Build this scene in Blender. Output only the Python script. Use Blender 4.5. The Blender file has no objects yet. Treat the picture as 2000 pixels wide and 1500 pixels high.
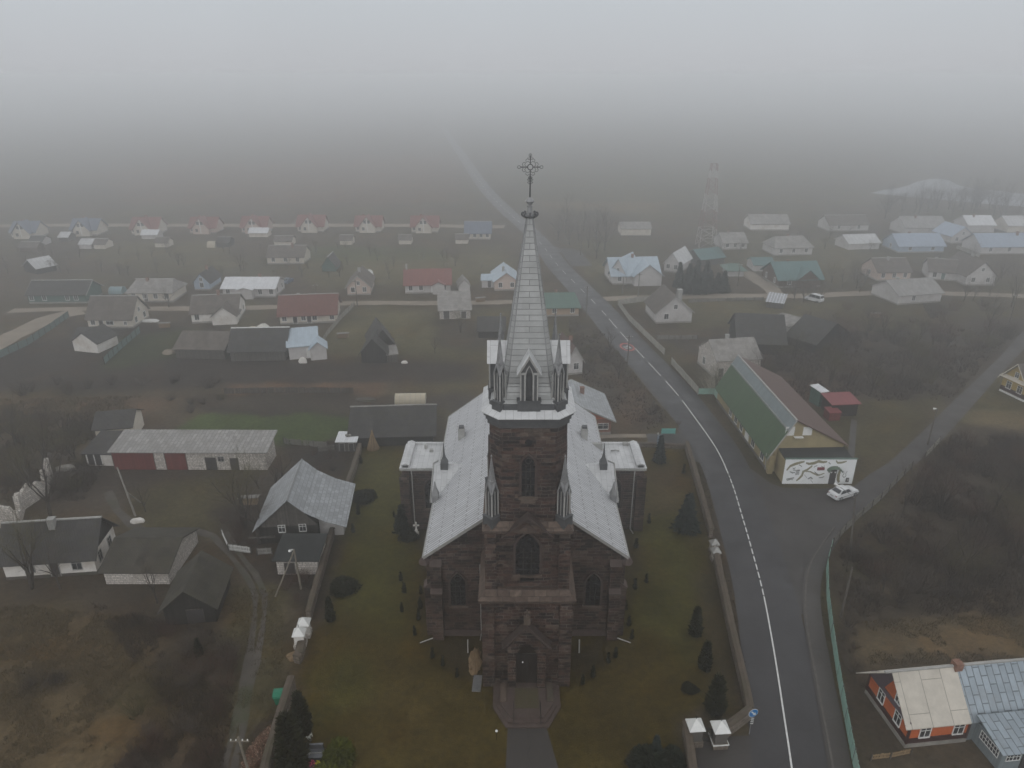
import bpy, bmesh, math, random
import numpy as np
from mathutils import Vector, Matrix
R = math.radians
SC = bpy.context.scene
COL = SC.collection

# ------------------------------------------------------------------ camera, sky, sun, exposure
H = 53.0; FPX = 1389.0; PITCH = R(23.4)
cp, sp = math.cos(PITCH), math.sin(PITCH)
cam_d = bpy.data.cameras.new("camera"); cam = bpy.data.objects.new("camera", cam_d); COL.objects.link(cam)
cam.location = (0, 0, H); cam.rotation_euler = (R(90) - PITCH, 0, 0)
cam_d.sensor_width = 36; cam_d.lens = 36 * FPX / 2000; cam_d.clip_start = 0.5; cam_d.clip_end = 9000
SC.camera = cam
SC.view_settings.view_transform = 'Standard'; SC.view_settings.look = 'None'
SC.view_settings.exposure = 0.0; SC.view_settings.gamma = 1
SUN_EL, SUN_AZ = R(35), R(190)
W = bpy.data.worlds.new("World"); SC.world = W; W.use_nodes = True
wt = W.node_tree; bg = wt.nodes['Background']
def wn(t, **k):
    n = wt.nodes.new(t)
    for a, v in k.items(): setattr(n, a, v)
    return n
sky = wn('ShaderNodeTexSky', sky_type='NISHITA', sun_disc=False, sun_elevation=SUN_EL, sun_rotation=SUN_AZ)
hsv = wn('ShaderNodeHueSaturation'); hsv.inputs['Saturation'].default_value = 0.12
wt.links.new(sky.outputs[0], hsv.inputs['Color'])
tc = wn('ShaderNodeTexCoord'); sx = wn('ShaderNodeSeparateXYZ'); wt.links.new(tc.outputs['Generated'], sx.inputs[0])
rp = wn('ShaderNodeValToRGB')           # overcast sky, dimmer overhead; unseen low band brightened to light haze and walls
rp.color_ramp.elements[0].position = 0.0; rp.color_ramp.elements[0].color = (0.48, 0.49, 0.515, 1)
rp.color_ramp.elements[1].position = 1.0; rp.color_ramp.elements[1].color = (0.50, 0.51, 0.52, 1)
e = rp.color_ramp.elements.new(0.09); e.color = (0.53, 0.565, 0.60, 1)
e = rp.color_ramp.elements.new(0.45); e.color = (0.92, 0.94, 0.96, 1)
e = rp.color_ramp.elements.new(0.18); e.color = (1.14, 1.17, 1.21, 1)
wt.links.new(sx.outputs['Z'], rp.inputs[0])
cn = wn('ShaderNodeTexNoise'); cn.inputs['Scale'].default_value = 2.2; cn.inputs['Detail'].default_value = 3
wt.links.new(tc.outputs['Generated'], cn.inputs['Vector'])
cm = wn('ShaderNodeMapRange'); cm.inputs['To Min'].default_value = 0.93; cm.inputs['To Max'].default_value = 1.07
wt.links.new(cn.outputs['Fac'], cm.inputs['Value'])
vm = wn('ShaderNodeMix', data_type='RGBA', blend_type='MULTIPLY'); vm.inputs['Factor'].default_value = 1
wt.links.new(rp.outputs[0], vm.inputs[6]); wt.links.new(cm.outputs[0], vm.inputs[7])
sc10 = wn('ShaderNodeMix', data_type='RGBA', blend_type='MULTIPLY'); sc10.inputs['Factor'].default_value = 1
sc10.inputs[7].default_value = (10, 10, 10, 1); wt.links.new(vm.outputs[2], sc10.inputs[6])
mx = wn('ShaderNodeMix', data_type='RGBA'); mx.inputs['Factor'].default_value = 0.96
wt.links.new(hsv.outputs[0], mx.inputs[6]); wt.links.new(sc10.outputs[2], mx.inputs[7])
wt.links.new(mx.outputs[2], bg.inputs['Color']); bg.inputs['Strength'].default_value = 0.1
sl = bpy.data.lights.new("sun", 'SUN'); sl.energy = 0.6; sl.angle = R(70); sl.color = (1, 0.97, 0.94)
so = bpy.data.objects.new("sun", sl); COL.objects.link(so); so.location = (0, 0, 400)
so.rotation_euler = (-(R(90) - SUN_EL), 0, -SUN_AZ)      # veiled sun behind the camera
SC.cycles.volume_bounces = 2
SC.cycles.max_bounces = 6

# ------------------------------------------------------------------ helpers
def G(px, py, z=0.0):
    """point of the level z that stands at this place of the photograph"""
    a = (px - 1000) / FPX; b = (py - 750) / FPX
    ry = cp - b * sp; rz = -sp - b * cp
    t = (z - H) / rz
    return Vector((a * t, ry * t, z))

class MB:
    def __init__(s): s.v = []; s.f = []; s.m = []
    def face(s, pts, m=0):
        i = len(s.v); s.v += [tuple(p) for p in pts]; s.f.append(tuple(range(i, i + len(pts)))); s.m.append(m)
    def box(s, x0, x1, y0, y1, z0, z1, m=0):
        i = len(s.v)
        s.v += [(x, y, z) for z in (z0, z1) for x, y in ((x0, y0), (x1, y0), (x1, y1), (x0, y1))]
        for f in ((3, 2, 1, 0), (4, 5, 6, 7), (0, 1, 5, 4), (1, 2, 6, 5), (2, 3, 7, 6), (3, 0, 4, 7)):
            s.f.append(tuple(i + k for k in f)); s.m.append(m)
    def prism(s, pts, vec, m=0, cap=True):
        """closed polygon pts (3D) swept along vec"""
        n = len(pts); i = len(s.v); vec = Vector(vec)
        s.v += [tuple(p) for p in pts] + [tuple(Vector(p) + vec) for p in pts]
        if cap:
            s.f.append(tuple(i + k for k in range(n))[::-1]); s.m.append(m)
            s.f.append(tuple(i + n + k for k in range(n))); s.m.append(m)
        for k in range(n):
            j = (k + 1) % n
            s.f.append((i + k, i + j, i + n + j, i + n + k)); s.m.append(m)
    def rings(s, rings, m=0, cap0=True, cap1=True):
        n = len(rings[0]); i = len(s.v)
        for r in rings: s.v += [tuple(p) for p in r]
        for a in range(len(rings) - 1):
            for k in range(n):
                j = (k + 1) % n
                s.f.append((i + a * n + k, i + a * n + j, i + (a + 1) * n + j, i + (a + 1) * n + k)); s.m.append(m)
        if cap0: s.f.append(tuple(i + k for k in range(n))[::-1]); s.m.append(m)
        if cap1: s.f.append(tuple(i + (len(rings) - 1) * n + k for k in range(n))); s.m.append(m)
    def tube(s, p0, p1, r0, r1=None, n=6, m=0):
        r1 = r0 if r1 is None else r1
        p0, p1 = Vector(p0), Vector(p1); d = (p1 - p0)
        if d.length < 1e-6: return
        d.normalize(); a = d.orthogonal().normalized(); b = d.cross(a)
        def ring(p, r): return [p + (a * math.cos(2 * math.pi * k / n) + b * math.sin(2 * math.pi * k / n)) * r for k in range(n)]
        s.rings([ring(p0, r0), ring(p1, r1)], m)
    def lathe(s, prof, n=12, c=(0, 0), m=0, ph=0.0):
        s.rings([[(c[0] + r * math.cos(ph + 2 * math.pi * k / n), c[1] + r * math.sin(ph + 2 * math.pi * k / n), z) for k in range(n)] for r, z in prof], m)
    def build(s, name, mats, parent=None, loc=None, rz=0.0, smooth=False, fix=True):
        me = bpy.data.meshes.new(name)
        me.from_pydata(s.v, [], s.f)
        mats = mats if isinstance(mats, (list, tuple)) else [mats]
        for q in mats: me.materials.append(M[q] if isinstance(q, str) else q)
        me.polygons.foreach_set('material_index', s.m)
        if fix:
            b = bmesh.new(); b.from_mesh(me)
            bmesh.ops.recalc_face_normals(b, faces=b.faces); b.to_mesh(me); b.free()
        uvmap(me)
        if smooth: me.polygons.foreach_set('use_smooth', [True] * len(me.polygons))
        me.update()
        o = bpy.data.objects.new(name, me); COL.objects.link(o)
        if parent: o.parent = parent
        if loc is not None: o.location = loc
        o.rotation_euler = (0, 0, rz)
        return o

def uvmap(me):
    """metric UVs: u level along the face, v up its slope"""
    uv = me.uv_layers.new(name='UVMap').data; buf = np.zeros(len(me.loops) * 2, dtype=np.float32)
    vs = me.vertices
    for p in me.polygons:
        n = p.normal
        if abs(n.z) > 0.97: t, w = Vector((1, 0, 0)), Vector((0, 1, 0))
        else:
            t = Vector((-n.y, n.x, 0)).normalized(); w = n.cross(t)
        for li, vi in zip(p.loop_indices, p.vertices):
            c = vs[vi].co; buf[2 * li] = c.dot(t); buf[2 * li + 1] = c.dot(w)
    uv.foreach_set('uv', buf)

def tag(o, label=None, cat=None, group=None, kind=None):
    if label: o['label'] = label
    if cat: o['category'] = cat
    if group: o['group'] = group
    if kind: o['kind'] = kind
    return o
def thing(name, label, cat, loc=(0, 0, 0), rz=0.0, group=None):
    o = bpy.data.objects.new(name, None); COL.objects.link(o); o.empty_display_size = 0.5
    o.location = loc; o.rotation_euler = (0, 0, rz)
    return tag(o, label, cat, group)
def dup(root, loc=None, rz=None, scale=None, label=None, group=None):
    def cp_(o, par):
        c = o.copy(); COL.objects.link(c)
        if par: c.parent = par
        for ch in o.children: cp_(ch, c)
        return c
    c = cp_(root, None)
    if loc is not None: c.location = loc
    if rz is not None: c.rotation_euler = (0, 0, rz)
    if scale is not None: c.scale = scale if isinstance(scale, (tuple, list)) else (scale,) * 3
    if label: c['label'] = label
    if group: c['group'] = group
    return c

# ------------------------------------------------------------------ materials
M = {}
class NT:
    def __init__(s, name):
        s.m = bpy.data.materials.new(name); s.m.use_nodes = True; s.t = s.m.node_tree
        s.b = s.t.nodes['Principled BSDF']; M[name] = s.m
    def n(s, t, ins=None, **k):
        n = s.t.nodes.new(t)
        for a, v in k.items(): setattr(n, a, v)
        for a, v in (ins or {}).items():
            if isinstance(v, bpy.types.NodeSocket): s.t.links.new(v, n.inputs[a])
            else: n.inputs[a].default_value = v
        return n
    def l(s, a, b): s.t.links.new(a, b)
    def noise(s, vec, scale, detail=4, rough=0.6):
        return s.n('ShaderNodeTexNoise', {'Vector': vec, 'Scale': scale, 'Detail': detail, 'Roughness': rough}).outputs['Fac']
    def rng(s, v, a, b, c, d):
        return s.n('ShaderNodeMapRange', {'Value': v, 'From Min': a, 'From Max': b, 'To Min': c, 'To Max': d}).outputs[0]
    def mix(s, fac, a, b, bt='MIX'):
        n = s.n('ShaderNodeMix', data_type='RGBA', blend_type=bt)
        for i, v in ((0, fac), (6, a), (7, b)):
            if isinstance(v, bpy.types.NodeSocket): s.l(v, n.inputs[i])
            else: n.inputs[i].default_value = (*v, 1) if isinstance(v, tuple) and len(v) == 3 else v
        return n.outputs[2]
    def math(s, op, a, b=0.0):
        n = s.n('ShaderNodeMath', operation=op)
        for i, v in ((0, a), (1, b)):
            if isinstance(v, bpy.types.NodeSocket): s.l(v, n.inputs[i])
            else: n.inputs[i].default_value = v
        return n.outputs[0]
    def fin(s, col, rough=0.8, bump=None, bs=0.3, bd=0.05, metal=0.0, spec=0.3):
        if isinstance(col, bpy.types.NodeSocket): s.l(col, s.b.inputs['Base Color'])
        else: s.b.inputs['Base Color'].default_value = (*col, 1)
        if isinstance(rough, bpy.types.NodeSocket): s.l(rough, s.b.inputs['Roughness'])
        else: s.b.inputs['Roughness'].default_value = rough
        s.b.inputs['Metallic'].default_value = metal; s.b.inputs['Specular IOR Level'].default_value = spec
        if bump is not None:
            s.l(s.n('ShaderNodeBump', {'Height': bump, 'Strength': bs, 'Distance': bd}).outputs[0], s.b.inputs['Normal'])
        return s.m
def k3(c, f): return tuple(x * f for x in c)
def plain(name, c, rough=0.75, var=0.25, scale=1.5, bs=0.2, metal=0.0, spec=0.3, stain=None):
    t = NT(name); oc = t.n('ShaderNodeTexCoord').outputs['Object']
    f = t.rng(t.noise(oc, scale, 6, 0.65), 0.3, 0.7, 0, 1)
    col = t.mix(f, k3(c, 1 - var), k3(c, 1 + var * 0.7))
    if stain:
        g = t.rng(t.noise(oc, scale * 0.35, 5, 0.7), 0.5, 0.68, 0, 1); col = t.mix(g, col, stain)
    return t.fin(col, rough, t.noise(oc, scale * 9, 3), bs, 0.03, metal, spec)
def masonry(name, c1, c2, mort, bw=0.8, bh=0.32, ms=0.02, dist=0.1, bs=0.6, patch=None, rough=0.85):
    t = NT(name); uv = t.n('ShaderNodeUVMap').outputs[0]
    oc = t.n('ShaderNodeTexCoord').outputs['Object']
    dn = t.n('ShaderNodeTexNoise', {'Vector': oc, 'Scale': 0.9, 'Detail': 3.0}).outputs['Color']
    dv = t.n('ShaderNodeVectorMath', {0: dn, 1: (0.5, 0.5, 0.5)}, operation='SUBTRACT').outputs[0]
    dv = t.n('ShaderNodeVectorMath', {0: dv, 'Scale': dist}, operation='SCALE').outputs[0]
    uv = t.n('ShaderNodeVectorMath', {0: uv, 1: dv}, operation='ADD').outputs[0]
    b = t.n('ShaderNodeTexBrick', {'Vector': uv, 'Color1': (*c1, 1), 'Color2': (*c2, 1), 'Mortar': (*mort, 1), 'Scale': 1.0,
            'Mortar Size': ms, 'Mortar Smooth': 0.4, 'Bias': 0.0, 'Brick Width': bw, 'Row Height': bh}, squash=0.7, squash_frequency=3)
    b.offset = 0.43
    col = b.outputs['Color']
    f = t.rng(t.noise(oc, 2.5, 6, 0.7), 0.3, 0.7, 0.6, 1.35)
    col = t.mix(1.0, col, t.n('ShaderNodeCombineColor', {0: f, 1: f, 2: f}).outputs[0], 'MULTIPLY')
    if patch:
        col = t.mix(t.rng(t.noise(oc, 0.5, 5, 0.7), 0.52, 0.66, 0, 0.85), col, patch)
    hgt = t.math('ADD', t.math('MULTIPLY', t.math('SUBTRACT', 1.0, b.outputs['Fac']), 0.7), t.math('MULTIPLY', t.noise(oc, 7, 5), 0.6))
    return t.fin(col, rough, hgt, bs, 0.06)
def sheets(name, c, sw=0.5, sh=2.0, seam=0.012, var=0.16, rough=0.5, stain=None, across=False, metal=0.25, seamdark=0.6, bs=0.4, smax=0.7, spec=0.4, lo=0.5, hi=0.7):
    """metal sheets with seams; across: rows are level bands"""
    t = NT(name); uv = t.n('ShaderNodeUVMap').outputs[0]; oc = t.n('ShaderNodeTexCoord').outputs['Object']
    if not across:
        s = t.n('ShaderNodeSeparateXYZ', {0: uv}); uv = t.n('ShaderNodeCombineXYZ', {0: s.outputs[1], 1: s.outputs[0]}).outputs[0]
        bw, bh = sh, sw
    else: bw, bh = sw, sh
    b = t.n('ShaderNodeTexBrick', {'Vector': uv, 'Color1': (*k3(c, 1 - var), 1), 'Color2': (*k3(c, 1 + var * 0.6), 1), 'Mortar': (*k3(c, seamdark), 1),
            'Scale': 1.0, 'Mortar Size': seam, 'Mortar Smooth': 0.3, 'Brick Width': bw, 'Row Height': bh})
    col = b.outputs['Color']
    f = t.rng(t.noise(oc, 0.9, 6, 0.7), 0.3, 0.7, 0.86, 1.12)
    col = t.mix(1.0, col, t.n('ShaderNodeCombineColor', {0: f, 1: f, 2: f}).outputs[0], 'MULTIPLY')
    if stain: col = t.mix(t.rng(t.noise(oc, 0.6, 6, 0.75), lo, hi, 0, smax), col, stain)
    hgt = t.math('ADD', b.outputs['Fac'], t.math('MULTIPLY', t.noise(oc, 1.3, 3), 0.35))
    return t.fin(col, rough, hgt, bs, 0.04, metal, spec)
def waves(name, c, pitch=0.18, var=0.25, stain=None, rough=0.85, bs=0.5, rows=1.2, smax=0.75):
    """corrugated sheets: ribs up the slope, lapped in rows"""
    t = NT(name); uv = t.n('ShaderNodeUVMap').outputs[0]; oc = t.n('ShaderNodeTexCoord').outputs['Object']
    s = t.n('ShaderNodeSeparateXYZ', {0: uv})
    w = t.math('SINE', t.math('MULTIPLY', s.outputs[0], 2 * math.pi / pitch))
    fr = t.math('FRACT', t.math('MULTIPLY', s.outputs[1], 1 / rows))
    lap = t.rng(fr, 0.0, 0.06, 0.65, 1.0)
    cell = t.n('ShaderNodeTexWhiteNoise', {'Vector': t.n('ShaderNodeVectorMath', {0: uv, 1: (1.1, rows, 1)}, operation='SNAP').outputs[0]}).outputs['Value']
    f = t.math('MULTIPLY', t.math('MULTIPLY', t.rng(cell, 0, 1, 1 - var * 0.7, 1 + var * 0.5), lap), t.rng(t.noise(oc, 1.1, 6, 0.7), 0.3, 0.7, 1 - var, 1 + var))
    col = t.mix(1.0, c, t.n('ShaderNodeCombineColor', {0: f, 1: f, 2: f}).outputs[0], 'MULTIPLY')
    if stain: col = t.mix(t.rng(t.noise(oc, 0.7, 6, 0.75), 0.48, 0.68, 0, smax), col, stain)
    return t.fin(col, rough, t.math('ADD', w, t.math('MULTIPLY', t.noise(oc, 5, 3), 0.6)), bs, 0.03)
def boards(name, c, pitch=0.16, var=0.25, vert=False, rough=0.8):
    t = NT(name); uv = t.n('ShaderNodeUVMap').outputs[0]; oc = t.n('ShaderNodeTexCoord').outputs['Object']
    s = t.n('ShaderNodeSeparateXYZ', {0: uv}); ax = s.outputs[0 if vert else 1]
    q = t.math('MULTIPLY', ax, 1 / pitch); fr = t.math('FRACT', q)
    cell = t.n('ShaderNodeTexWhiteNoise', {'W': t.math('FLOOR', q)}, noise_dimensions='1D').outputs['Value']
    f = t.math('MULTIPLY', t.math('MULTIPLY', t.rng(cell, 0, 1, 1 - var, 1 + var * 0.5), t.rng(fr, 0.0, 0.1, 0.5, 1.0)), t.rng(t.noise(oc, 2, 6, 0.7), 0.3, 0.7, 1 - var, 1 + var))
    col = t.mix(1.0, c, t.n('ShaderNodeCombineColor', {0: f, 1: f, 2: f}).outputs[0], 'MULTIPLY')
    return t.fin(col, rough, fr, 0.35, 0.02)

# church
def fieldstone():
    t = NT('fieldstone'); uv0 = t.n('ShaderNodeUVMap').outputs[0]; oc = t.n('ShaderNodeTexCoord').outputs['Object']
    def warp(fr, amt):
        dn = t.n('ShaderNodeTexNoise', {'Vector': oc, 'Scale': fr, 'Detail': 3.0}).outputs['Color']
        dv = t.n('ShaderNodeVectorMath', {0: dn, 1: (0.5, 0.5, 0.5)}, operation='SUBTRACT').outputs[0]
        return t.n('ShaderNodeVectorMath', {0: dv, 'Scale': amt}, operation='SCALE').outputs[0]
    uv = t.n('ShaderNodeVectorMath', {0: uv0, 1: warp(0.8, 0.30)}, operation='ADD').outputs[0]
    uv = t.n('ShaderNodeVectorMath', {0: uv, 1: warp(3.5, 0.07)}, operation='ADD').outputs[0]
    def brick(bw, bh, off, sq):
        b = t.n('ShaderNodeTexBrick', {'Vector': uv, 'Color1': (0, 0, 0, 1), 'Color2': (1, 1, 1, 1), 'Mortar': (0.5, 0.5, 0.5, 1), 'Scale': 1.0, 'Mortar Size': 0.028, 'Mortar Smooth': 0.5, 'Bias': 0.0, 'Brick Width': bw, 'Row Height': bh}, squash=sq, squash_frequency=3)
        b.offset = off; return b
    a, b = brick(0.7, 0.34, 0.37, 1.5), brick(1.2, 0.34, 0.55, 0.6)
    sel = t.rng(t.noise(oc, 0.33, 3), 0.46, 0.54, 0, 1)
    val = t.mix(sel, a.outputs['Color'], b.outputs['Color']); mor = t.mix(sel, a.outputs['Fac'], b.outputs['Fac'])
    rr = t.n('ShaderNodeValToRGB', {0: val}); cr = rr.color_ramp
    cr.elements[0].position = 0; cr.elements[0].color = (0.018, 0.014, 0.013, 1); cr.elements[1].position = 1; cr.elements[1].color = (0.120, 0.085, 0.066, 1)
    for q, c in ((0.28, (0.032, 0.022, 0.019, 1)), (0.5, (0.060, 0.034, 0.027, 1)), (0.72, (0.080, 0.045, 0.034, 1)), (0.88, (0.086, 0.064, 0.050, 1))): e_ = cr.elements.new(q); e_.color = c
    f = t.rng(t.noise(oc, 2.5, 6, 0.7), 0.3, 0.7, 0.6, 1.4)
    col = t.mix(1.0, rr.outputs[0], t.n('ShaderNodeCombineColor', {0: f, 1: f, 2: f}).outputs[0], 'MULTIPLY')
    mvar = t.rng(t.noise(oc, 0.7, 4), 0.42, 0.62, 0.25, 1.0)
    col = t.mix(t.math('MULTIPLY', mor, mvar), col, (0.175, 0.15, 0.128))
    g = t.rng(t.noise(oc, 0.28, 6, 0.72), 0.36, 0.6, 0.5, 1.12)
    col = t.mix(1.0, col, t.n('ShaderNodeCombineColor', {0: g, 1: g, 2: g}).outputs[0], 'MULTIPLY')
    hgt = t.math('ADD', t.math('MULTIPLY', t.math('SUBTRACT', 1.0, mor), 0.7), t.math('MULTIPLY', t.noise(oc, 6, 5), 0.7))
    t.fin(col, 0.85, hgt, 0.9, 0.08)
fieldstone()
plain('dressed_stone', (0.115, 0.085, 0.068), 0.85, 0.35, 1.8, 0.5, stain=(0.06, 0.055, 0.04))
plain('surround_stone', (0.066, 0.048, 0.042), 0.85, 0.35, 1.8, 0.5)
masonry('ledge_stone', (0.075, 0.052, 0.042), (0.125, 0.092, 0.072), (0.05, 0.04, 0.035), 1.1, 0.6, 0.03, 0.08, 0.6)
plain('step_stone', (0.085, 0.062, 0.055), 0.8, 0.3, 2, 0.4)
sheets('church_tin', (0.58, 0.585, 0.60), 0.40, 3.2, 0.085, 0.10, 0.5, (0.44, 0.44, 0.46), metal=0.1, seamdark=0.45, bs=0.7, smax=0.6)
sheets('chapel_tin', (0.60, 0.605, 0.61), 0.62, 1.9, 0.02, 0.08, 0.5, (0.42, 0.42, 0.43), metal=0.15, seamdark=0.6, smax=0.5)
sheets('spire_tin', (0.365, 0.37, 0.365), 3.6, 0.46, 0.03, 0.13, 0.45, (0.25, 0.255, 0.25), across=True, metal=0.2, seamdark=0.55, bs=0.7, smax=0.6)
plain('zinc', (0.27, 0.27, 0.275), 0.5, 0.25, 2.0, 0.2, 0.3, stain=(0.16, 0.165, 0.16))
plain('zinc_dark', (0.085, 0.087, 0.09), 0.55, 0.25, 2.0, 0.2, 0.2)
plain('zinc_pale', (0.36, 0.355, 0.34), 0.5, 0.2, 2.0, 0.2, 0.2)
plain('iron', (0.02, 0.02, 0.02), 0.5, 0.2, 3)
plain('church_door', (0.022, 0.016, 0.013), 0.6, 0.3, 4)
plain('church_glass', (0.016, 0.016, 0.018), 0.25, 0.3, 3, 0.1, spec=0.5)
plain('lead_tracery', (0.030, 0.028, 0.026), 0.6, 0.2, 3)
plain('coir_mat', (0.075, 0.062, 0.035), 0.95, 0.3, 6, 0.4)
plain('bare_wood', (0.30, 0.21, 0.12), 0.85, 0.3, 4, 0.4)
# generic
t = NT('glass'); t.fin((0.03, 0.034, 0.04), 0.15, spec=0.6)
plain('white_paint', (0.76, 0.76, 0.74), 0.6, 0.12, 2)
plain('grey_trim', (0.36, 0.355, 0.34), 0.7, 0.2, 2)
plain('plaster_white', (0.74, 0.71, 0.67), 0.9, 0.12, 1.0, 0.3, stain=(0.55, 0.50, 0.44))
plain('plaster_cream', (0.64, 0.59, 0.51), 0.9, 0.12, 1.0, 0.3, stain=(0.50, 0.45, 0.38))
plain('plaster_pink', (0.56, 0.45, 0.39), 0.9, 0.12, 1.0, 0.3)
plain('plaster_grey', (0.55, 0.53, 0.52), 0.9, 0.12, 1.0, 0.3, stain=(0.42, 0.40, 0.38))
plain('plaster_ochre', (0.34, 0.28, 0.155), 0.9, 0.15, 0.8, 0.3, stain=(0.25, 0.20, 0.12))
plain('plaster_tan', (0.40, 0.29, 0.20), 0.9, 0.15, 0.8, 0.3)
plain('plaster_blue', (0.38, 0.46, 0.56), 0.9, 0.15, 0.8, 0.3)
plain('mural_white', (0.86, 0.88, 0.89), 0.85, 0.04, 0.8, 0.15, stain=(0.74, 0.75, 0.75))
plain('concrete', (0.28, 0.265, 0.24), 0.9, 0.25, 1.6, 0.4)
plain('concrete_dark', (0.12, 0.11, 0.10), 0.9, 0.3, 1.6, 0.4)
masonry('white_brick', (0.54, 0.50, 0.46), (0.74, 0.69, 0.64), (0.22, 0.20, 0.18), 0.5, 0.25, 0.03, 0.03, 0.5, patch=(0.40, 0.36, 0.32))
masonry('red_brick', (0.20, 0.08, 0.05), (0.27, 0.12, 0.075), (0.22, 0.18, 0.15), 0.26, 0.085, 0.012, 0.02, 0.4)
masonry('rubble_wall', (0.12, 0.095, 0.075), (0.20, 0.165, 0.13), (0.24, 0.21, 0.18), 0.55, 0.3, 0.03, 0.25, 0.8)
plain('wall_coping', (0.105, 0.083, 0.064), 0.9, 0.3, 1.2, 0.5, stain=(0.085, 0.075, 0.05))
boards('wood_black', (0.030, 0.027, 0.024), 0.18, 0.4, True)
boards('wood_grey', (0.095, 0.085, 0.075), 0.18, 0.4, True)
boards('wood_brown', (0.10, 0.062, 0.04), 0.16, 0.35)
boards('wood_orange', (0.52, 0.12, 0.035), 0.15, 0.12)
boards('wood_maroon', (0.045, 0.017, 0.017), 0.15, 0.15)
boards('wood_yellow', (0.46, 0.33, 0.085), 0.15, 0.12)
boards('wood_rust', (0.25, 0.10, 0.06), 0.15, 0.15)
boards('wood_green', (0.06, 0.13, 0.11), 0.16, 0.2)
boards('wood_slate', (0.20, 0.235, 0.25), 0.15, 0.12, True)
boards('door_red', (0.16, 0.035, 0.03), 0.22, 0.2, True)
plain('door_dark', (0.05, 0.045, 0.045), 0.7, 0.3, 3)
plain('plastic_green', (0.02, 0.19, 0.11), 0.5, 0.12, 2)
# roofs
sheets('tin_pale', (0.60, 0.605, 0.61), 0.5, 2.4, 0.018, 0.14, 0.5, (0.30, 0.29, 0.285), smax=0.6)
sheets('tin_white', (0.74, 0.75, 0.77), 0.4, 4.0, 0.02, 0.07, 0.5, None, seamdark=0.75)
sheets('tin_blue', (0.36, 0.43, 0.53), 0.5, 4.0, 0.018, 0.06, 0.45, None, seamdark=0.75)
sheets('tin_navy', (0.14, 0.17, 0.23), 0.5, 3, 0.018, 0.1, 0.5, None)
sheets('tin_sky', (0.46, 0.54, 0.61), 0.4, 4.0, 0.02, 0.06, 0.45, None, seamdark=0.8)
sheets('tin_patch_blue', (0.33, 0.385, 0.43), 0.62, 1.45, 0.05, 0.16, 0.5, (0.26, 0.27, 0.28), seamdark=0.42, bs=0.5, smax=0.5)
sheets('tin_beige', (0.56, 0.52, 0.455), 1.9, 5.2, 0.03, 0.06, 0.8, (0.44, 0.40, 0.34), seamdark=0.45, metal=0, smax=0.5)
sheets('tin_green', (0.058, 0.105, 0.048), 0.6, 6.0, 0.012, 0.10, 0.55, (0.062, 0.085, 0.048), metal=0.0, smax=0.5)
sheets('tin_teal', (0.09, 0.175, 0.175), 0.5, 4.0, 0.02, 0.08, 0.5, None, metal=0)
sheets('tin_mint', (0.10, 0.17, 0.14), 0.5, 4.0, 0.02, 0.08, 0.5, None, metal=0)
sheets('tin_red', (0.21, 0.07, 0.058), 0.4, 4.0, 0.02, 0.12, 0.55, None, metal=0)
sheets('tile_red', (0.17, 0.065, 0.05), 0.3, 0.35, 0.02, 0.25, 0.7, (0.13, 0.065, 0.055), metal=0, across=True)
sheets('tin_brightred', (0.23, 0.055, 0.06), 0.6, 4.0, 0.02, 0.08, 0.55, None, metal=0)
sheets('tin_brown', (0.11, 0.062, 0.05), 0.4, 4.0, 0.02, 0.12, 0.6, None, metal=0)
sheets('old_sheet', (0.36, 0.35, 0.34), 0.55, 1.3, 0.05, 0.24, 0.8, (0.185, 0.175, 0.16), metal=0, seamdark=0.5, smax=0.8, lo=0.42)
sheets('house_zinc', (0.37, 0.385, 0.40), 0.75, 0.55, 0.04, 0.22, 0.5, (0.22, 0.23, 0.225), across=True, metal=0.15, seamdark=0.55, smax=0.5)
waves('slate_grey', (0.30, 0.285, 0.27), 0.18, 0.22, (0.16, 0.145, 0.125))
waves('slate_brown', (0.135, 0.115, 0.10), 0.18, 0.25, (0.075, 0.068, 0.052))
waves('slate_dark', (0.058, 0.055, 0.054), 0.18, 0.28, (0.055, 0.052, 0.032))
waves('slate_moss', (0.056, 0.050, 0.040), 0.18, 0.35, (0.058, 0.054, 0.030))
plain('tar_felt', (0.032, 0.034, 0.034), 0.9, 0.3, 0.8, 0.3, stain=(0.05, 0.052, 0.05))
# ground works
def asphalt(name, c, c2, r0=0.48, r1=0.78):
    t = NT(name); oc = t.n('ShaderNodeTexCoord').outputs['Object']
    f = t.rng(t.noise(oc, 0.12, 6, 0.7), 0.35, 0.65, 0, 1)
    col = t.mix(f, c, c2)
    g = t.rng(t.noise(oc, 14, 3), 0.3, 0.7, 0.85, 1.15)
    col = t.mix(1.0, col, t.n('ShaderNodeCombineColor', {0: g, 1: g, 2: g}).outputs[0], 'MULTIPLY')
    ck = t.n('ShaderNodeTexVoronoi', {'Vector': t.n('ShaderNodeVectorMath', {0: oc, 1: t.n('ShaderNodeTexNoise', {'Vector': oc, 'Scale': 0.5}).outputs['Color']}, operation='ADD').outputs[0], 'Scale': 0.16}, feature='DISTANCE_TO_EDGE').outputs[0]
    col = t.mix(t.rng(ck, 0.0, 0.008, 0.55, 0), col, k3(c, 0.45))
    return t.fin(col, t.rng(t.noise(oc, 0.3, 4), 0.3, 0.7, r0, r1), t.noise(oc, 30, 2), 0.2, 0.01, spec=0.45)
asphalt('asphalt', (0.030, 0.028, 0.031), (0.043, 0.040, 0.043), 0.34, 0.64)
asphalt('asphalt_old', (0.042, 0.037, 0.035), (0.058, 0.051, 0.048))
asphalt('pavement', (0.052, 0.046, 0.043), (0.068, 0.060, 0.055))
plain('dirt_lane', (0.28, 0.235, 0.185), 0.95, 0.22, 0.25, 0.3)
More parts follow.
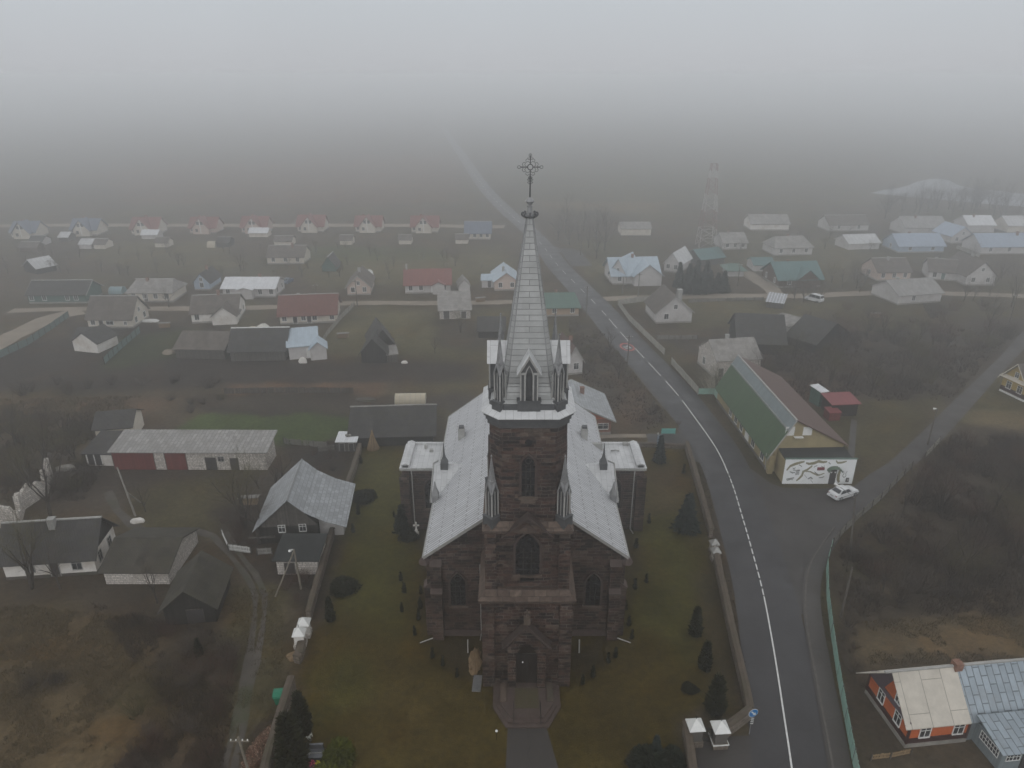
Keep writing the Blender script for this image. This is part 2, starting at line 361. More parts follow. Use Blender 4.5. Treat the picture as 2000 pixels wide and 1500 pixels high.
plain('mud', (0.090, 0.078, 0.066), 0.85, 0.35, 0.5, 0.5, stain=(0.055, 0.06, 0.03))
plain('road_paint', (0.70, 0.70, 0.68), 0.7, 0.15, 3)
plain('sign_red', (0.45, 0.12, 0.10), 0.6, 0.2, 3)
plain('kerb_stone', (0.22, 0.205, 0.19), 0.9, 0.25, 1.5, 0.3)
t = NT('water'); t.fin((0.16, 0.175, 0.20), 0.35, spec=0.4)
# ------------------------------------------------------------------ ground
def vnoise(x, y, cell, seed):
    rs = np.random.RandomState(seed); g = rs.rand(256, 256)
    u, v = x / cell, y / cell; i, j = np.floor(u).astype(int), np.floor(v).astype(int); a, b = u - i, v - j
    a = a * a * (3 - 2 * a); b = b * b * (3 - 2 * b)
    q = lambda di, dj: g[(i + di) % 256, (j + dj) % 256]
    return (q(0, 0) * (1 - a) + q(1, 0) * a) * (1 - b) + (q(0, 1) * (1 - a) + q(1, 1) * a) * b
def fbm(x, y, cell, seed, o=4):
    s = 0; w = 0
    for k in range(o): s = s + vnoise(x, y, cell / 2 ** k, seed + k) * 0.6 ** k; w += 0.6 ** k
    return s / w
def inpoly(x, y, pts):
    ins = np.zeros(x.shape, bool); n = len(pts)
    for k in range(n):
        x0, y0 = pts[k][0], pts[k][1]; x1, y1 = pts[(k + 1) % n][0], pts[(k + 1) % n][1]
        if y0 == y1: continue
        c = ((y0 > y) != (y1 > y)) & (x < (x1 - x0) * (y - y0) / (y1 - y0) + x0); ins ^= c
    return ins
def segdist(x, y, pts, closed=True):
    d = np.full(x.shape, 1e9); n = len(pts)
    for k in range(n if closed else n - 1):
        ax, ay = pts[k][0], pts[k][1]; bx, by = pts[(k + 1) % n][0], pts[(k + 1) % n][1]
        dx, dy = bx - ax, by - ay; L = dx * dx + dy * dy + 1e-9
        t = np.clip(((x - ax) * dx + (y - ay) * dy) / L, 0, 1)
        d = np.minimum(d, np.hypot(x - ax - t * dx, y - ay - t * dy))
    return d
LAWN = (0.060, 0.044, 0.010); DRY = (0.094, 0.068, 0.036); SOIL = (0.041, 0.033, 0.028); GREEN = (0.060, 0.082, 0.026)
BRUSH = (0.058, 0.046, 0.034); OLIVE = (0.072, 0.062, 0.030); RUST = (0.105, 0.066, 0.042); MUDC = (0.058, 0.047, 0.038); STRAW = (0.135, 0.10, 0.055); GRASS = (0.105, 0.092, 0.046); MOSS = (0.070, 0.067, 0.017); LEAFY = (0.066, 0.048, 0.018)
# (colour, strength, soft edge in metres, outline in the photograph's pixels on the ground)
AREAS = [
 (RUST, .8, 20, [(250, 400), (900, 395), (900, 300), (200, 330)]),
 (STRAW, .8, 12, [(1060, 410), (1300, 416), (1300, 395), (1040, 392)]),
 (OLIVE, .9, 30, [(1020, 385), (1500, 390), (1650, 330), (960, 330)]),
 (GRASS, .9, 8, [(560, 500), (1000, 500), (1000, 550), (620, 565)]), (GRASS, .7, 5, [(440, 585), (520, 585), (515, 635), (455, 645)]), (GRASS, .7, 6, [(240, 470), (440, 470), (470, 520), (330, 540), (150, 500)]),
 (GRASS, .6, 6, [(900, 480), (990, 480), (1010, 520), (900, 500)]), (GRASS, .8, 4, [(1130, 500), (1190, 510), (1180, 560), (1120, 520)]), (GRASS, .6, 6, [(1380, 470), (1600, 470), (1700, 500), (1640, 540), (1400, 520)]),
 (GREEN, .6, 5, [(600, 482), (760, 482), (745, 510), (590, 510)]), (GREEN, .5, 5, [(760, 484), (860, 484), (865, 507), (755, 507)]),
 (GRASS, .85, 5, [(690, 605), (860, 605), (850, 690), (600, 690)]), (GRASS, .7, 4, [(920, 600), (1000, 600), (985, 640), (915, 625)]),
 (MUDC, .8, 4, [(860, 625), (985, 620), (985, 680), (860, 680)]),
 (SOIL, .95, 5, [(-400, 690), (150, 665), (440, 700), (700, 705), (940, 705), (940, 745), (600, 752), (0, 772), (-400, 790)]),
 (SOIL, .8, 4, [(130, 625), (440, 640), (440, 700), (120, 680)]),
 (GREEN, .5, 4, [(230, 660), (380, 640), (400, 690), (200, 720)]),
 (RUST, .75, 4, [(-400, 785), (260, 772), (330, 790), (240, 830), (-400, 850)]),
 (RUST, .9, 2, [(440, 750), (760, 745), (740, 768), (450, 772)]), (MUDC, .9, 2, [(370, 772), (940, 768), (940, 800), (360, 800)]),
 (SOIL, .9, 1.5, [(400, 798), (690, 800), (690, 810), (390, 808)]),
 (GREEN, 1.0, 1.5, [(375, 810), (682, 808), (690, 848), (560, 868), (320, 862), (330, 838)]),
 (SOIL, .9, 2, [(560, 862), (720, 850), (860, 860), (800, 880), (700, 890), (660, 930), (560, 925)]),
 (MUDC, .8, 4, [(0, 880), (240, 880), (240, 920), (560, 920), (560, 990), (430, 1040), (240, 1000), (0, 1000)]),
 (OLIVE, .8, 4, [(270, 950), (440, 935), (430, 1040), (290, 1050), (250, 1000)]),
 (SOIL, .8, 2, [(420, 1000), (520, 990), (650, 1060), (620, 1200), (540, 1180), (440, 1080)]),
 (BRUSH, .85, 3, [(0, 1130), (200, 1130), (430, 1120), (440, 1240), (300, 1230), (180, 1190), (0, 1170)]),
 (DRY, .9, 6, [(-100, 1180), (320, 1230), (420, 1330), (330, 1560), (-100, 1560)]),
 (BRUSH, .9, 3, [(400, 1260), (475, 1250), (440, 1560), (190, 1560), (330, 1420)]),
 (OLIVE, .8, 2.5, [(450, 1150), (545, 1150), (560, 1290), (525, 1480), (440, 1480)]),
 (SOIL, .7, 1.5, [(20, 1330), (130, 1310), (130, 1350), (40, 1380)]),
 (SOIL, .9, 1.5, [(485, 1430), (545, 1390), (520, 1500), (480, 1560)]),
 (LAWN, 1.0, .8, [(712, 880), (640, 1130), (600, 1262), (515, 1560), (1340, 1560), (1335, 1420), (1450, 1390), (1395, 1100), (1338, 878), (780, 866)]),
 (SOIL, .55, 2.0, [(790, 1000), (850, 1000), (850, 1240), (940, 1250), (940, 1330), (880, 1300), (815, 1200)]),
 (SOIL, .55, 2.0, [(1260, 1000), (1200, 1000), (1200, 1240), (1115, 1250), (1115, 1330), (1190, 1290), (1235, 1200)]),
 (MOSS, .75, 5, [(705, 890), (775, 880), (800, 990), (770, 1230), (640, 1200), (670, 1040)]), (MOSS, .75, 5, [(1245, 930), (1325, 960), (1370, 1130), (1330, 1290), (1240, 1230), (1250, 1060)]), (LEAFY, .4, 6, [(700, 1250), (900, 1330), (950, 1480), (760, 1500), (680, 1400)]), (MOSS, .6, 4, [(600, 1290), (680, 1270), (700, 1380), (590, 1440)]), (LEAFY, .35, 5, [(1130, 1300), (1260, 1270), (1290, 1420), (1150, 1500)]),
 (RUST, .45, 4, [(1250, 920), (1320, 910), (1330, 1000), (1260, 1010)]),
 (BRUSH, .5, 1.5, [(1330, 1110), (1390, 1100), (1430, 1300), (1450, 1390), (1400, 1380), (1375, 1260)]),
 (MUDC, .8, 1.0, [(1345, 880), (1365, 890), (1410, 1080), (1460, 1300), (1470, 1560), (1440, 1560), (1450, 1400), (1395, 1090)]),
 (BRUSH, .9, 3, [(1110, 620), (1180, 640), (1310, 820), (1260, 850), (1200, 800), (1110, 720)]),
 (RUST, .5, 3, [(1200, 740), (1250, 760), (1290, 830), (1220, 830)]),
 (GRASS, .75, 3, [(1215, 590), (1270, 600), (1340, 640), (1560, 640), (1640, 590), (1330, 585)]),
 (MUDC, .9, 3, [(1290, 660), (1700, 650), (1900, 620), (2300, 620), (2300, 690), (1990, 690), (1850, 790), (1520, 790), (1400, 720)]),
 (RUST, .8, 4, [(1480, 735), (1600, 740), (1620, 800), (1550, 800)]),
 (OLIVE, .9, 3, [(1560, 800), (1830, 770), (1800, 840), (1690, 900), (1600, 860)]),
 (OLIVE, .8, 3, [(1890, 770), (2200, 770), (2200, 820), (1860, 830)]), (STRAW, .6, 3, [(1880, 800), (2200, 795), (2200, 840), (1900, 850)]),
 (BRUSH, .95, 3, [(1720, 985), (1870, 830), (2200, 850), (2200, 1200), (1650, 1210), (1625, 1130), (1640, 1050)]),
 (OLIVE, .6, 2.5, [(1660, 1060), (1760, 1060), (1750, 1130), (1660, 1130)]), (STRAW, .8, .8, [(1700, 1135), (1735, 1130), (1740, 1150), (1710, 1152)]),
 (STRAW, .55, 2, [(1660, 1225), (1950, 1205), (2010, 1270), (1720, 1300), (1665, 1310)]),
 (MUDC, .9, 1.5, [(1640, 1220), (1665, 1220), (1690, 1560), (1670, 1560)]),
 (OLIVE, .8, 1.5, [(1585, 1110), (1612, 1100), (1640, 1300), (1665, 1560), (1640, 1560), (1612, 1300)]),
 (MUDC, .8, 3, [(1690, 1330), (1720, 1320), (1760, 1460), (1880, 1500), (1700, 1500)]),
]
def make_ground():
    ys = [-60, -20, 10, 25, 30]; y = 30.0
    while y < 470: y += 0.42 + (y - 30) * 0.0065; ys.append(y)
    ys += [510, 570, 660, 800, 1000, 1500, 2200, 3000]
    xs = [-3000, -1800, -1000, -620, -440, -330, -275] + list(np.arange(-230, 280, 0.85)) + [290, 320, 380, 480, 640, 1000, 1800, 3000]
    X, Y = np.meshgrid(np.array(xs, float), np.array(ys, float)); sh = X.shape
    wx = X + (fbm(X, Y, 7, 11) - 0.5) * 5; wy = Y + (fbm(X, Y, 7, 31) - 0.5) * 5
    c = np.empty(sh + (3,)); n1 = fbm(X, Y, 30, 3); n2 = fbm(X, Y, 9, 7)
    base = np.array(MUDC) * 0.55 + np.array(DRY) * 0.45
    c[:] = base; f = np.clip((n1 - 0.42) * 4, 0, 1)[..., None]; c = c * (1 - f) + np.array(OLIVE) * f
    for colr, st, soft, px in AREAS:
        P = [G(a, b) for a, b in px]
        ins = inpoly(wx, wy, P); d = segdist(wx, wy, P); d = np.where(ins, d, -d)
        w = np.clip(d / soft + 0.5, 0, 1); w = (w * w * (3 - 2 * w) * st)[..., None]
        c = c * (1 - w) + np.array(colr) * w
    dk = (0.66 + 0.68 * n2) * (0.80 + 0.40 * fbm(X, Y, 3.2, 91, 3)); c = c * dk[..., None]
    g = np.clip((fbm(X, Y, 5, 51) - 0.55) * 5, 0, 1)[..., None] * 0.6
    c = c * (1 - g) + c * np.array([1.25, 1.02, 0.75]) * g
    nx, ny = len(xs), len(ys)
    me = bpy.data.meshes.new('ground')
    co = np.stack([X, Y, np.zeros(sh)], -1).reshape(-1, 3).astype(np.float32)
    me.vertices.add(nx * ny); me.vertices.foreach_set('co', co.ravel())
    i = (np.arange(ny - 1)[:, None] * nx + np.arange(nx - 1)[None]).ravel()
    q = np.stack([i, i + 1, i + nx + 1, i + nx], -1).astype(np.int32)
    me.loops.add(q.size); me.loops.foreach_set('vertex_index', q.ravel())
    me.polygons.add(len(q)); me.polygons.foreach_set('loop_start', np.arange(0, q.size, 4, dtype=np.int32))
    at = me.attributes.new('soil_colour', 'FLOAT_COLOR', 'POINT')
    at.data.foreach_set('color', np.concatenate([c.reshape(-1, 3), np.ones((nx * ny, 1))], 1).astype(np.float32).ravel())
    me.update(calc_edges=True)
    t = NT('ground'); oc = t.n('ShaderNodeTexCoord').outputs['Object']
    a = t.n('ShaderNodeAttribute', attribute_name='soil_colour').outputs['Color']
    f = t.math('MULTIPLY', t.rng(t.noise(oc, 1.6, 8, 0.75), 0.32, 0.68, 0.55, 1.45), t.rng(t.noise(oc, 0.35, 5, 0.7), 0.35, 0.65, 0.82, 1.18))
    col = t.mix(1.0, a, t.n('ShaderNodeCombineColor', {0: f, 1: f, 2: f}).outputs[0], 'MULTIPLY')
    s1 = t.rng(t.noise(oc, 4.5, 4, 0.7), 0.58, 0.70, 0, 0.45)
    col = t.mix(s1, col, t.mix(1.0, a, (1.9, 1.6, 1.25), 'MULTIPLY'))
    s2 = t.rng(t.noise(oc, 0.9, 5, 0.7), 0.60, 0.72, 0, 0.5)
    col = t.mix(s2, col, t.mix(1.0, a, (0.55, 0.62, 0.5), 'MULTIPLY'))
    t.fin(col, 0.95, t.noise(oc, 6, 6, 0.7), 0.6, 0.12, spec=0.1)
    me.materials.append(t.m)
    o = bpy.data.objects.new('ground', me); COL.objects.link(o); tag(o, kind='structure')
make_ground()

def spline(pts, step=2.0):
    P = [Vector(p) for p in pts]; out = []
    for k in range(len(P) - 1):
        p0, p1, p2, p3 = P[max(k - 1, 0)], P[k], P[k + 1], P[min(k + 2, len(P) - 1)]
        n = max(2, int((p2 - p1).length / step))
        for q in range(n):
            t = q / n
            out.append(0.5 * ((2 * p1) + (p2 - p0) * t + (2 * p0 - 5 * p1 + 4 * p2 - p3) * t * t + (3 * p1 - p0 - 3 * p2 + p3) * t ** 3))
    out.append(P[-1]); return out
def normals2(c):
    r = []
    for k in range(len(c)):
        d = c[min(k + 1, len(c) - 1)] - c[max(k - 1, 0)]; r.append(Vector((-d.y, d.x, 0)).normalized())
    return r
def strip(name, px, wl, wr, z, mat, kind='structure', step=2.0, jit=0.0, seed=0):
    rr = random.Random(seed)
    c = spline([G(*p) for p in px], step); n = normals2(c); mb = MB()
    L = [c[k] + n[k] * ((wl(k / len(c)) if callable(wl) else wl) + rr.uniform(-jit, jit)) for k in range(len(c))]
    Rr = [c[k] - n[k] * ((wr(k / len(c)) if callable(wr) else wr) + rr.uniform(-jit, jit)) for k in range(len(c))]
    for k in range(len(c) - 1):
        mb.face([(q.x, q.y, z) for q in (L[k], Rr[k], Rr[k + 1], L[k + 1])])
    o = mb.build(name, mat, fix=False); tag(o, kind=kind); return c, n
def sheet(name, px, z, mat):
    mb = MB(); P = [G(*p) for p in px]; mb.face([(q.x, q.y, z) for q in P])
    o = mb.build(name, mat, fix=False)
    if o.data.polygons[0].normal.z < 0: o.data.flip_normals()
    tag(o, kind='structure'); return o
ROADC = [(1555, 1570), (1545, 1490), (1530, 1390), (1513, 1280), (1492, 1165), (1470, 1080), (1447, 1000), (1428, 940), (1400, 878), (1360, 820), (1320, 767),
         (1270, 712), (1225, 664), (1169, 600), (1125, 555), (1090, 519), (1060, 480), (1025, 443), (990, 413), (950, 372), (925, 338), (900, 300), (880, 272), (866, 250)]
def wl(t): return 3.2 + 1.1 * max(0, 1 - abs(t - 0.13) / 0.1)
rc, rn = strip('main_road', ROADC, wl, 3.5, 0.030, 'asphalt', step=1.5)
sheet('side_road', [(1440, 903), (1470, 918), (1505, 944), (1530, 953), (1600, 955), (1668, 950), (1700, 925), (1735, 905), (1800, 845), (1865, 780), (1900, 748), (1950, 700), (1990, 655),
      (2080, 570), (2100, 575), (2030, 650), (1950, 735), (1880, 815), (1842, 858), (1812, 885), (1770, 925), (1735, 955), (1700, 985), (1655, 1020), (1620, 1060), (1597, 1095), (1583, 1140), (1578, 1200),
      (1560, 1200), (1530, 1160), (1495, 1060), (1470, 980)], 0.018, 'asphalt_old')
sheet('road_apron', [(1322, 838), (1345, 870), (1352, 900), (1372, 905), (1350, 850), (1335, 825)], 0.014, 'asphalt_old')
sheet('path_to_gate', [(1262, 848), (1330, 846), (1345, 874), (1268, 874)], 0.010, 'asphalt_old')
strip('pavement', [(1652, 1570), (1640, 1500), (1622, 1400), (1603, 1300), (1589, 1220), (1584, 1165), (1590, 1115), (1610, 1078), (1640, 1040)], lambda t: .95 * min(1, (1 - t) * 4 + .15), lambda t: .95 * min(1, (1 - t) * 4 + .15), 0.10, 'pavement')
kb = MB()
kc = spline([G(*p) for p in [(1636, 1570), (1625, 1490), (1601, 1360), (1583, 1265), (1575, 1210), (1573, 1165), (1580, 1110), (1600, 1072), (1630, 1030)]], 1.5); kn = normals2(kc)
kb.rings([[(p.x + n.x * a, p.y + n.y * a, z) for a, z in ((-.09, 0.0), (.09, 0.0), (.09, .13), (-.09, .13))] for p, n in zip(kc, kn)])
tag(kb.build('kerb', 'concrete_dark'), kind='structure')
strip('village_street', [(-60, 700), (0, 668), (45, 645), (90, 624), (125, 614), (160, 607)], 2.6, 3.0, 0.012, 'dirt_lane', jit=.4)
strip('village_lane', [(20, 607), (160, 603), (300, 603), (420, 602), (520, 600), (700, 592), (860, 592), (1000, 590), (1100, 590)], 1.7, 1.7, 0.008, 'dirt_lane', jit=.25)
strip('far_street', [(-200, 446), (100, 440), (400, 440), (600, 440), (760, 440), (915, 442), (985, 443)], 3.0, 3.0, 0.010, 'dirt_lane', jit=.3)
strip('east_lane', [(1150, 585), (1200, 583), (1300, 580), (1420, 578), (1560, 578), (1680, 573), (1800, 572), (2000, 578), (2100, 580)], 2.0, 2.0, 0.012, 'dirt_lane', jit=.25)
strip('yard_drive', [(1520, 578), (1500, 560), (1475, 545), (1455, 530)], 2.2, 2.2, 0.006, 'dirt_lane', jit=.3)
strip('bus_bay', [(1062, 482), (1085, 489), (1110, 490), (1124, 505), (1135, 520)], 3.5, 3.0, 0.016, 'asphalt_old')
strip('roadside_footpath', [(1205, 670), (1260, 738), (1330, 820)], .3, 1.2, 0.007, 'pavement')
for pts in ([(415, 1045), (450, 1085), (483, 1125), (497, 1165), (494, 1230), (478, 1330), (452, 1440), (425, 1570)], [(440, 1040), (470, 1085), (500, 1120), (516, 1165), (512, 1230), (492, 1330), (470, 1440), (447, 1570)]):
    strip('cart_track', pts, .3, .3, 0.006 if pts[0][0] == 415 else 0.011, 'mud', jit=.2)
strip('cart_track', [(415, 1045), (360, 1035), (300, 1045), (240, 1010), (210, 960)], .5, .5, 0.005, 'mud', jit=.2)
strip('garden_path', [(1150, 857), (1180, 852), (1262, 851)], .6, .6, 0.006, 'dirt_lane')
sheet('church_path', [(992, 1421), (1067, 1421), (1108, 1560), (984, 1560)], 0.012, 'asphalt_old')
sheet('gate_path', [(1360, 1442), (1475, 1436), (1480, 1500), (1500, 1570), (1352, 1570)], 0.008, 'asphalt_old')
sheet('stone_path', [(1655, 900), (1668, 900), (1674, 822), (1662, 818)], 0.010, 'pavement')
sheet('lake', [(1700, 377), (1725, 371), (1755, 367), (1775, 362), (1790, 355), (1812, 350), (1838, 349), (1856, 353), (1872, 362), (1900, 368), (1950, 373), (2010, 380), (2100, 388), (2250, 400), (2250, 412), (2080, 410), (1960, 401), (1880, 394), (1800, 387), (1740, 381)], 0.02, 'water')
# painted markings on the main road
mk = MB()
cum = [0]
for a, b in zip(rc[:-1], rc[1:]): cum.append(cum[-1] + (b - a).length)
def dash(s0, s1, w, z=0.038, off=0.0):
    pts = []; n = max(2, int((s1 - s0) / 1.5) + 1)
    for q in range(n + 1):
        s = s0 + (s1 - s0) * q / n
        k = max(0, min(len(rc) - 2, int(np.searchsorted(cum, s)) - 1)); t = (s - cum[k]) / (cum[k + 1] - cum[k])
        p = rc[k].lerp(rc[k + 1], t); nn = rn[k].lerp(rn[k + 1], t); pts.append((p + nn * (off + w), p + nn * (off - w)))
    for (a, b), (c_, d) in zip(pts[:-1], pts[1:]): mk.face([(v.x, v.y, z) for v in (a, b, d, c_)])
def sat(px, py):
    g = G(px, py); return min(range(len(rc)), key=lambda k: (rc[k] - g).length)
sA, sB, sC = cum[sat(1491, 1160)], cum[sat(1420, 925)], cum[sat(1335, 785)]
dash(0, sA, 0.075)
s = sA
while s < sB: dash(s + .2, s + 1.3, 0.07); s += 1.5
dash(sB, sC, 0.075)
s = sC + 2
while s < sC + 45: dash(s, s + 7, 0.075); s += 9.5
while s < cum[-1] - 20: dash(s, s + 4, 0.085); s += 10
tag(mk.build('road_marking', 'road_paint', fix=False), kind='structure')
# roundel painted on the left lane
g0 = G(1225, 678); dirv = (G(1215, 664) - G(1250, 702)).normalized(); sd = Vector((-dirv.y, dirv.x, 0))
rm = MB(); N = 28
for k in range(N):
    a0, a1 = 2 * math.pi * k / N, 2 * math.pi * (k + 1) / N
    e = lambda a, r, z: (g0 + dirv * (math.cos(a) * r * 1.9) + sd * (math.sin(a) * r * 1.15)) + Vector((0, 0, z))
    rm.face([e(a0, 1.3, .038), e(a1, 1.3, .038), e(a1, 0.98, .038), e(a0, 0.98, .038)], 0)
for u0, u1, v0, v1 in ((-.75, -.5, -.65, .65), (-.75, .1, .4, .65), (-.75, 1.0, -.05, .2), (.2, .9, -.7, -.5), (-.3, .2, -.7, -.5)):
    rm.face([g0 + dirv * v * 1.2 + sd * u * .8 + Vector((0, 0, .038)) for u, v in ((u0, v0), (u1, v0), (u1, v1), (u0, v1))], 1)
tag(rm.build('painted_roundel', ['sign_red', 'road_paint'], fix=False), kind='structure')
# ------------------------------------------------------------------ church
CX, CY = 1.35, 50.4
church = thing('church', 'brown fieldstone church with a tall tin spire and grey tin roofs', 'church', (CX, CY, 0))
TC = 4.1
def archpts(cx, z0, zs, hw, zt, n=7):
    """pointed arch outline (x, z)"""
    pts = [(cx - hw, z0), (cx + hw, z0)]
    for k in range(n + 1):
        t = k / n; pts.append((cx + hw * (1 - t ** 1.6), zs + (zt - zs) * (t ** 0.75)))
    for k in range(n - 1, -1, -1):
        t = k / n; pts.append((cx - hw * (1 - t ** 1.6), zs + (zt - zs) * (t ** 0.75)))
    return pts
def fp(pts, y): return [(x, y, z) for x, z in pts]
def sidep(pts, x): return [(x, y, z) for y, z in pts]
def arch_ring(mb, cx, z0, zs, hw, zt, w, plane, vec, m=0):
    a = archpts(cx, z0, zs, hw, zt); b = archpts(cx, z0, zs, hw + w, zt + w)
    for k in range(1, len(a)):
        j = (k + 1) % len(a)
        if k == len(a) - 1: j = 0
        q = [a[k], a[j], b[j], b[k]]
        mb.prism([plane(*p) for p in q], vec, m)
def church_window(parent, cx, z0, zs, hw, zt, plane, out, mull=True, name='window'):
    """glass set in a dressed stone surround with tracery"""
    o = Vector(out)
    g = MB(); g.prism([plane(*p) for p in archpts(cx, z0, zs, hw, zt)], o * 0.03)
    w = g.build(name, 'church_glass', parent)
    f = MB(); arch_ring(f, cx, z0, zs, hw, zt, .2, plane, o * 0.16)
    f.build('surround', 'surround_stone', w)
    t = MB()
    if mull:
        for u in (-hw / 3, hw / 3): t.prism([plane(cx + u - .04, z0), plane(cx + u + .04, z0), plane(cx + u + .04, zs), plane(cx + u - .04, zs)], o * 0.09)
    zz = z0 + .5
    while zz < zs: t.prism([plane(cx - hw, zz - .02), plane(cx + hw, zz - .02), plane(cx + hw, zz + .02), plane(cx - hw, zz + .02)], o * 0.06); zz += .62
    for a in range(8 if hw < .9 else 0):
        a0, a1 = math.pi * a / 4, math.pi * (a + 1) / 4; zc = zs + (zt - zs) * .45; r1, r2 = hw * .42, hw * .52
        t.prism([plane(cx + r * math.cos(q), zc + r * math.sin(q)) for r, q in ((r1, a0), (r1, a1), (r2, a1), (r2, a0))], o * .09)
    t.build('tracery', 'lead_tracery', w)
    s = MB(); s.prism([plane(cx - hw - .25, z0 - .28), plane(cx + hw + .25, z0 - .28), plane(cx + hw + .25, z0), plane(cx - hw - .25, z0)], o * .24)
    s.build('sill', 'dressed_stone', w)
    return w
def oct_(h, c, z, yc=TC):
    """square of half width h with corners cut by c"""
    return [(x, yc + y, z) for x, y in ((-h + c, -h), (h - c, -h), (h, -h + c), (h, h - c), (h - c, h), (-h + c, h), (-h, h - c), (-h, -h + c))]
# tower shaft
t = MB()
def sq(h, z): return [(-h, TC - h, z), (h, TC - h, z), (h, TC + h, z), (-h, TC + h, z)]
t.rings([sq(4.02, -.3), sq(4.02, .7), sq(3.78, .75), sq(3.72, 10.0)])
t.rings([sq(3.42, 10.9), sq(3.36, 17.3)])
t.rings([oct_(3.25, .95, 17.5), oct_(3.2, .95, 27.4)])
t.build('tower', 'fieldstone', church)
for sx_ in (-1, 1):                              # clasping corner buttresses
    for sy_ in (-1, 1):
        for h, z0, z1, w in ((4.1, -.3, 10.0, 1.15), (3.72, 10.9, 17.2, 1.0)):
            x0, x1 = sorted((sx_ * h, sx_ * (h - w))); y0, y1 = sorted((TC + sy_ * h, TC + sy_ * (h - w)))
            co = MB(); co.box(x0, x1, y0, y1, z0, z1); co.build('buttress', 'fieldstone', church)
led = MB()
led.rings([sq(4.18, 9.9), sq(4.36, 10.15), sq(4.36, 10.35), sq(3.74, 11.15)])
led.build('ledge', 'ledge_stone', church); led = MB()
led.rings([sq(3.86, 17.15), sq(3.92, 17.3), sq(3.92, 17.45), sq(3.3, 18.0)])
led.build('ledge', 'ledge_stone', church)
cor = MB()
cor.rings([oct_(3.36, 1.0, 27.0), oct_(3.36, 1.0, 27.35), oct_(3.5, 1.1, 27.4), oct_(3.5, 1.1, 27.7), oct_(3.66, 1.2, 27.75), oct_(3.66, 1.2, 28.02)])
cor.build('cornice', 'zinc_dark', church)
sk = MB(); sk.rings([oct_(3.84, 1.4, 27.98), oct_(3.84, 1.4, 28.06), oct_(3.15, 1.15, 28.55)])
sk.build('skirt_roof', 'chapel_tin', church)
dr = MB(); dr.rings([oct_(3.2, 1.2, 28.45), oct_(3.2, 1.2, 29.0)]); dr.build('drum', 'zinc_dark', church)
spi = MB()
SPH = lambda z: 2.16 * (43.4 - z) / (43.4 - 30.3) + 0.21 * (z - 30.3) / 13.1
prof = [(28.95, 3.12, .9), (29.06, 3.0, .8), (29.5, 2.45, .55), (30.3, 2.16, .46)] + [(z, SPH(z), SPH(z) * .215) for z in np.linspace(31, 43.4, 10)]
spi.rings([oct_(h, c, z) for z, h, c in prof])
spire = spi.build('spire', 'spire_tin', church)
hip = MB()                                       # rolled seams on the spire's edges
for k in range(8):
    for (z0, h0, c0), (z1, h1, c1) in zip(prof[2:-1], prof[3:]):
        hip.tube(oct_(h0, c0, z0)[k], oct_(h1, c1, z1)[k], .045, .04, 5)
hip.build('hip_roll', 'zinc', spire)
fin = MB()
fin.lathe([(.24, 43.1), (.21, 43.5), (.17, 43.95), (.23, 43.98), (.23, 44.04), (.11, 44.08), (.14, 44.16), (.28, 44.3), (.34, 44.38), (.28, 44.48), (.13, 44.6), (.05, 44.7)], 14, (0, TC))
fin.build('finial', 'zinc', spire)
crn = MB()
for k in range(8):
    a = math.pi * k / 4; ca, sa = math.cos(a), math.sin(a); pr = None
    for r, z in ((.22, 43.25), (.40, 43.2), (.58, 43.32), (.62, 43.48), (.52, 43.58), (.43, 43.5)):
        q = (r * ca, TC + r * sa, z)
        if pr: crn.tube(pr, q, .07, .07, 6)
        pr = q
crn.lathe([(.46, 43.22), (.52, 43.26), (.52, 43.33), (.46, 43.36)], 16, (0, TC))
crn.build('leaf_crown', 'zinc_dark', spire)
def spire_cross():
    c = MB(); Z = 46.85; y = TC
    c.tube((0, y, 44.6), (0, y, 45.9), .07, .05); c.tube((0, y, 45.9), (0, y, Z - .2), .04); c.tube((0, y, Z + .2), (0, y, 47.72), .04, .03)
    for s in (-1, 1): c.tube((s * .2, y, Z), (s * .72, y, Z), .038)
    for k in range(16):
        a, b = math.pi * k / 8, math.pi * (k + 1) / 8
        c.tube((.2 * math.cos(a), y, Z + .2 * math.sin(a)), (.2 * math.cos(b), y, Z + .2 * math.sin(b)), .035)
    for ang in range(4):                                           # scrolls at the ends and between the arms
        a = ang * math.pi / 2; d = Vector((math.cos(a), 0, math.sin(a))); e = Vector((-math.sin(a), 0, math.cos(a))); o = Vector((0, y, Z))
        for s in (-1, 1):
            pts = [d * .68, d * .78 + e * s * .1, d * .9 + e * s * .09, d * .95]
            for p, q in zip(pts[:-1], pts[1:]): c.tube(o + p, o + q, .022, n=4)
            pts = [d * .3 + e * s * .05, d * .42 + e * s * .16, d * .34 + e * s * .3, d * .5 + e * s * .34, d * .6 + e * s * .2, d * .52 + e * s * .1]
            for p, q in zip(pts[:-1], pts[1:]): c.tube(o + p, o + q, .02, n=4)
        c.tube(o + d * .55 - e * .12, o + d * .55 + e * .12, .022, n=4)
    for zz, w in ((45.75, .2), (45.95, .22), (46.1, .16)):
        for s in (-1, 1): c.tube((0, y, zz - .14), (s * w, y, zz), .022, n=4); c.tube((s * w, y, zz), (0, y, zz + .14), .022, n=4)
    c.tube((-.22, y, 47.5), (.22, y, 47.5), .02, n=4)
    c.build('cross', 'iron', spire)
spire_cross()
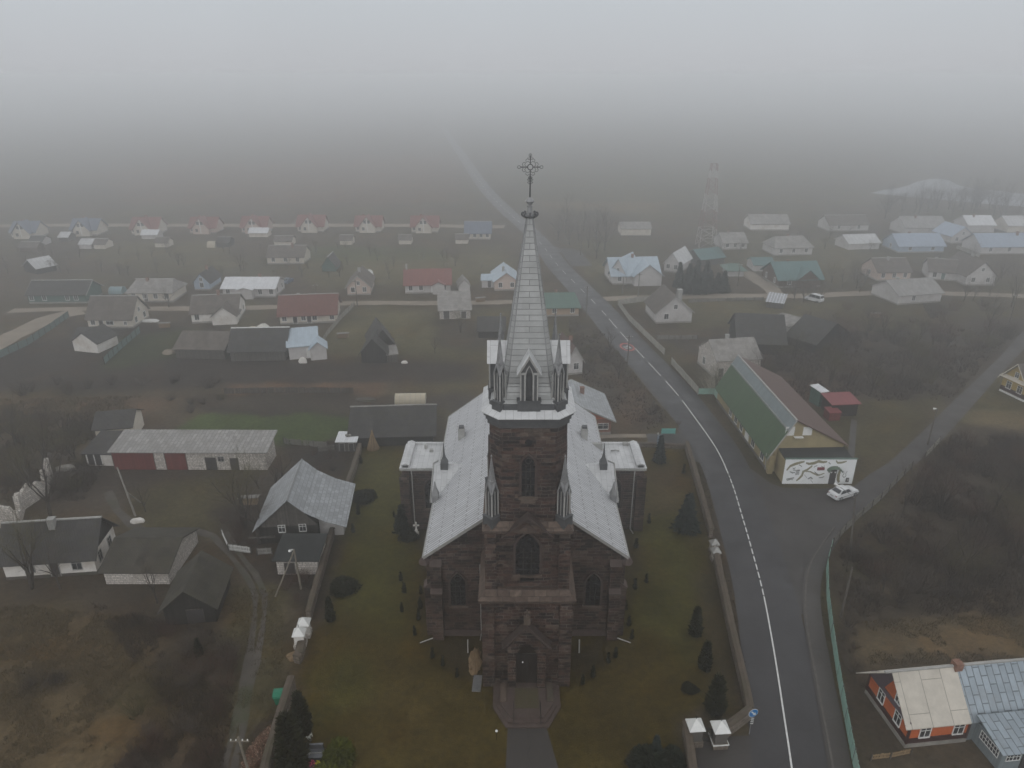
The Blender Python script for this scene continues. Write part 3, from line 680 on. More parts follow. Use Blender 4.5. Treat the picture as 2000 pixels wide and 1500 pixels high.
# lucarnes
def lucarne(ang):
    rot = Matrix.Translation((0, TC, 0)) @ Matrix.Rotation(ang, 4, 'Z')
    def bld(mb, name, mat, par):
        mb.v = [tuple(rot @ Vector((x, y, z))) for x, y, z in mb.v]; return mb.build(name, mat, par)
    F = -3.3
    b = MB(); b.box(-.92, .92, F, F + .8, 28.35, 29.3); b.box(-.98, .98, F - .05, F + .8, 29.3, 29.38)
    root = bld(b, 'lucarne', 'zinc_dark', church)
    p = MB()
    for s in (-1, 1):
        for u in (.34, .66): p.box(s * u - .055, s * u + .055, F + .05, F + .18, 29.38, 31.6)
        x0, x1 = sorted((s * .3, s * .82)); p.box(x0, x1, F, F + .3, 31.6, 31.74)
    bld(p, 'colonnette', 'zinc_pale', root)
    d = MB()
    for s in (-1, 1):
        x0, x1 = sorted((s * .36, s * .64)); d.box(x0, x1, F + .1, F + 1.1, 29.38, 31.6)
    d.box(-.36, .36, F + .55, F + 1.1, 29.38, 32.2)
    d.prism([(-.72, F + .14, 31.74), (.72, F + .14, 31.74), (0, F + .14, 33.0)], (0, .5, 0))
    bld(d, 'jamb', 'zinc_dark', root)
    a = MB(); arch_ring(a, 0, 29.4, 31.3, .27, 32.25, .09, lambda u, z: (u, F + .06, z), (0, .14, 0))
    for s in (-1, 1):
        a.prism([(s * .84, F - .02, 31.72), (s * .70, F - .02, 31.72), (0, F - .02, 32.9), (0, F - .02, 33.14)], (0, .12, 0))
    bld(a, 'arch_moulding', 'zinc_pale', root)
    r = MB()
    for s in (-1, 1):
        r.prism([(s * .92, F - .08, 31.62), (0, F - .08, 33.2), (0, F - .08, 33.3), (s * .98, F - .08, 31.62)], (0, 1.75, 0))
    bld(r, 'roof', 'chapel_tin', root)
for k in range(4): lucarne(k * math.pi / 2)
# pinnacles
def pinnacle(x, y, z, s=1.0, hb=1.0, hs=2.3, ht=2.5):
    ph = 0.0
    def dia(h, zz): return [(x + h * math.cos(ph + a), y + h * math.sin(ph + a), zz) for a in (0, math.pi / 2, math.pi, 1.5 * math.pi)]
    b = MB(); b.rings([dia(.88 * s, z), dia(.88 * s, z + hb), dia(.94 * s, z + hb), dia(.94 * s, z + hb + .08), dia(.7 * s, z + hb + .16)])
    root = b.build('pinnacle', 'zinc_dark', church); z1 = z + hb + .1; z2 = z1 + hs
    c = MB(); c.rings([dia(.42 * s, z1), dia(.42 * s, z2 + .3)]); c.build('core', 'zinc_dark', root)
    p = MB()
    for q in dia(.56 * s, 0): p.tube((q[0], q[1], z1), (q[0], q[1], z2), .085 * s, n=6)
    d = dia(.56 * s, 0)
    for k in range(4):
        mx_, my_ = (d[k][0] + d[(k + 1) % 4][0]) / 2, (d[k][1] + d[(k + 1) % 4][1]) / 2
        p.tube((mx_, my_, z1), (mx_, my_, z2), .05 * s, n=5)
    p.build('colonnette', 'zinc_pale', root)
    g = MB()
    for k in range(4):                                            # four steep gablets
        A, B = Vector(dia(.72 * s, z2 - .25)[k]), Vector(dia(.72 * s, z2 - .25)[(k + 1) % 4])
        Pk = (A + B) / 2 + Vector((0, 0, 1.25 * s)); cx_ = Vector((x, y, Pk.z))
        g.face([A, Pk, cx_ + Vector((0, 0, .1))]); g.face([Pk, B, cx_ + Vector((0, 0, .1))])
        A2, B2 = A.lerp(B, .14), A.lerp(B, .86); P2 = Pk - Vector((0, 0, .28 * s))
        g.prism([A, A2, P2, Pk], (Vector((x, y, A.z)) - (A + B) / 2) * .12); g.prism([B2, B, Pk, P2], (Vector((x, y, A.z)) - (A + B) / 2) * .12)
    g.rings([dia(.34 * s, z2 + .7 * s), dia(.40 * s, z2 + 1.05 * s), dia(.34 * s, z2 + 1.12 * s), dia(.03, z2 + 1.1 * s + ht)])
    g.lathe([(.06, z2 + 1.05 * s + ht), (.09, z2 + 1.15 * s + ht), (.02, z2 + 1.3 * s + ht)], 6, (x, y))
    g.build('spirelet', 'zinc', root)
for s1 in (-1, 1):
    for s2 in (-1, 1):
        pinnacle(s1 * 2.3, TC + s2 * 2.6, 28.2, .78, .85, 2.45, 2.2)
        pinnacle(s1 * 3.05, TC + s2 * 3.05, 17.55, .92, .95, 2.4, 2.2)
# tower openings
church_window(church, 0, 20.55, 23.5, .56, 24.5, lambda u, z: (u, TC - 3.24, z), (0, -1, 0))
wb = MB(); wb.box(-.62, .62, TC - 3.5, TC - 3.2, 19.95, 20.3); wb.build('window_ledge', 'dressed_stone', church)
church_window(church, 0, 12.6, 15.4, 1.05, 17.0, lambda u, z: (u, TC - 3.42, z), (0, -1, 0))
for s in (-1, 1): church_window(church, TC, 20.55, 23.5, .56, 24.5, lambda u, z, s=s: (s * 3.24, u, z), (s, 0, 0))
oc_ = MB()
oc_.prism([(.3 * math.cos(a), TC - 3.28, 25.6 + .3 * math.sin(a)) for a in np.linspace(0, 2 * math.pi, 13)[:-1]], (0, .2, 0)); oc_.build('oculus', 'church_glass', church)
def gablet(parent, name, hw, ze, zp, y0, y1, th=.32):
    g = MB()
    for s in (-1, 1): g.prism([(s * (hw + .25), y0, ze - .1), (0, y0, zp), (0, y0, zp + th), (s * (hw + .25 + th * .6), y0, ze - .1)], (0, y1 - y0, 0))
    return g.build(name, 'surround_stone', parent)
gw = MB()
gw.prism(fp([(-2.0, 16.9), (-1.35, 16.9), (-1.2, 17.05), (0, 18.3), (1.2, 17.05), (1.35, 16.9), (2.0, 16.9), (0, 18.75)], TC - 3.95), (0, .6, 0)); gw.build('window_gable', 'fieldstone', church)
gablet(church, 'hood_mould', 1.9, 16.95, 18.75, TC - 4.1, TC - 3.2, .26)
bl = MB(); bl.box(-.62, .62, TC - 3.75, TC - 3.3, 12.0, 12.12)
for q in np.linspace(-.6, .6, 9): bl.tube((q, TC - 3.72, 12.1), (q, TC - 3.72, 12.75), .02, n=4)
bl.box(-.62, .62, TC - 3.75, TC - 3.69, 12.74, 12.8); bl.build('balcony_rail', 'iron', church)
# portal
po = MB()
a = archpts(0, .5, 4.1, .98, 5.75)
out = [(-1.75, .5)] + [a[0]] + [a[k] for k in range(len(a) - 1, 0, -1)] + [(1.75, .5), (1.75, 5.35), (0, 7.7), (-1.75, 5.35)]
po.prism(fp([(-1.75, .5), (-.98, .5), (-.98, 4.1), (-1.75, 5.35)], -.62), (0, .66, 0)); po.prism(fp([(.98, .5), (1.75, .5), (1.75, 5.35), (.98, 4.1)], -.62), (0, .66, 0))
top = [a[k] for k in range(2, len(a))]
po.prism(fp([(1.75, 5.35), (0, 7.7), (-1.75, 5.35)] + [p for p in reversed(top)], -.62), (0, .66, 0))
portal = po.build('portal', 'fieldstone', church)
gablet(portal, 'portal_gable', 1.8, 5.45, 7.6, -.8, .2, .36)
dm = MB(); dm.prism(fp(archpts(0, .5, 4.1, .98, 5.75), -.02), (0, .2, 0)); door = dm.build('door', 'church_door', church)
db = MB(); db.box(-.02, .02, -.06, -.02, .5, 4.2); db.box(-.98, .98, -.07, -.02, 3.9, 4.1)
for q in (-.9, -.5, -.12, .12, .5, .9): db.box(q - .025, q + .025, -.05, -.02, .6, 3.9)
db.build('door_panel', 'wood_black', door)
dh = MB(); dh.box(-.42, -.3, -.09, -.02, 3.0, 3.12); dh.build('notice', 'white_paint', door)
pc = MB(); pc.box(-.3, .3, -.55, -.1, 7.9, 8.7); pc.box(-.07, .07, -.4, -.26, 8.7, 9.45); pc.box(-.28, .28, -.4, -.26, 9.05, 9.2)
pc.build('portal_cross', 'dressed_stone', portal)
# steps with the landing
for k, (e, z) in enumerate(((0, .17), (.36, .34), (.72, .5))):
    st = MB(); st.prism([(-3.1 + e, 0.3, -.2), (-3.1 + e, -2.5, -.2), (-1.9 + e * .6, -4.7 + e, -.2), (1.9 - e * .6, -4.7 + e, -.2), (3.1 - e, -2.5, -.2), (3.1 - e, .3, -.2)], (0, 0, .2 + z))
    st.build('step', 'step_stone', church)
mt = MB(); mt.box(-1.08, 1.08, -3.0, -.7, .5, .525); mt.build('door_mat', 'coir_mat', church)
for s in (-1, 1):
    rl = MB()
    for y in (-4.45, -3.7, -2.9): rl.tube((s * 1.2, y, .1), (s * 1.2, y, 1.35), .025, n=5)
    rl.tube((s * 1.2, -4.45, 1.35), (s * 1.2, -2.9, 1.35), .025, n=5); rl.tube((s * 1.2, -4.45, .8), (s * 1.2, -2.9, .8), .02, n=5)
    rl.build('handrail', 'iron', church)
    cw = MB(); cw.box(s * 2.15 - .28, s * 2.15 + .28, -2.3, -.2, .5, .62); cw.build('side_slab', 'dressed_stone', church)
# nave
NF, NB, NH, ZE = 6.8, 37.3, 9.3, 10.1
SL = 0.752; RZ = ZE + SL * 9.95
nv = MB()
nv.prism([(-NH, NF, -.3), (NH, NF, -.3), (NH, NF, ZE + .3), (0, NF, RZ - .25), (-NH, NF, ZE + .3)], (0, NB - NF, 0))
nv.build('nave_wall', 'fieldstone', church)
pl = MB(); pl.box(-NH - .2, -3.9, NF - .2, NF, -.3, .75); pl.box(3.9, NH + .2, NF - .2, NF, -.3, .75)
pl.box(-NH - .2, -NH, NF - .2, NB, -.3, .75); pl.box(NH, NH + .2, NF - .2, NB, -.3, .75)
pl.build('plinth', 'step_stone', church)
rf = MB()
for s in (-1, 1):
    rf.prism([(s * 9.95, NF - .35, ZE), (0, NF - .35, RZ), (0, NF - .35, RZ - .2), (s * 9.95, NF - .35, ZE - .16)], (0, NB - NF + .7, 0))
nroof = rf.build('nave_roof', 'church_tin', church)
vt = MB()
for s in (-1, 1):                                                    # verge boards and gutters
    for y in (NF - .42, NB + .36): vt.prism([(s * 9.98, y, ZE + .05), (0, y, RZ + .06), (0, y, RZ - .3), (s * 9.98, y, ZE - .3)], (0, .07, 0))
    vt.box(*sorted((s * 9.95, s * 10.12)), NF - .3, 16.4, ZE - .22, ZE - .04)
    vt.box(*sorted((s * 9.95, s * 10.12)), 25.0, NB + .3, ZE - .22, ZE - .04)
vt.box(-.16, .16, NF - .3, NB + .3, RZ - .02, RZ + .09)
vt.build('verge', 'zinc_pale', nroof)
for s in (-1, 1):                                                    # stepped nave buttresses with sloped caps
    for y in (NF, 11.5, NB - 1.2):
        cb = MB(); cb.box(*sorted((s * 9.2, s * 10.1)), y - .1, y + 1.0, -.3, 6.2); cb.box(*sorted((s * 9.2, s * 9.8)), y, y + .9, 6.2, 9.2); b_ = cb.build('nave_buttress', 'fieldstone', church)
        bc = MB(); bc.prism([(s * 9.3, y - .15, 6.9), (s * 10.2, y - .15, 6.15), (s * 9.3, y - .15, 6.15)], (0, 1.2, 0)); bc.build('buttress_cap', 'step_stone', b_)
        bc = MB(); bc.prism([(s * 9.2, y - .05, 9.75), (s * 9.9, y - .05, 9.15), (s * 9.2, y - .05, 9.15)], (0, 1.0, 0)); bc.build('buttress_cap', 'step_stone', b_)
    cb = MB(); x0, x1 = sorted((s * 8.3, s * 9.4)); cb.box(x0, x1, NF - .8, NF, -.3, 6.0); cb.box(x0, x1, NF - .45, NF, 6.0, 9.0); b_ = cb.build('nave_buttress', 'fieldstone', church)
    bc = MB(); bc.prism([(s * 8.25, NF - .9, 5.95), (s * 8.25, NF, 6.7), (s * 8.25, NF, 5.95)], (s * 1.2, 0, 0)); bc.build('buttress_cap', 'step_stone', b_)
    bc = MB(); bc.prism([(s * 8.25, NF - .5, 8.95), (s * 8.25, NF, 9.5), (s * 8.25, NF, 8.95)], (s * 1.2, 0, 0)); bc.build('buttress_cap', 'step_stone', b_)
    bc = MB(); bc.lathe([(.45, 8.9), (.6, 9.0), (.6, 9.12), (.42, 9.5), (.18, 9.7), (.06, 9.85)], 10, (s * 9.95, NF + .2)); bc.build('corner_cap', 'step_stone', church)
for s in (-1, 1):
    church_window(church, s * 6.75, 3.9, 6.6, .74, 7.9, lambda u, z: (u, NF, z), (0, -1, 0))
    for y in (10.0, 14.6): church_window(church, y, 3.9, 6.8, .75, 8.2, lambda u, z, s=s: (s * NH, u, z), (s, 0, 0))
    # shallow cross gable with its finials
    gx = 10.15; yc = 20.6; hw = 4.1
    cg = MB(); cg.prism([(s * 9.0, yc - hw, 0), (s * 9.0, yc + hw, 0), (s * 9.0, yc + hw, 10.1), (s * 9.0, yc, 12.1), (s * 9.0, yc - hw, 10.1)], (s * 1.0, 0, 0))
    cgo = cg.build('cross_gable', 'fieldstone', church)
    gr_ = MB()
    for q in (-1, 1):
        gr_.prism([(s * 10.25, yc + q * 4.5, 10.1), (s * 10.25, yc, 12.32), (s * 6.9, yc, 12.32), (s * 9.85, yc + q * 4.5, 10.1)], (0, 0, -.1))
    gr_.build('gable_roof', 'chapel_tin', cgo)
    gv = MB()
    for q in (-1, 1): gv.prism([(s * 10.28, yc + q * 4.55, 10.0), (s * 10.28, yc, 12.25), (s * 10.28, yc, 12.48), (s * 10.28, yc + q * 4.55, 10.25)], (s * .1, 0, 0))
    gv.build('verge', 'zinc_pale', cgo)
    fn = MB(); fn.box(s * 9.05 - .42, s * 9.05 + .42, yc - .75, yc + .05, 11.9, 12.75)
    fn.rings([[(s * 9.05 + dx * h, yc - .35 + dy * h, z) for dx, dy in ((-1, -1), (1, -1), (1, 1), (-1, 1))] for h, z in ((.42, 12.75), (.2, 13.3), (.1, 13.9), (.03, 15.2))])
    fn.build('gable_finial', 'zinc_dark', cgo)
    f2 = MB(); f2.rings([[(s * 9.75 + dx * h, yc - 4.3 + dy * h, z) for dx, dy in ((-1, -1), (1, -1), (1, 1), (-1, 1))] for h, z in ((.34, 9.9), (.34, 10.9), (.4, 10.95), (.18, 11.7), (.03, 12.6))])
    f2.build('corner_finial', 'zinc', cgo)
    church_window(cgo, yc, 3.5, 7.2, 1.0, 9.0, lambda u, z, s=s: (s * 10.0, u, z), (s, 0, 0))
    # flat-roofed side chapel
    y0, y1, xo = 25.5, 31.4, 15.1
    ch = MB(); ch.box(*sorted((s * 9.3, s * 14.9)), y0, y1, -.3, 8.9)
    for yy in (y0 - .45, y1 - .5): ch.box(*sorted((s * 14.0, s * 15.2)), yy, yy + .95, -.3, 7.9)
    cho = ch.build('side_chapel', 'fieldstone', church)
    cr = MB(); cr.box(*sorted((s * 9.2, s * 15.15)), y0 - .2, y1 + .2, 8.9, 9.05)
    cr.build('roof', 'chapel_tin', cho)
    pr = MB(); pr.prism([(s * 13.9, y0 - .1, 9.05), (s * 14.9, y0 - .1, 9.05), (s * 14.9, y0 - .1, 9.4), (s * 14.4, y0 - .1, 9.6), (s * 13.9, y0 - .1, 9.4)], (0, y1 - y0 + .2, 0))
    pr.box(*sorted((s * 9.3, s * 13.9)), y1 - .15, y1 + .22, 9.05, 9.3)
    pr.build('parapet', 'chapel_tin', cho)
    pd = MB(); pd.box(*sorted((s * 14.05, s * 14.75)), y0 - .16, y0 - .1, 9.1, 9.38); pd.build('parapet_end', 'zinc_dark', cho)
    vn = MB()
    if s < 0:
        vn.box(-12.6, -12.25, 30.2, 30.6, 9.05, 9.5); vn.build('roof_vent', 'zinc_pale', cho); vn = MB(); vn.box(-11.85, -11.4, 29.3, 29.7, 9.05, 9.35)
    else:
        vn.tube((11.3, 29.6, 9.1), (11.8, 29.2, 9.4), .09); vn.tube((11.8, 29.2, 9.4), (12.3, 29.6, 9.1), .09); vn.build('roof_vent', 'zinc_pale', cho); vn = MB(); vn.box(13.0, 13.7, 31.0, 31.3, 9.05, 9.5)
    vn.build('roof_vent', 'zinc_pale', cho)
    gt = MB(); gt.box(*sorted((s * 10.0, s * 15.1)), y0 - .36, y0 - .2, 8.72, 8.88); gt.tube((s * 13.7, y0 - .3, 8.8), (s * 13.6, y0 - .55, 8.2), .07); gt.tube((s * 13.6, y0 - .55, 8.2), (s * 13.6, y0 - .5, .4), .07); gt.tube((s * 13.6, y0 - .5, .4), (s * 13.9, y0 - 1.2, .15), .07)
    gt.build('downpipe', 'zinc_pale', cho)
    church_window(cho, s * 11.5, 3.2, 6.0, .7, 7.4, lambda u, z: (u, y0, z), (0, -1, 0))
    # small vent block on the nave roof
    zz = ZE + SL * (9.95 - 7.6)
    vb = MB(); vb.box(s * 7.6 - .4, s * 7.6 + .4, 27.6, 28.5, zz - .8, zz + 1.3)
    if s > 0: vb.box(8.0, 9.9, 27.7, 28.1, ZE - .0, ZE + 1.0)
    vbo = vb.build('roof_stack', 'grey_trim', nroof)
    vc = MB(); vc.box(s * 7.6 - .3, s * 7.6 + .3, 27.75, 28.35, zz + 1.3, zz + 1.55); vc.build('stack_cap', 'zinc_dark', nroof)
for s in (-1, 1): dp = MB(); dp.tube((s * 9.4, NF - .9, .4), (s * 10.7, NF - 1.3, .15), .06); dp.tube((s * 4.5, NF - .15, 9.0), (s * 4.5, NF - .15, .3), .06); dp.tube((s * 4.5, NF - .15, .3), (s * 4.6, NF - .9, .1), .06); dp.build('downpipe', 'zinc_pale', church)
ap = MB()
an = [math.pi * k / 5 for k in range(6)]
ap.prism([(-4.6, NB, -.3), (4.6, NB, -.3)] + [(4.6 * math.cos(a), NB + 4.6 * math.sin(a), -.3) for a in an[1:-1]], (0, 0, 9.6)); ap.build('apse', 'fieldstone', church)
sheets('tin_stripe', (0.34, 0.35, 0.37), 0.7, 8.0, 0.14, 0.1, 0.6, None, seamdark=1.8, metal=0)
# ------------------------------------------------------------------ houses
def clad(parent, name, pts, vec, mat):
    mb = MB(); mb.prism(pts, vec); return mb.build(name, mat, parent)
def window(parent, side, L, D, u, w, h, z, near, fr='white_paint', sash=2):
    """window standing 3 cm proud on one wall; u along the wall seen from outside"""
    def pl(a, b, dz0, dz1, o0, o1, mb, m=0):
        if side == 'f': mb.box(u + a, u + b, -o1, -o0, z + dz0, z + dz1, m)
        elif side == 'b': mb.box(L - u - b, L - u - a, D + o0, D + o1, z + dz0, z + dz1, m)
        elif side == 'r': mb.box(L + o0, L + o1, u + a, u + b, z + dz0, z + dz1, m)
        else: mb.box(-o1, -o0, D - u - b, D - u - a, z + dz0, z + dz1, m)
    a, b = -w / 2, w / 2; t = .07 if near else .10
    g = MB(); pl(a, b, 0, h, 0, .03, g)
    f = g if not near else MB(); m = 0 if near else 1
    pl(a - t, a, -t, h + t, 0, .07, f, m); pl(b, b + t, -t, h + t, 0, .07, f, m)
    pl(a, b, h, h + t, 0, .07, f, m); pl(a - .05, b + .05, -t - .03, 0, 0, .11, f, m)
    for k in range(1, sash): x = a + w * k / sash; pl(x - .025, x + .025, 0, h, .03, .06, f, m)
    if near:
        pl(a, b, h * .68, h * .68 + .05, .03, .06, f, m)
        o = g.build('window', 'glass', parent); f.build('frame', fr, o)
    else: o = g.build('window', ['glass', fr], parent)
    return o
def doorp(parent, side, L, D, u, w, h, z, mat, fr='white_paint'):
    mb = MB()
    def pl(a, b, z0, z1, o1, m):
        if side == 'f': mb.box(u + a, u + b, -o1, 0, z0, z1, m)
        elif side == 'r': mb.box(L, L + o1, u + a, u + b, z0, z1, m)
        elif side == 'l': mb.box(-o1, 0, D - u - b, D - u - a, z0, z1, m)
    pl(-w / 2, w / 2, z, z + h, .04, 0)
    pl(-w / 2 - .08, -w / 2, z, z + h + .08, .07, 1); pl(w / 2, w / 2 + .08, z, z + h + .08, .07, 1); pl(-w / 2, w / 2, z + h, z + h + .08, .07, 1)
    return mb.build('door', [mat, fr], parent)
def house(name, label, cat, A, B, D, hw, rise, wall='plaster_white', roof='slate_dark', ridge='x', over=.45, wins='', doors='', chim=(), group=None,
          plinth='concrete', wing=None, hip=0.0, cap=None, trim=None, gable=None, fr='white_paint', near=None, mono=None, Hz=0.0, shift=0.0, door_mat='door_dark', wsize=(.95, 1.25), exact=False):
    """A, B: where the ends of the front wall meet the ground. ridge 'x' runs along the front, 'y' away from it"""
    if cat == 'house' and not chim and mono is None:
        q = int(A[0] * 7 + A[1]) % 10
        if q < 8: chim = [(.3 + .05 * q, .42 if q % 2 else .6, .7 + .08 * q, 'red_brick' if q % 3 else 'grey_trim', .3)]
    a, b = (G(*A), G(*B)); d = b - a; L = d.length; rz = math.atan2(d.y, d.x)
    root = thing(name, label, cat, a, rz, group)
    if near is None: near = (a.y + b.y) / 2 < 135
    if a.y > 140 and not exact: hw *= .82; rise *= .88
    t = .12
    wl_, rf_ = MB(), MB()
    if mono is not None:                                     # single slope: mono = extra height at the back
        s = mono / D
        wl_.prism([(0, 0, -.2), (0, D, -.2), (0, D, hw + mono - .04), (0, 0, hw - .04)], (L, 0, 0))
        rf_.prism([(-over, -over, hw - s * over), (-over, D + over, hw + mono + s * over), (-over, D + over, hw + mono + s * over + t), (-over, -over, hw - s * over + t)], (L + 2 * over, 0, 0))
    elif ridge == 'x':
        s = rise / (D / 2); ze = hw - s * over
        top = (0, D / 2, hw + rise - .06)
        if hip:
            wl_.box(0, L, 0, D, -.2, hw - .02)
            hx = hip * L
            A4 = [(-over, -over, ze), (L + over, -over, ze), (L + over, D + over, ze), (-over, D + over, ze)]; R2 = [(hx, D / 2, hw + rise), (L - hx, D / 2, hw + rise)]
            up = [Vector(p) + Vector((0, 0, t)) for p in A4 + R2]
            for f in ((0, 1, 5, 4), (1, 2, 5), (2, 3, 4, 5), (3, 0, 4)): rf_.face([up[k] for k in f])
            for k in range(4): rf_.face([A4[k], A4[(k + 1) % 4], up[(k + 1) % 4], up[k]])
            rf_.face(A4[::-1])
        else:
            wl_.prism([(0, 0, -.2), (0, D, -.2), (0, D, hw - .03), top, (0, 0, hw - .03)], (L, 0, 0))
            rf_.prism([(-over, -over, ze), (-over, D / 2, hw + rise), (-over, D + over, ze), (-over, D + over, ze + t), (-over, D / 2, hw + rise + t), (-over, -over, ze + t)], (L + 2 * over, 0, 0))
    else:
        s = rise / (L / 2); ze = hw - s * over
        wl_.prism([(0, 0, -.2), (L, 0, -.2), (L, 0, hw - .03), (L / 2, 0, hw + rise - .06), (0, 0, hw - .03)], (0, D, 0))
        rf_.prism([(-over, -over, ze), (L / 2, -over, hw + rise), (L + over, -over, ze), (L + over, -over, ze + t), (L / 2, -over, hw + rise + t), (-over, -over, ze + t)], (0, D + 2 * over, 0))
    if wing:
        u0, u1, pj, wr = wing[:4]; wh = wing[4] if len(wing) > 4 else hw; w = u1 - u0; so = wr / (w / 2); o2 = over * .8; zo = wh - so * o2; m = (u0 + u1) / 2
        yb = D / 2
        wl_.prism([(u0, -pj, -.2), (u1, -pj, -.2), (u1, -pj, wh - .04), (m, -pj, wh + wr - .07), (u0, -pj, wh - .04)], (0, pj + .1 if pj > 0 else .1, 0))
        rf_.prism([(u0 - o2, -pj - over, zo), (m, -pj - over, wh + wr), (u1 + o2, -pj - over, zo), (u1 + o2, -pj - over, zo + t + .01), (m, -pj - over, wh + wr + t + .01), (u0 - o2, -pj - over, zo + t + .01)], (0, pj + over + yb * min(1, (wh + wr - hw) / max(rise, .1) + .1), 0))
    wo = wl_.build('wall', wall, root); ro = rf_.build('roof', roof, root)
    if gable:
        if ridge == 'y':
            clad(root, 'gable_panel', [(.0, -.03, hw - .05), (L, -.03, hw - .05), (L / 2, -.03, hw + rise - .1)], (0, .02, 0), gable)
        else:
            for x in (-.03, L + .01): clad(root, 'gable_panel', [(x, .0, hw - .05), (x, D, hw - .05), (x, D / 2, hw + rise - .1)], (.02, 0, 0), gable)
    if plinth and hw > 2.2:
        p = MB(); ph = .4
        p.box(-.06, L + .06, -.06, 0, -.1, ph); p.box(L, L + .06, 0, D, -.1, ph); p.box(-.06, 0, 0, D, -.1, ph); p.build('plinth', plinth, root)
    if cap:
        c = MB()
        if ridge == 'x': c.box(-over + hip * L, L + over - hip * L, D / 2 - .14, D / 2 + .14, hw + rise + .05, hw + rise + t + .07)
        else: c.box(L / 2 - .14, L / 2 + .14, -over, D + over, hw + rise + .05, hw + rise + t + .07)
        c.build('ridge_cap', cap, ro)
    if trim and mono is None:
        c = MB()
        if ridge == 'x':
            for x in (-over - .05, L + over):
                if x > 0: c.build('verge_board', trim, ro); c = MB()
                c.prism([(x, -over, ze - .1), (x, D / 2, hw + rise - .1), (x, D + over, ze - .1), (x, D + over, ze + t + .03), (x, D / 2, hw + rise + t + .03), (x, -over, ze + t + .03)], (.05, 0, 0))
        else:
            for y in (-over - .05, D + over):
                if y > 0: c.build('verge_board', trim, ro); c = MB()
                c.prism([(-over, y, ze - .1), (L / 2, y, hw + rise - .1), (L + over, y, ze - .1), (L + over, y, ze + t + .03), (L / 2, y, hw + rise + t + .03), (-over, y, ze + t + .03)], (0, .05, 0))
        c.build('verge_board', trim, ro)
    ww, wh_ = wsize
    for tk in wins.split():
        sd = tk[0]; ln = L if sd in 'fb' else D
        if tk[1] == 'a':                                      # attic light in a gable
            zz = hw + rise * float(tk[2:] or .12); window(root, sd, L, D, ln / 2, .75, .9, zz, near, fr)
        elif tk[1] == '@':
            v = [float(q) for q in tk[2:].split(',')]; window(root, sd, L, D, ln * v[0], v[1] if len(v) > 1 else ww, v[2] if len(v) > 2 else wh_, v[3] if len(v) > 3 else hw * .36, near, fr)
        else:
            n = int(tk[1:])
            for k in range(n): window(root, sd, L, D, ln * (k + .5) / n, ww, wh_, hw * .36, near, fr)
    for tk in doors.split():
        v = [float(q) for q in tk[2:].split(',')]
        doorp(root, tk[0], L, D, (L if tk[0] in 'fb' else D) * v[0], v[1] if len(v) > 1 else .95, v[2] if len(v) > 2 else 2.0, .1, door_mat, fr)
    for c in chim:
        cx, cy, hh = c[:3]; mat = c[3] if len(c) > 3 else 'red_brick'; sz = c[4] if len(c) > 4 else .32
        if mono is not None: zr = hw + mono * cy
        elif ridge == 'x': zr = hw + rise * (1 - abs(cy - .5) * 2)
        else: zr = hw + rise * (1 - abs(cx - .5) * 2)
        m = MB(); X, Y = cx * L, cy * D; m.box(X - sz, X + sz, Y - sz, Y + sz, zr - .6, zr + hh); m.box(X - sz - .06, X + sz + .06, Y - sz - .06, Y + sz + .06, zr + hh, zr + hh + .12)
        m.build('chimney', mat, ro)
    root['_L'] = L; root['_D'] = D
    return root, L, D

# --- the street of like cottages in the mist
rowx = [(47, 468, 0), (165, 463, 0), (283, 461, 1), (395, 459, 1), (497, 458, 1), (607, 456, 1), (718, 456, 1), (828, 457, 1)]
rowl = ['blue-roofed cottage in the mist, farthest left in the street of like cottages', 'blue-roofed cottage in the mist beside the first red-roofed cottage of the far street',
        'faint red-roofed cottage, farthest left of the red ones in the far street', 'red-roofed cream cottage in mist, second red one from the left in the far street',
        'red-roofed pinkish cottage in mist, with a long white-roofed shed before it', 'red-roofed cream cottage with a dark porch, third from the right in the far street',
        'red-roofed cream cottage, second from the right in the far street', 'red-roofed cream cottage nearest the road, rightmost of the far street']
for k, ((px, py, r), lb) in enumerate(zip(rowx, rowl)):
    w = 21
    house('cottage', lb, 'house', (px - 23 - k % 3, py - 3), (px + 24 + (k * 5) % 4, py - 3), 7.6, 2.9, 3.3 + .15 * (k % 3), 'plaster_pink' if k in (3, 4) else 'plaster_cream', 'tin_red' if r else 'tin_navy', 'x', .6,
          wins='f@.1', chim=[(.25 + .08 * (k % 3), .62, 1.0 + .15 * (k % 3), 'red_brick', .35)], wing=(1.7, 7.5, 1.6, 3.5), group='like cottages along the far street', near=False)
    o = COL.objects[-1]
# windows of their projecting front gables
for r in [o for o in COL.objects if o.get('group') == 'like cottages along the far street']:
    for (u, z) in ((3.2, .9), (3.9, 3.4), (5.3, 3.4)):
        mb = MB(); mb.box(u - .45, u + .45, -1.65, -1.6, z, z + 1.1, 0); mb.box(u - .55, u + .55, -1.67, -1.61, z - .1, z, 1); mb.build('window', ['glass', 'white_paint'], r)
    mb = MB(); mb.box(4.48, 4.74, -1.68, -1.6, .3, 5.4); mb.build('corner_strip', 'white_paint', r)
house('blue_roof_house', 'wide blue-roofed cream house beside the road in the mist', 'house', (909, 468), (958, 468), 8, 3.0, 3.6, 'plaster_cream', 'tin_navy', over=.5, wins='f4', cap='grey_trim', chim=[(.25, .6, .9)])
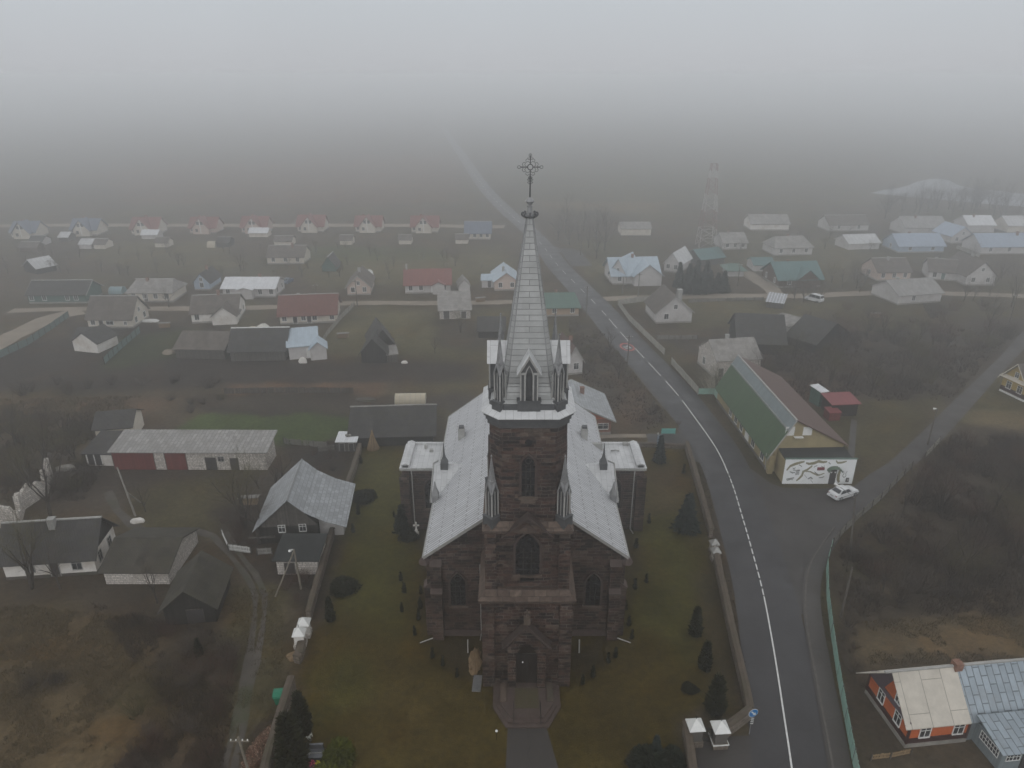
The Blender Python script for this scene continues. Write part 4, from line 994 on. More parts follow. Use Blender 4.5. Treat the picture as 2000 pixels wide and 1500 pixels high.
# sheds behind the far street
SH = [((536, 480), (570, 480), 5, 'slate_brown', 'plaster_cream', 'long dark-roofed shed with pale end wall below the third cottage from the right'),
      ((664, 478), (688, 478), 4.5, 'slate_brown', 'plaster_cream', 'small dark-roofed pale shed below the second cottage from the right'),
      ((779, 477), (803, 477), 4.5, 'slate_brown', 'plaster_cream', 'small pale shed below the rightmost cottage of the far street'),
      ((890, 476), (914, 476), 4.5, 'slate_brown', 'plaster_cream', 'small dark-roofed shed directly before the wide blue-roofed house'),
      ((487, 463), (523, 463), 4.5, 'tin_white', 'plaster_cream', 'low white-roofed shed in front of the pinkish cottage'),
      ((277, 467), (308, 467), 4.5, 'tin_white', 'plaster_grey', 'low white-roofed shed in front of the leftmost red-roofed cottage'),
      ((303, 483), (328, 483), 4.5, 'slate_brown', 'plaster_cream', 'brown-roofed shed with a white end, right of the white-roofed shed'),
      ((424, 483), (448, 483), 5, 'slate_dark', 'wood_black', 'dark gabled barn beside the tiny round-topped greenhouse'),
      ((156, 486), (180, 486), 5, 'tin_pale', 'plaster_grey', 'grey tin-roofed shed joined to a brown-roofed one below the second cottage'),
      ((184, 486), (207, 486), 5, 'slate_brown', 'plaster_cream', 'brown-roofed shed with a pale gable joined to the grey tin-roofed shed'),
      ((58, 480), (84, 480), 5, 'slate_dark', 'plaster_grey', 'dark-roofed shed with a pale gable below the leftmost cottage'),
      ((40, 492), (74, 492), 4, 'slate_brown', 'wood_brown', 'low brown shed at the far left among the misty gardens'),
      ((116, 472), (134, 472), 5, 'tin_pale', 'wood_grey', 'tiny shed with a bright roof between the two blue-roofed cottages')]
for a, b, d, r, w, lb in SH: house('garden_shed', lb, 'shed', a, b, d, 1.9, 1.5, w, r, over=.3, plinth=None, cap='grey_trim' if 'dark' in r or 'brown' in r else None, near=False, group='sheds behind the far street')
# --- middle left
house('tin_shed', 'dark shed with a tilted bright tin roof, standing alone in the left mist', 'shed', (74, 536), (112, 528), 7, 2.2, 2.4, 'wood_black', 'tin_pale', over=.4, plinth=None)
house('green_cottage', 'long dark-green wooden house with white window frames in the left mist', 'house', (58, 593), (170, 592), 8, 3.0, 2.8, 'wood_green', 'slate_dark', over=.5, wins='f@.06 f@.28 f@.68 f@.83', cap='grey_trim', trim='grey_trim')
house('grey_roof_house', 'cream house with a mottled grey roof beside a teal greenhouse', 'house', (253, 590), (338, 590), 8.5, 3.2, 2.6, 'plaster_cream', 'slate_grey', over=.5, wins='f4', doors='f@.4', hip=.08, cap='grey_trim')
house('small_gabled_house', 'small pale blue-grey gabled house under dark roofs, left of the white tin roof', 'house', (381, 567), (411, 567), 8, 2.8, 2.6, 'plaster_blue', 'slate_dark', 'y', wins='f1 fa')
house('white_roof_house', 'pale green house with a bright white tin roof and porch', 'house', (437, 581), (538, 581), 8.5, 3.1, 2.0, 'plaster_grey', 'tin_white', over=.5, wins='f@.1 f@.72 f@.93 r2', wing=(4.6, 8.2, 1.8, .5, 2.6), chim=[(.62, .6, .9)])
house('dark_roof_villa', 'cream house with a big dark roof and white gable by the village street', 'house', (174, 641), (260, 641), 8, 2.4, 4.0, 'plaster_cream', 'slate_brown', over=.45, wins='f@.12 f@.5,1.6,.8 f@.85,.6,.7 r2 ra', cap='grey_trim', doors='f@.3', exact=True)
house('lean_shed', 'dark felt-roofed shed with pale doors in front of the cream villa', 'shed', (148, 678), (192, 676), 7, 2.2, 1.6, 'plaster_grey', 'slate_dark', over=.3, plinth=None, doors='f@.2,1.6,1.8', door_mat='white_paint')
house('lean_shed', 'dark gabled shed with a white side wall by the green fence', 'shed', (193, 690), (232, 672), 6, 2.2, 2.0, 'plaster_white', 'slate_dark', over=.3, plinth=None)
house('brown_gable_house', 'dark-roofed house with a white front gable and brick end wall', 'house', (376, 632), (466, 628), 9, 3.0, 3.4, 'plaster_white', 'slate_brown', over=.4, wins='f@.12 r2', cap='grey_trim', wing=(5.0, 10.4, 2.0, 2.2, 2.1), chim=[(.55, .5, 1)])
house('red_roof_longhouse', 'long cream house with a weathered red tile roof, left of the picket garden', 'house', (548, 634), (657, 630), 9, 2.4, 3.3, 'plaster_cream', 'tile_red', over=.6, wins='f@.08 f@.42 f@.62 f@.93 r1', doors='f@.27 f@.52', cap='grey_trim', exact=True)
house('sky_roof_shed', 'outbuilding with a bright sky-blue tin roof and small grey gable', 'shed', (566, 703), (622, 698), 9.5, 2.9, 2.2, 'plaster_grey', 'tin_sky', over=.4, wing=(4.2, 7.4, 1.5, 1.4, 2.5), doors='f@.75,1.5,2', door_mat='white_paint', plinth=None)
house('long_dark_barn', 'long dark barn with a pale ridge line below the cream tarpaulins', 'barn', (452, 706), (558, 704), 8.5, 2.4, 3.2, 'wood_grey', 'slate_dark', over=.5, cap='white_paint', plinth=None)
house('low_dark_barn', 'low wide dark-roofed barn at the left of the long dark barn', 'barn', (345, 700), (440, 702), 10, 2.2, 2.0, 'wood_grey', 'slate_brown', over=.4, plinth=None)
house('satellite_house', 'pinkish gabled cottage with a steep dark roof by the village lane', 'house', (679, 577), (724, 576), 10, 3.0, 3.2, 'plaster_pink', 'slate_brown', 'y', over=.5, wins='f2 fa', trim='grey_trim', chim=[(.5, .4, 1, 'grey_trim')])
house('green_barn', 'dark green steep-roofed barn alone on the grass', 'barn', (630, 530), (656, 530), 6, 2.0, 3.0, 'wood_green', 'slate_dark', 'y', over=.4, plinth=None, cap='grey_trim')
house('brown_longhouse', 'long brown-roofed house with a white right end in the mist', 'house', (523, 516), (594, 516), 8, 2.8, 3.0, 'plaster_cream', 'slate_brown', over=.4, wins='f3', cap='grey_trim')
house('red_tile_house', 'grey house with a bright red roof and white porch by the lane', 'house', (792, 574), (880, 572), 9, 3.1, 3.3, 'plaster_grey', 'tin_red', over=.5, wins='f@.12 f@.35 f@.86', wing=(7.2, 10.4, 1.2, .8, 2.6), doors='f@.62', door_mat='white_paint', chim=[(.03, .5, 1.4, 'grey_trim', .22)])
house('grey_outhouse', 'small grey gabled outhouse between the red-roofed house and the pale metal roof', 'shed', (897, 571), (918, 570), 5, 2.2, 1.9, 'plaster_grey', 'slate_grey', 'y', over=.3, plinth=None, near=False)
house('brick_shed', 'white-brick shed with a corrugated grey roof standing on the lane', 'shed', (859, 624), (919, 622), 7.5, 2.7, 1.0, 'white_brick', 'slate_grey', over=.4, mono=2.2, doors='f@.22,1.4,1.9 f@.78,1.2,1.7', plinth=None)
house('pale_roof_house', 'pink-walled house with a pale blue metal roof and side wing left of the spire', 'house', (966, 568), (1012, 567), 11, 3.2, 2.6, 'plaster_pink', 'tin_sky', 'y', over=.5, wins='f2', chim=[(.4, .3, 1.2, 'grey_trim')])
house('pale_roof_wing', 'low wing with a pale metal roof joined to the pink-walled house', 'shed', (941, 562), (966, 562), 6, 2.6, 1.0, 'plaster_grey', 'tin_sky', over=.3, doors='f@.6')
house('black_barn', 'black weathered barn behind another in the garden by the church', 'barn', (728, 700), (772, 695), 8, 2.6, 3.4, 'wood_black', 'slate_dark', 'y', over=.4, plinth=None)
house('black_barn', 'black gabled barn with a small grey lean-to, nearest of the garden pair', 'barn', (707, 709), (755, 709), 8, 2.4, 2.8, 'wood_black', 'slate_dark', 'y', over=.5, plinth=None)
house('lean_to', 'small grey lean-to against the nearer black garden barn', 'shed', (757, 708), (777, 706), 3, 1.6, .5, 'wood_grey', 'slate_grey', over=.2, mono=.8, plinth=None, near=False)
house('dark_garden_shed', 'low dark shed roof just left of the tower pinnacle', 'shed', (935, 660), (985, 660), 6, 2.2, 2.4, 'wood_black', 'slate_dark', over=.4, plinth=None)
house('mint_roof_house', 'tan house with a mint green metal roof behind the spire', 'house', (1062, 618), (1130, 617), 9, 2.9, 2.4, 'plaster_tan', 'tin_mint', over=.6, wins='f@.3 f@.82', hip=.06)
house('red_gable_house', 'small white house with a dark red roof right of the tower', 'house', (1106, 733), (1137, 730), 8, 3.0, 2.8, 'plaster_grey', 'tin_brown', 'y', over=.4, wins='f@.6', trim='grey_trim')
house('black_byre', 'large black byre with a sagging roof behind the churchyard', 'barn', (688, 873), (846, 868), 10, 2.0, 2.5, 'wood_black', 'slate_dark', over=.6, cap='slate_grey', plinth=None)
house('orange_tin_house', 'rust-red wooden house with a patched blue tin roof behind the nave', 'house', (1066, 851), (1192, 848), 9.5, 2.8, 2.5, 'wood_rust', 'house_zinc', 'y', over=.7, wins='f@.62 f@.88,1.6,.95', plinth='concrete', chim=[(.62, .6, 1.1)], trim='grey_trim', gable='wood_orange')
# --- near left
o, L, D = house('garage_block', 'long white-brick garage with rusty sheet roof and red doors', 'garage', (229, 917), (522, 918), 4.3, 3.15, 0, 'white_brick', 'old_sheet', over=.55, mono=.75, plinth=None)
for u, w, h, mt in ((.125, 6.0, 2.75, 'door_red'), (.405, 3.0, 2.8, 'door_red'), (.635, 1.5, 2.0, 'door_dark'), (.79, 1.1, 1.9, 'door_dark')): doorp(o, 'f', L, D, L * u, w, h, .02, mt, 'concrete_dark')
window(o, 'f', L, D, L * .705, .8, .7, 1.5, True, 'grey_trim')
house('white_lean_shed', 'low white shed with two dark doors at the left end of the garage', 'shed', (172, 909), (224, 910), 5, 2.1, 0, 'plaster_white', 'slate_dark', over=.4, mono=.8, doors='f@.18 f@.45', plinth=None)
house('flat_dark_shed', 'dark-roofed white-walled shed behind the long garage', 'shed', (192, 868), (262, 862), 6, 2.7, 1.5, 'plaster_cream', 'slate_dark', over=.4, plinth=None)
# grey tin-roofed cottage beside the churchyard
def tin_cottage():
    a, b = G(512, 1062), G(624, 1056); d = b - a; rz = math.atan2(d.y, d.x)
    root = thing('log_cottage', 'dark log cottage with a swept grey tin roof beside the churchyard wall', 'house', a, rz)
    L, D, hw = d.length, 9.0, 2.5
    rx = L * .56; rzp = 6.4
    w = MB(); w.prism([(0, 0, -.1), (L, 0, -.1), (L, 0, hw), (rx, 0, rzp - .1), (0, 0, hw)], (0, D, 0)); w.build('wall', 'wood_black', root)
    r = MB(); t = .1; y0, y1 = -.7, D + .4; xl, xr, xe = -.7, L + .8, L + 3.6
    def zl(x): return rzp - (rx - x) * (rzp - 2.2) / (rx - xl)
    for q0, q1 in (((xl, 2.2), (rx, rzp)), ((rx, rzp), (L * .82, 4.6)), ((L * .82, 4.6), (xr + .2, 3.2)), ((xr + .2, 3.2), (xe, 2.2))):
        yy0, yy1 = y0, y1
        r.prism([(q0[0], yy0, q0[1]), (q1[0], yy0, q1[1]), (q1[0], yy0, q1[1] + t), (q0[0], yy0, q0[1] + t)], (0, yy1 - yy0, 0))
    ro = r.build('roof', 'house_zinc', root)
    c = MB(); c.tube((rx, y0, rzp + .08), (rx, y1, rzp + .08), .09, n=6); c.build('ridge_cap', 'zinc', ro)
    g = MB(); g.prism([(0, -.05, hw - .1), (L, -.05, hw - .1), (rx, -.05, rzp - .15)], (0, .03, 0)); g.build('gable_panel', 'wood_grey', root)
    for u in (.38, .74):
        window(root, 'f', L, D, L * u, .75, .95, 1.6, True)
    s = MB(); s.box(L, L + 2.9, 1.0, D, -.1, 2.3); s.build('side_room', 'plaster_grey', root)
    p = MB(); p.box(-.5, -.1, -.2, .1, 0, 2.3); p.box(-1.4, L * .25, -.35, -.05, 1.0, 1.15); p.build('porch_rail', 'wood_grey', root)
tin_cottage()
house('brick_annex', 'small white-brick annex with a black felt roof before the log cottage', 'shed', (543, 1122), (622, 1122), 3.9, 2.1, 0, 'white_brick', 'tar_felt', over=.35, mono=.45, doors='f@.32,1.1,1.5', fr='concrete_dark', plinth=None)
house('whitewashed_house', 'whitewashed house with a mossy black roof and dark gable at the left edge', 'house', (14, 1133), (191, 1121), 5.8, 2.75, 3.0, 'plaster_white', 'slate_dark', over=.55, wins='f@.28,1.0,1.2,.9 f@.8,1.0,1.2,.9 r@.25,.8,1.3,.9 r@.72,.8,1.3,.9', doors='f@.55,.95,2.0', chim=[(.52, .42, 1.0, 'grey_trim', .36)], gable='wood_black', fr='grey_trim', cap='grey_trim', plinth='mud')
house('mossy_shed', 'old mossy-roofed white-brick shed beside the whitewashed house', 'shed', (208, 1141), (332, 1141), 8, 1.9, 1.5, 'white_brick', 'slate_moss', over=.4, plinth=None)
house('dark_barn', 'black wooden barn with a broken mossy roof by the cart track', 'barn', (326, 1222), (424, 1214), 6.0, 2.3, 2.2, 'wood_black', 'slate_moss', 'y', over=.5, doors='f@.6,1.6,1.7', fr='wood_grey', plinth=None)
# ruin
def ruin():
    root = thing('ruined_house', 'roofless ruin of whitewashed rubble walls behind the whitewashed house', 'ruin', G(0, 1040))
    rr = random.Random(4); q = [G(*p) - G(0, 1040) for p in ((-40, 1035), (38, 1025), (45, 995), (90, 965), (100, 930))]
    for a, b in zip(q[:-1], q[1:]):
        m = MB(); n = 9; d = (b - a); s = Vector((-d.y, d.x, 0)).normalized() * .28; hs = [rr.uniform(1.0, 3.4) for _ in range(n + 1)]
        m.rings([[a + d * (k / n) + s, a + d * (k / n) - s, a + d * (k / n) - s + Vector((0, 0, hs[k])), a + d * (k / n) + s + Vector((0, 0, hs[k] * .97))] for k in range(n + 1)])
        m.build('wall', 'white_brick', root)
ruin()
# --- right
house('big_grey_house', 'grey rendered house with a brown roof inside the white roadside fence', 'house', (1281, 632), (1350, 630), 9.5, 2.8, 3.7, 'plaster_grey', 'slate_brown', 'y', over=.5, wins='f@.28,1.0,1.3,1.0 f@.52,.8,1.1,3.4', chim=[(.86, .72, 2.2, 'grey_trim', .55)], trim='grey_trim', exact=True)
house('blue_roof_villa', 'white house with light blue metal roofs on the lane corner', 'house', (1196, 556), (1286, 554), 11, 3.4, 4.0, 'plaster_grey', 'tin_sky', over=.7, wins='f@.15 f@.85 l1', wing=(5.6, 13.2, 2.2, 2.9, 3.1), doors='f@.6', chim=[(.5, .5, .8)])
house('blue_roof_gable_wing', 'steep left gable wing with light blue roof of the corner villa', 'house', (1190, 551), (1222, 556), 9, 3.6, 4.6, 'plaster_grey', 'tin_sky', 'y', over=.5, wins='f1 fa')
house('pale_tilted_roof_shed', 'shed with a steep pale roof left of the dark spruces', 'shed', (1297, 530), (1326, 534), 10, 3.6, 3.2, 'plaster_grey', 'tin_pale', 'y', over=.5, wins='f2')
house('white_long_shed', 'white long shed in the mist left of the lattice mast', 'shed', (1213, 461), (1271, 461), 9, 3.2, 1.8, 'plaster_cream', 'slate_grey', over=.3, near=False)
house('dusky_red_house', 'house with dusky red walls and pale roof right of the mast', 'house', (1412, 488), (1458, 487), 9, 2.8, 2.8, 'plaster_grey', 'slate_grey', over=.4, wins='f3', near=False)
house('blue_shed', 'dim teal-roofed shed behind the spruces', 'shed', (1368, 520), (1414, 515), 8, 2.6, 2.4, 'wood_grey', 'tin_teal', over=.4, plinth=None, near=False)
house('mint_kiosk', 'small building with a mint roof right of the spruces', 'shed', (1422, 540), (1452, 540), 6, 2.4, 1.2, 'plaster_grey', 'tin_mint', over=.8, hip=.2, plinth=None, near=False)
house('green_roof_brick_house', 'brown brick house with a teal metal roof on the east lane', 'house', (1520, 562), (1602, 560), 11, 3.0, 3.8, 'wood_brown', 'tin_teal', over=.7, wins='f@.25 f@.75 l2', wing=(5.0, 10.5, .6, 2.4, 2.6))
house('teal_shed', 'small teal-roofed shed left of the brown brick house', 'shed', (1472, 530), (1510, 530), 7, 2.4, 1.6, 'plaster_grey', 'tin_teal', over=.4, near=False)
house('hip_house', 'pale house with a dim grey hipped roof in the mist above the teal roof', 'house', (1512, 500), (1585, 498), 9, 3.2, 3.0, 'plaster_grey', 'slate_grey', over=.4, wins='f3', hip=.12, near=False)
house('mist_house', 'misty grey house with white end gables right of the mast top', 'house', (1466, 450), (1540, 450), 9, 3.0, 3.0, 'plaster_white', 'slate_grey', over=.4, near=False)
house('dark_long_house', 'dark long house with a pale left gable in the upper right mist', 'house', (1618, 452), (1695, 451), 9, 3.0, 3.0, 'plaster_grey', 'slate_brown', over=.4, cap='grey_trim', wins='f2', near=False)
house('rusty_roof_house', 'pale house with a streaky rust-white roof in the upper right', 'house', (1766, 459), (1846, 458), 10, 3.2, 3.6, 'plaster_grey', 'old_sheet', over=.4, near=False)
house('white_roof_house', 'house with a bright white roof behind the long blue one', 'house', (1888, 455), (1940, 455), 9, 3.6, 3.0, 'plaster_grey', 'tin_white', over=.4, near=False)
house('gable_house', 'two-window gabled house left of the long blue roof', 'house', (1856, 476), (1898, 475), 10, 3.2, 3.4, 'plaster_grey', 'tin_blue', 'y', over=.4, wins='f2 fa', near=False)
house('long_blue_house', 'long house with a light blue roof at the right edge', 'house', (1914, 497), (2060, 496), 10, 3.2, 3.6, 'plaster_grey', 'tin_blue', over=.5, wins='f4', near=False)
house('right_edge_house', 'pale gable house with a white roof at the right edge in the mist', 'house', (1966, 455), (2030, 455), 9, 3.4, 3.0, 'plaster_cream', 'tin_pale', over=.4, near=False)
house('pale_shed', 'shed with a light grey slanting roof left of the blue-roofed bungalow', 'shed', (1656, 488), (1716, 486), 8, 2.6, 2.4, 'plaster_grey', 'tin_pale', over=.4, near=False)
house('blue_bungalow', 'bungalow with a blue roof and a bluish left gable', 'house', (1754, 494), (1842, 493), 10, 2.8, 3.4, 'plaster_blue', 'tin_blue', over=.5, wins='f2 l1', near=False)
house('three_window_house', 'pinkish house with three white windows and a dark roof', 'house', (1712, 549), (1776, 548), 9, 3.2, 3.2, 'plaster_pink', 'slate_brown', over=.4, wins='f3 l1', cap='grey_trim', near=False)
house('porch_house', 'dark-roofed house with a green door beside the tall gable house', 'house', (1812, 546), (1868, 550), 9, 3.0, 3.0, 'plaster_grey', 'slate_brown', over=.4, wins='f@.2', doors='f@.5', door_mat='wood_green', cap='grey_trim', near=False)
house('tall_gable_house', 'tall rendered house with a broad gable and satellite dish to the right', 'house', (1884, 558), (1940, 558), 12, 3.6, 4.2, 'plaster_grey', 'slate_brown', 'y', over=.5, wins='f2 fa.3', near=False)
house('patched_roof_house', 'stone house with a patched white sheet roof below the three-window house', 'house', (1752, 596), (1836, 590), 10, 3.2, 2.8, 'plaster_grey', 'old_sheet', over=.5, wins='f@.35', near=False)
house('ruined_white_house', 'derelict white-brick house behind the leafless bush at the road bend', 'house', (1362, 709), (1396, 740), 9, 3.6, 2.8, 'white_brick', 'slate_grey', 'y', over=.2, wins='f@.35,1.0,1.4,1.0', doors='r@.12,1.0,2', plinth='concrete')
house('white_sheds', 'row of pale low sheds behind the derelict white house', 'shed', (1412, 716), (1470, 728), 5, 2.2, 1.4, 'plaster_grey', 'slate_grey', over=.3, plinth=None, near=False)
house('black_barn', 'large black barn roof behind the derelict white house', 'barn', (1440, 690), (1530, 694), 12, 2.6, 4.2, 'wood_black', 'slate_dark', over=.5, plinth=None, near=False)
house('black_barn', 'farther black barn with pale boards against its right side', 'barn', (1535, 672), (1590, 690), 12, 2.6, 3.8, 'wood_black', 'slate_dark', over=.5, plinth=None, near=False)
house('pale_lean_shed', 'pale sheet-roofed lean-to in the vegetable plot', 'shed', (1500, 640), (1540, 652), 5, 2.0, .5, 'plaster_grey', 'slate_grey', over=.3, mono=.8, plinth=None, near=False)
house('stripe_shed', 'shed with a striped white and grey sheet roof beside the lane', 'shed', (1496, 600), (1528, 604), 5, 1.8, .5, 'wood_grey', 'tin_stripe', over=.3, mono=.9, plinth=None, near=False)
house('red_roof_shed', 'dark open shed with a flat bright red roof in the yard', 'shed', (1622, 814), (1672, 812), 3.4, 2.3, .2, 'wood_black', 'tin_brightred', over=.35, mono=.35, plinth=None)
house('red_box_shed', 'small dark red box shed in front of the red-roofed shed', 'shed', (1618, 822), (1640, 821), 1.8, 1.4, .2, 'door_red', 'tin_brightred', over=.1, mono=.2, plinth=None)
house('green_booth', 'green booth with a white roof sheet left of the red roof', 'shed', (1598, 795), (1611, 793), 2.5, 2.8, .2, 'wood_green', 'tin_white', over=.2, mono=.2, plinth=None)
house('yellow_house', 'yellow wooden cottage with a maroon base at the right edge', 'house', (1952, 763), (1998, 785), 11, 3.2, 3.0, 'wood_yellow', 'slate_brown', 'y', over=.6, wins='f@.3 f@.75 fa.15', plinth='white_paint', trim='plaster_cream')
mb_ = [o for o in COL.objects if o.name == 'yellow_house'][0]
b = MB(); b.box(-.03, mb_['_L'] + .03, -.04, -.0, .4, 1.25); b.build('dado', 'wood_maroon', mb_)
b = MB(); b.prism([(-.3, -.75, 3.05), (mb_['_L'] + .3, -.75, 3.05), (mb_['_L'] + .3, 0, 3.4), (-.3, 0, 3.4)], (0, 0, .08)); b.build('pent_roof', 'plaster_cream', mb_)

sheets('tin_slate', (0.20, 0.235, 0.245), 0.6, 6.0, 0.012, 0.1, 0.5, None, metal=0)
plain('mural_olive', (0.26, 0.24, 0.145), 0.85, 0.2, 2); plain('mural_grey', (0.24, 0.255, 0.245), 0.85, 0.15, 2); plain('mural_black', (0.10, 0.105, 0.105), 0.85, 0.15, 2)
plain('mural_green', (0.12, 0.17, 0.12), 0.7, 0.2, 2); plain('sign_maroon', (0.19, 0.03, 0.04), 0.6, 0.15, 2)

# long green-roofed hall
def green_hall():
    a, b = G(1400, 783), G(1498, 921); d = b - a; rz = math.atan2(d.y, d.x); L = d.length; D = 10.6; hw, rv, zr, hb = 2.9, 2.9, 8.2, 4.3
    root = thing('village_hall', 'long ochre hall with a steep green tin roof at the road junction', 'hall', a, rz)
    w = MB(); w.prism([(0, 0, -.2), (0, D, -.2), (0, D, hb), (0, rv, zr), (0, 0, hw)], (L, 0, 0)); w.build('wall', 'plaster_ochre', root)
    s = (zr - hw) / rv; k = .70
    def slope(name, q0, q1, mat, t=.14):
        m = MB(); m.prism([(-.5, q0[0], q0[1]), (-.5, q1[0], q1[1]), (-.5, q1[0], q1[1] + t), (-.5, q0[0], q0[1] + t)], (L + 1.0, 0, 0)); return m.build(name, mat, root)
    slope('roof', (-.45, hw - s * .45 + .12), (rv * k, hw + (zr - hw) * k + .2), 'tin_green')
    slope('upper_roof', (rv * k, hw + (zr - hw) * k + .24), (rv, zr + .2), 'tin_slate')
    slope('rear_roof', (rv, zr + .2), (D + .5, hb - (zr - hb) / (D - rv) * .5 + .15), 'tin_brown')
    c = MB(); c.box(-.5, L + .5, rv - .12, rv + .12, zr + .22, zr + .42); c.build('ridge_cap', 'grey_trim', root)
    c = MB(); zk = hw + (zr - hw) * k; c.box(-.5, L + .5, rv * k - .22, rv * k + .02, zk + .2, zk + .42); c.build('snow_guard', 'mural_grey', root)
    g = MB(); g.prism([(L + .5, -.5, hw - s * .5 + .1), (L + .5, rv, zr + .1), (L + .5, rv, zr + .4), (L + .5, -.5, hw - s * .5 + .5)], (.06, 0, 0))
    g.build('verge_board', 'grey_trim', root)
    for u in (.30, .41, .52, .74, .90): window(root, 'f', L, D, L * u, 1.25, 1.5, .7, True)
    doorp(root, 'f', L, D, L * .63, 1.5, 2.3, .1, 'white_paint')
    for v in (rv - .55, rv + 2.0):
        sh = MB(); sh.box(L + .01, L + .06, v - .65, v + .65, zr - 2.3, zr - .9 if v < rv else zr - 1.0); sh.build('shutter', 'white_paint', root)
    sh = MB(); sh.box(L, L + .6, rv + .1, rv + 1.4, zr - 2.5, zr - 2.44); sh.build('ledge', 'white_paint', root)
    pl = MB(); pl.box(-.08, L, -.08, 0, -.1, .45); pl.build('plinth', 'concrete_dark', root)
    dp_ = MB(); dp_.tube((L - .3, -.4, hw), (L - .3, -.2, .2), .07); dp_.build('downpipe', 'grey_trim', root)
    pd = MB(); pd.box(L + .02, L + .7, -.2, .5, -.1, 2.9); pd.build('pilaster', 'plaster_ochre', root)
green_hall()
def mural_annex():
    a, b = G(1528, 945), G(1663, 945); L = (b - a).length; D = 4.3; hw = 4.0
    root = thing('club_annex', 'flat-roofed annex with a painted white mural front and dark doorway', 'annex', a, math.atan2((b - a).y, (b - a).x))
    w = MB(); w.box(0, L, .12, D, -.2, hw - .5); w.build('wall', 'plaster_ochre', root)
    f = MB(); f.box(-.05, L + .05, 0, .12, -.1, hw); f.build('front_wall', 'mural_white', root)
    r = MB(); r.prism([(.1, .12, hw - .5), (L - .1, .12, hw - .5), (L - .1, D, hw - .2), (.1, D, hw - .2)], (0, 0, .12)); r.build('roof', 'tar_felt', root)
    c = MB(); c.box(-.15, L + .15, -.08, .2, hw, hw + .12); c.build('coping', 'tin_mint', root)
    p = MB(); p.box(L - 1.0, L - .1, D + .1, D + 1.2, 0, 4.2); p.build('chimney_stack', 'concrete', root)
    # painted swirls of the mural, sheets 4 mm and more proud of the wall
    sx_ = L / 13.0; st = MB()
    def P(u, v): return Vector((u * sx_, -.006, v))
    def stroke(pts, w0, m=0):
        pts = [Vector((p[0], p[1])) for p in pts]; n = len(pts); q = []
        for k, p in enumerate(pts):
            d_ = (pts[min(k + 1, n - 1)] - pts[max(k - 1, 0)]).normalized(); nn = Vector((-d_.y, d_.x)); wv = w0 * 1.25 * (.35 + .65 * math.sin(math.pi * (k + .6) / (n + .2)))
            q.append((p + nn * wv, p - nn * wv))
        for (a0, b0), (a1, b1) in zip(q[:-1], q[1:]): st.face([P(*a0), P(*b0), P(*b1), P(*a1)], m)
    stroke([(.35, 2.2), (.9, 2.9), (1.7, 3.2), (2.6, 3.45), (3.4, 3.6)], .17, 0); stroke([(3.7, 3.4), (4.3, 3.25), (5.2, 3.35), (6.0, 3.65), (6.9, 3.5), (7.6, 3.6)], .18, 0)
    stroke([(5.0, 2.95), (4.2, 2.3), (3.5, 2.0), (3.4, 1.4), (3.0, .9), (2.5, .5)], .17, 0); stroke([(9.2, 3.75), (9.6, 3.4), (10.4, 3.45), (11.2, 3.65)], .13, 0)
    stroke([(1.0, 2.0), (1.5, 1.8), (2.0, 1.85)], .09, 1); stroke([(1.4, 2.6), (1.9, 2.35)], .05, 1); stroke([(1.5, 2.35), (1.9, 2.65)], .05, 1); stroke([(1.6, 2.2), (2.9, 2.15)], .05, 1)
    for k in range(5): stroke([(2.1, 1.5 + .17 * k), (2.8, 1.6 + .17 * k)], .045, 2); stroke([(5.7, 1.85 - .03 * k + .0), (5.8, 1.8)], .02, 2)
    for k in range(4): stroke([(5.6 + .12 * k, 2.0 - .1 * k), (6.3 + .12 * k, 1.5 - .02 * k)], .04, 2)
    stroke([(4.0, 2.0), (4.8, 2.0), (5.5, 1.7), (6.3, 1.4), (6.9, 1.5), (7.5, 1.75)], .10, 0); stroke([(.6, .75), (1.3, .85), (2.0, 1.0)], .10, 1); stroke([(.7, .5), (1.4, .75), (1.9, .65)], .05, 1)
    stroke([(4.6, .8), (5.1, 1.05), (5.5, .8)], .11, 1); stroke([(5.1, .7), (5.7, .2)], .03, 1); stroke([(3.8, 1.5), (4.4, 1.0)], .03, 1); stroke([(6.6, 1.0), (7.2, 1.05), (7.6, 1.2)], .08, 1)
    stroke([(2.5, 3.1), (3.1, 2.8)], .07, 1); stroke([(5.3, 2.7), (5.9, 3.0)], .06, 1); stroke([(6.6, 2.9), (7.1, 2.7), (7.3, 2.95)], .05, 1); stroke([(7.9, 3.5), (8.3, 3.2)], .08, 1); stroke([(8.6, 2.7), (9.2, 2.8), (9.8, 2.85)], .05, 1)
    stroke([(11.0, 2.1), (11.2, 1.7), (11.0, 1.3), (11.3, 1.05), (11.65, 1.25), (11.5, 1.7), (11.7, 2.1)], .06, 1); stroke([(10.35, 2.2), (10.2, 1.4), (10.3, .7), (10.6, .25)], .23, 0)
    st.build('mural', ['mural_olive', 'mural_grey', 'mural_black'], root, fix=False)
    d_ = MB(); u0, u1 = 8.55 * sx_, 9.75 * sx_
    d_.box(u0, u1, -.05, .02, .0, 2.3); dd = d_.build('door', 'door_dark', root)
    h_ = MB(); um = (u0 + u1) / 2
    for q in (-.3, .25): h_.prism([(um + q, -.06, 1.75), (um + q + .16, -.06, 1.95), (um + q + .08, -.06, 2.03), (um + q, -.06, 1.97), (um + q - .08, -.06, 2.03), (um + q - .16, -.06, 1.95)], (0, .012, 0))
    h_.build('door_light', 'mural_white', dd)
    cn_ = MB()
    arc = [(um + .95 * math.cos(a), 2.2 + .6 * math.sin(a)) for a in np.linspace(0, math.pi, 9)]
    for (x0, z0), (x1, z1) in zip(arc[:-1], arc[1:]): cn_.prism([(x0, 0, z0), (x1, 0, z1), (x1, 0, z1 + .1), (x0, 0, z0 + .1)], (0, -.8, 0))
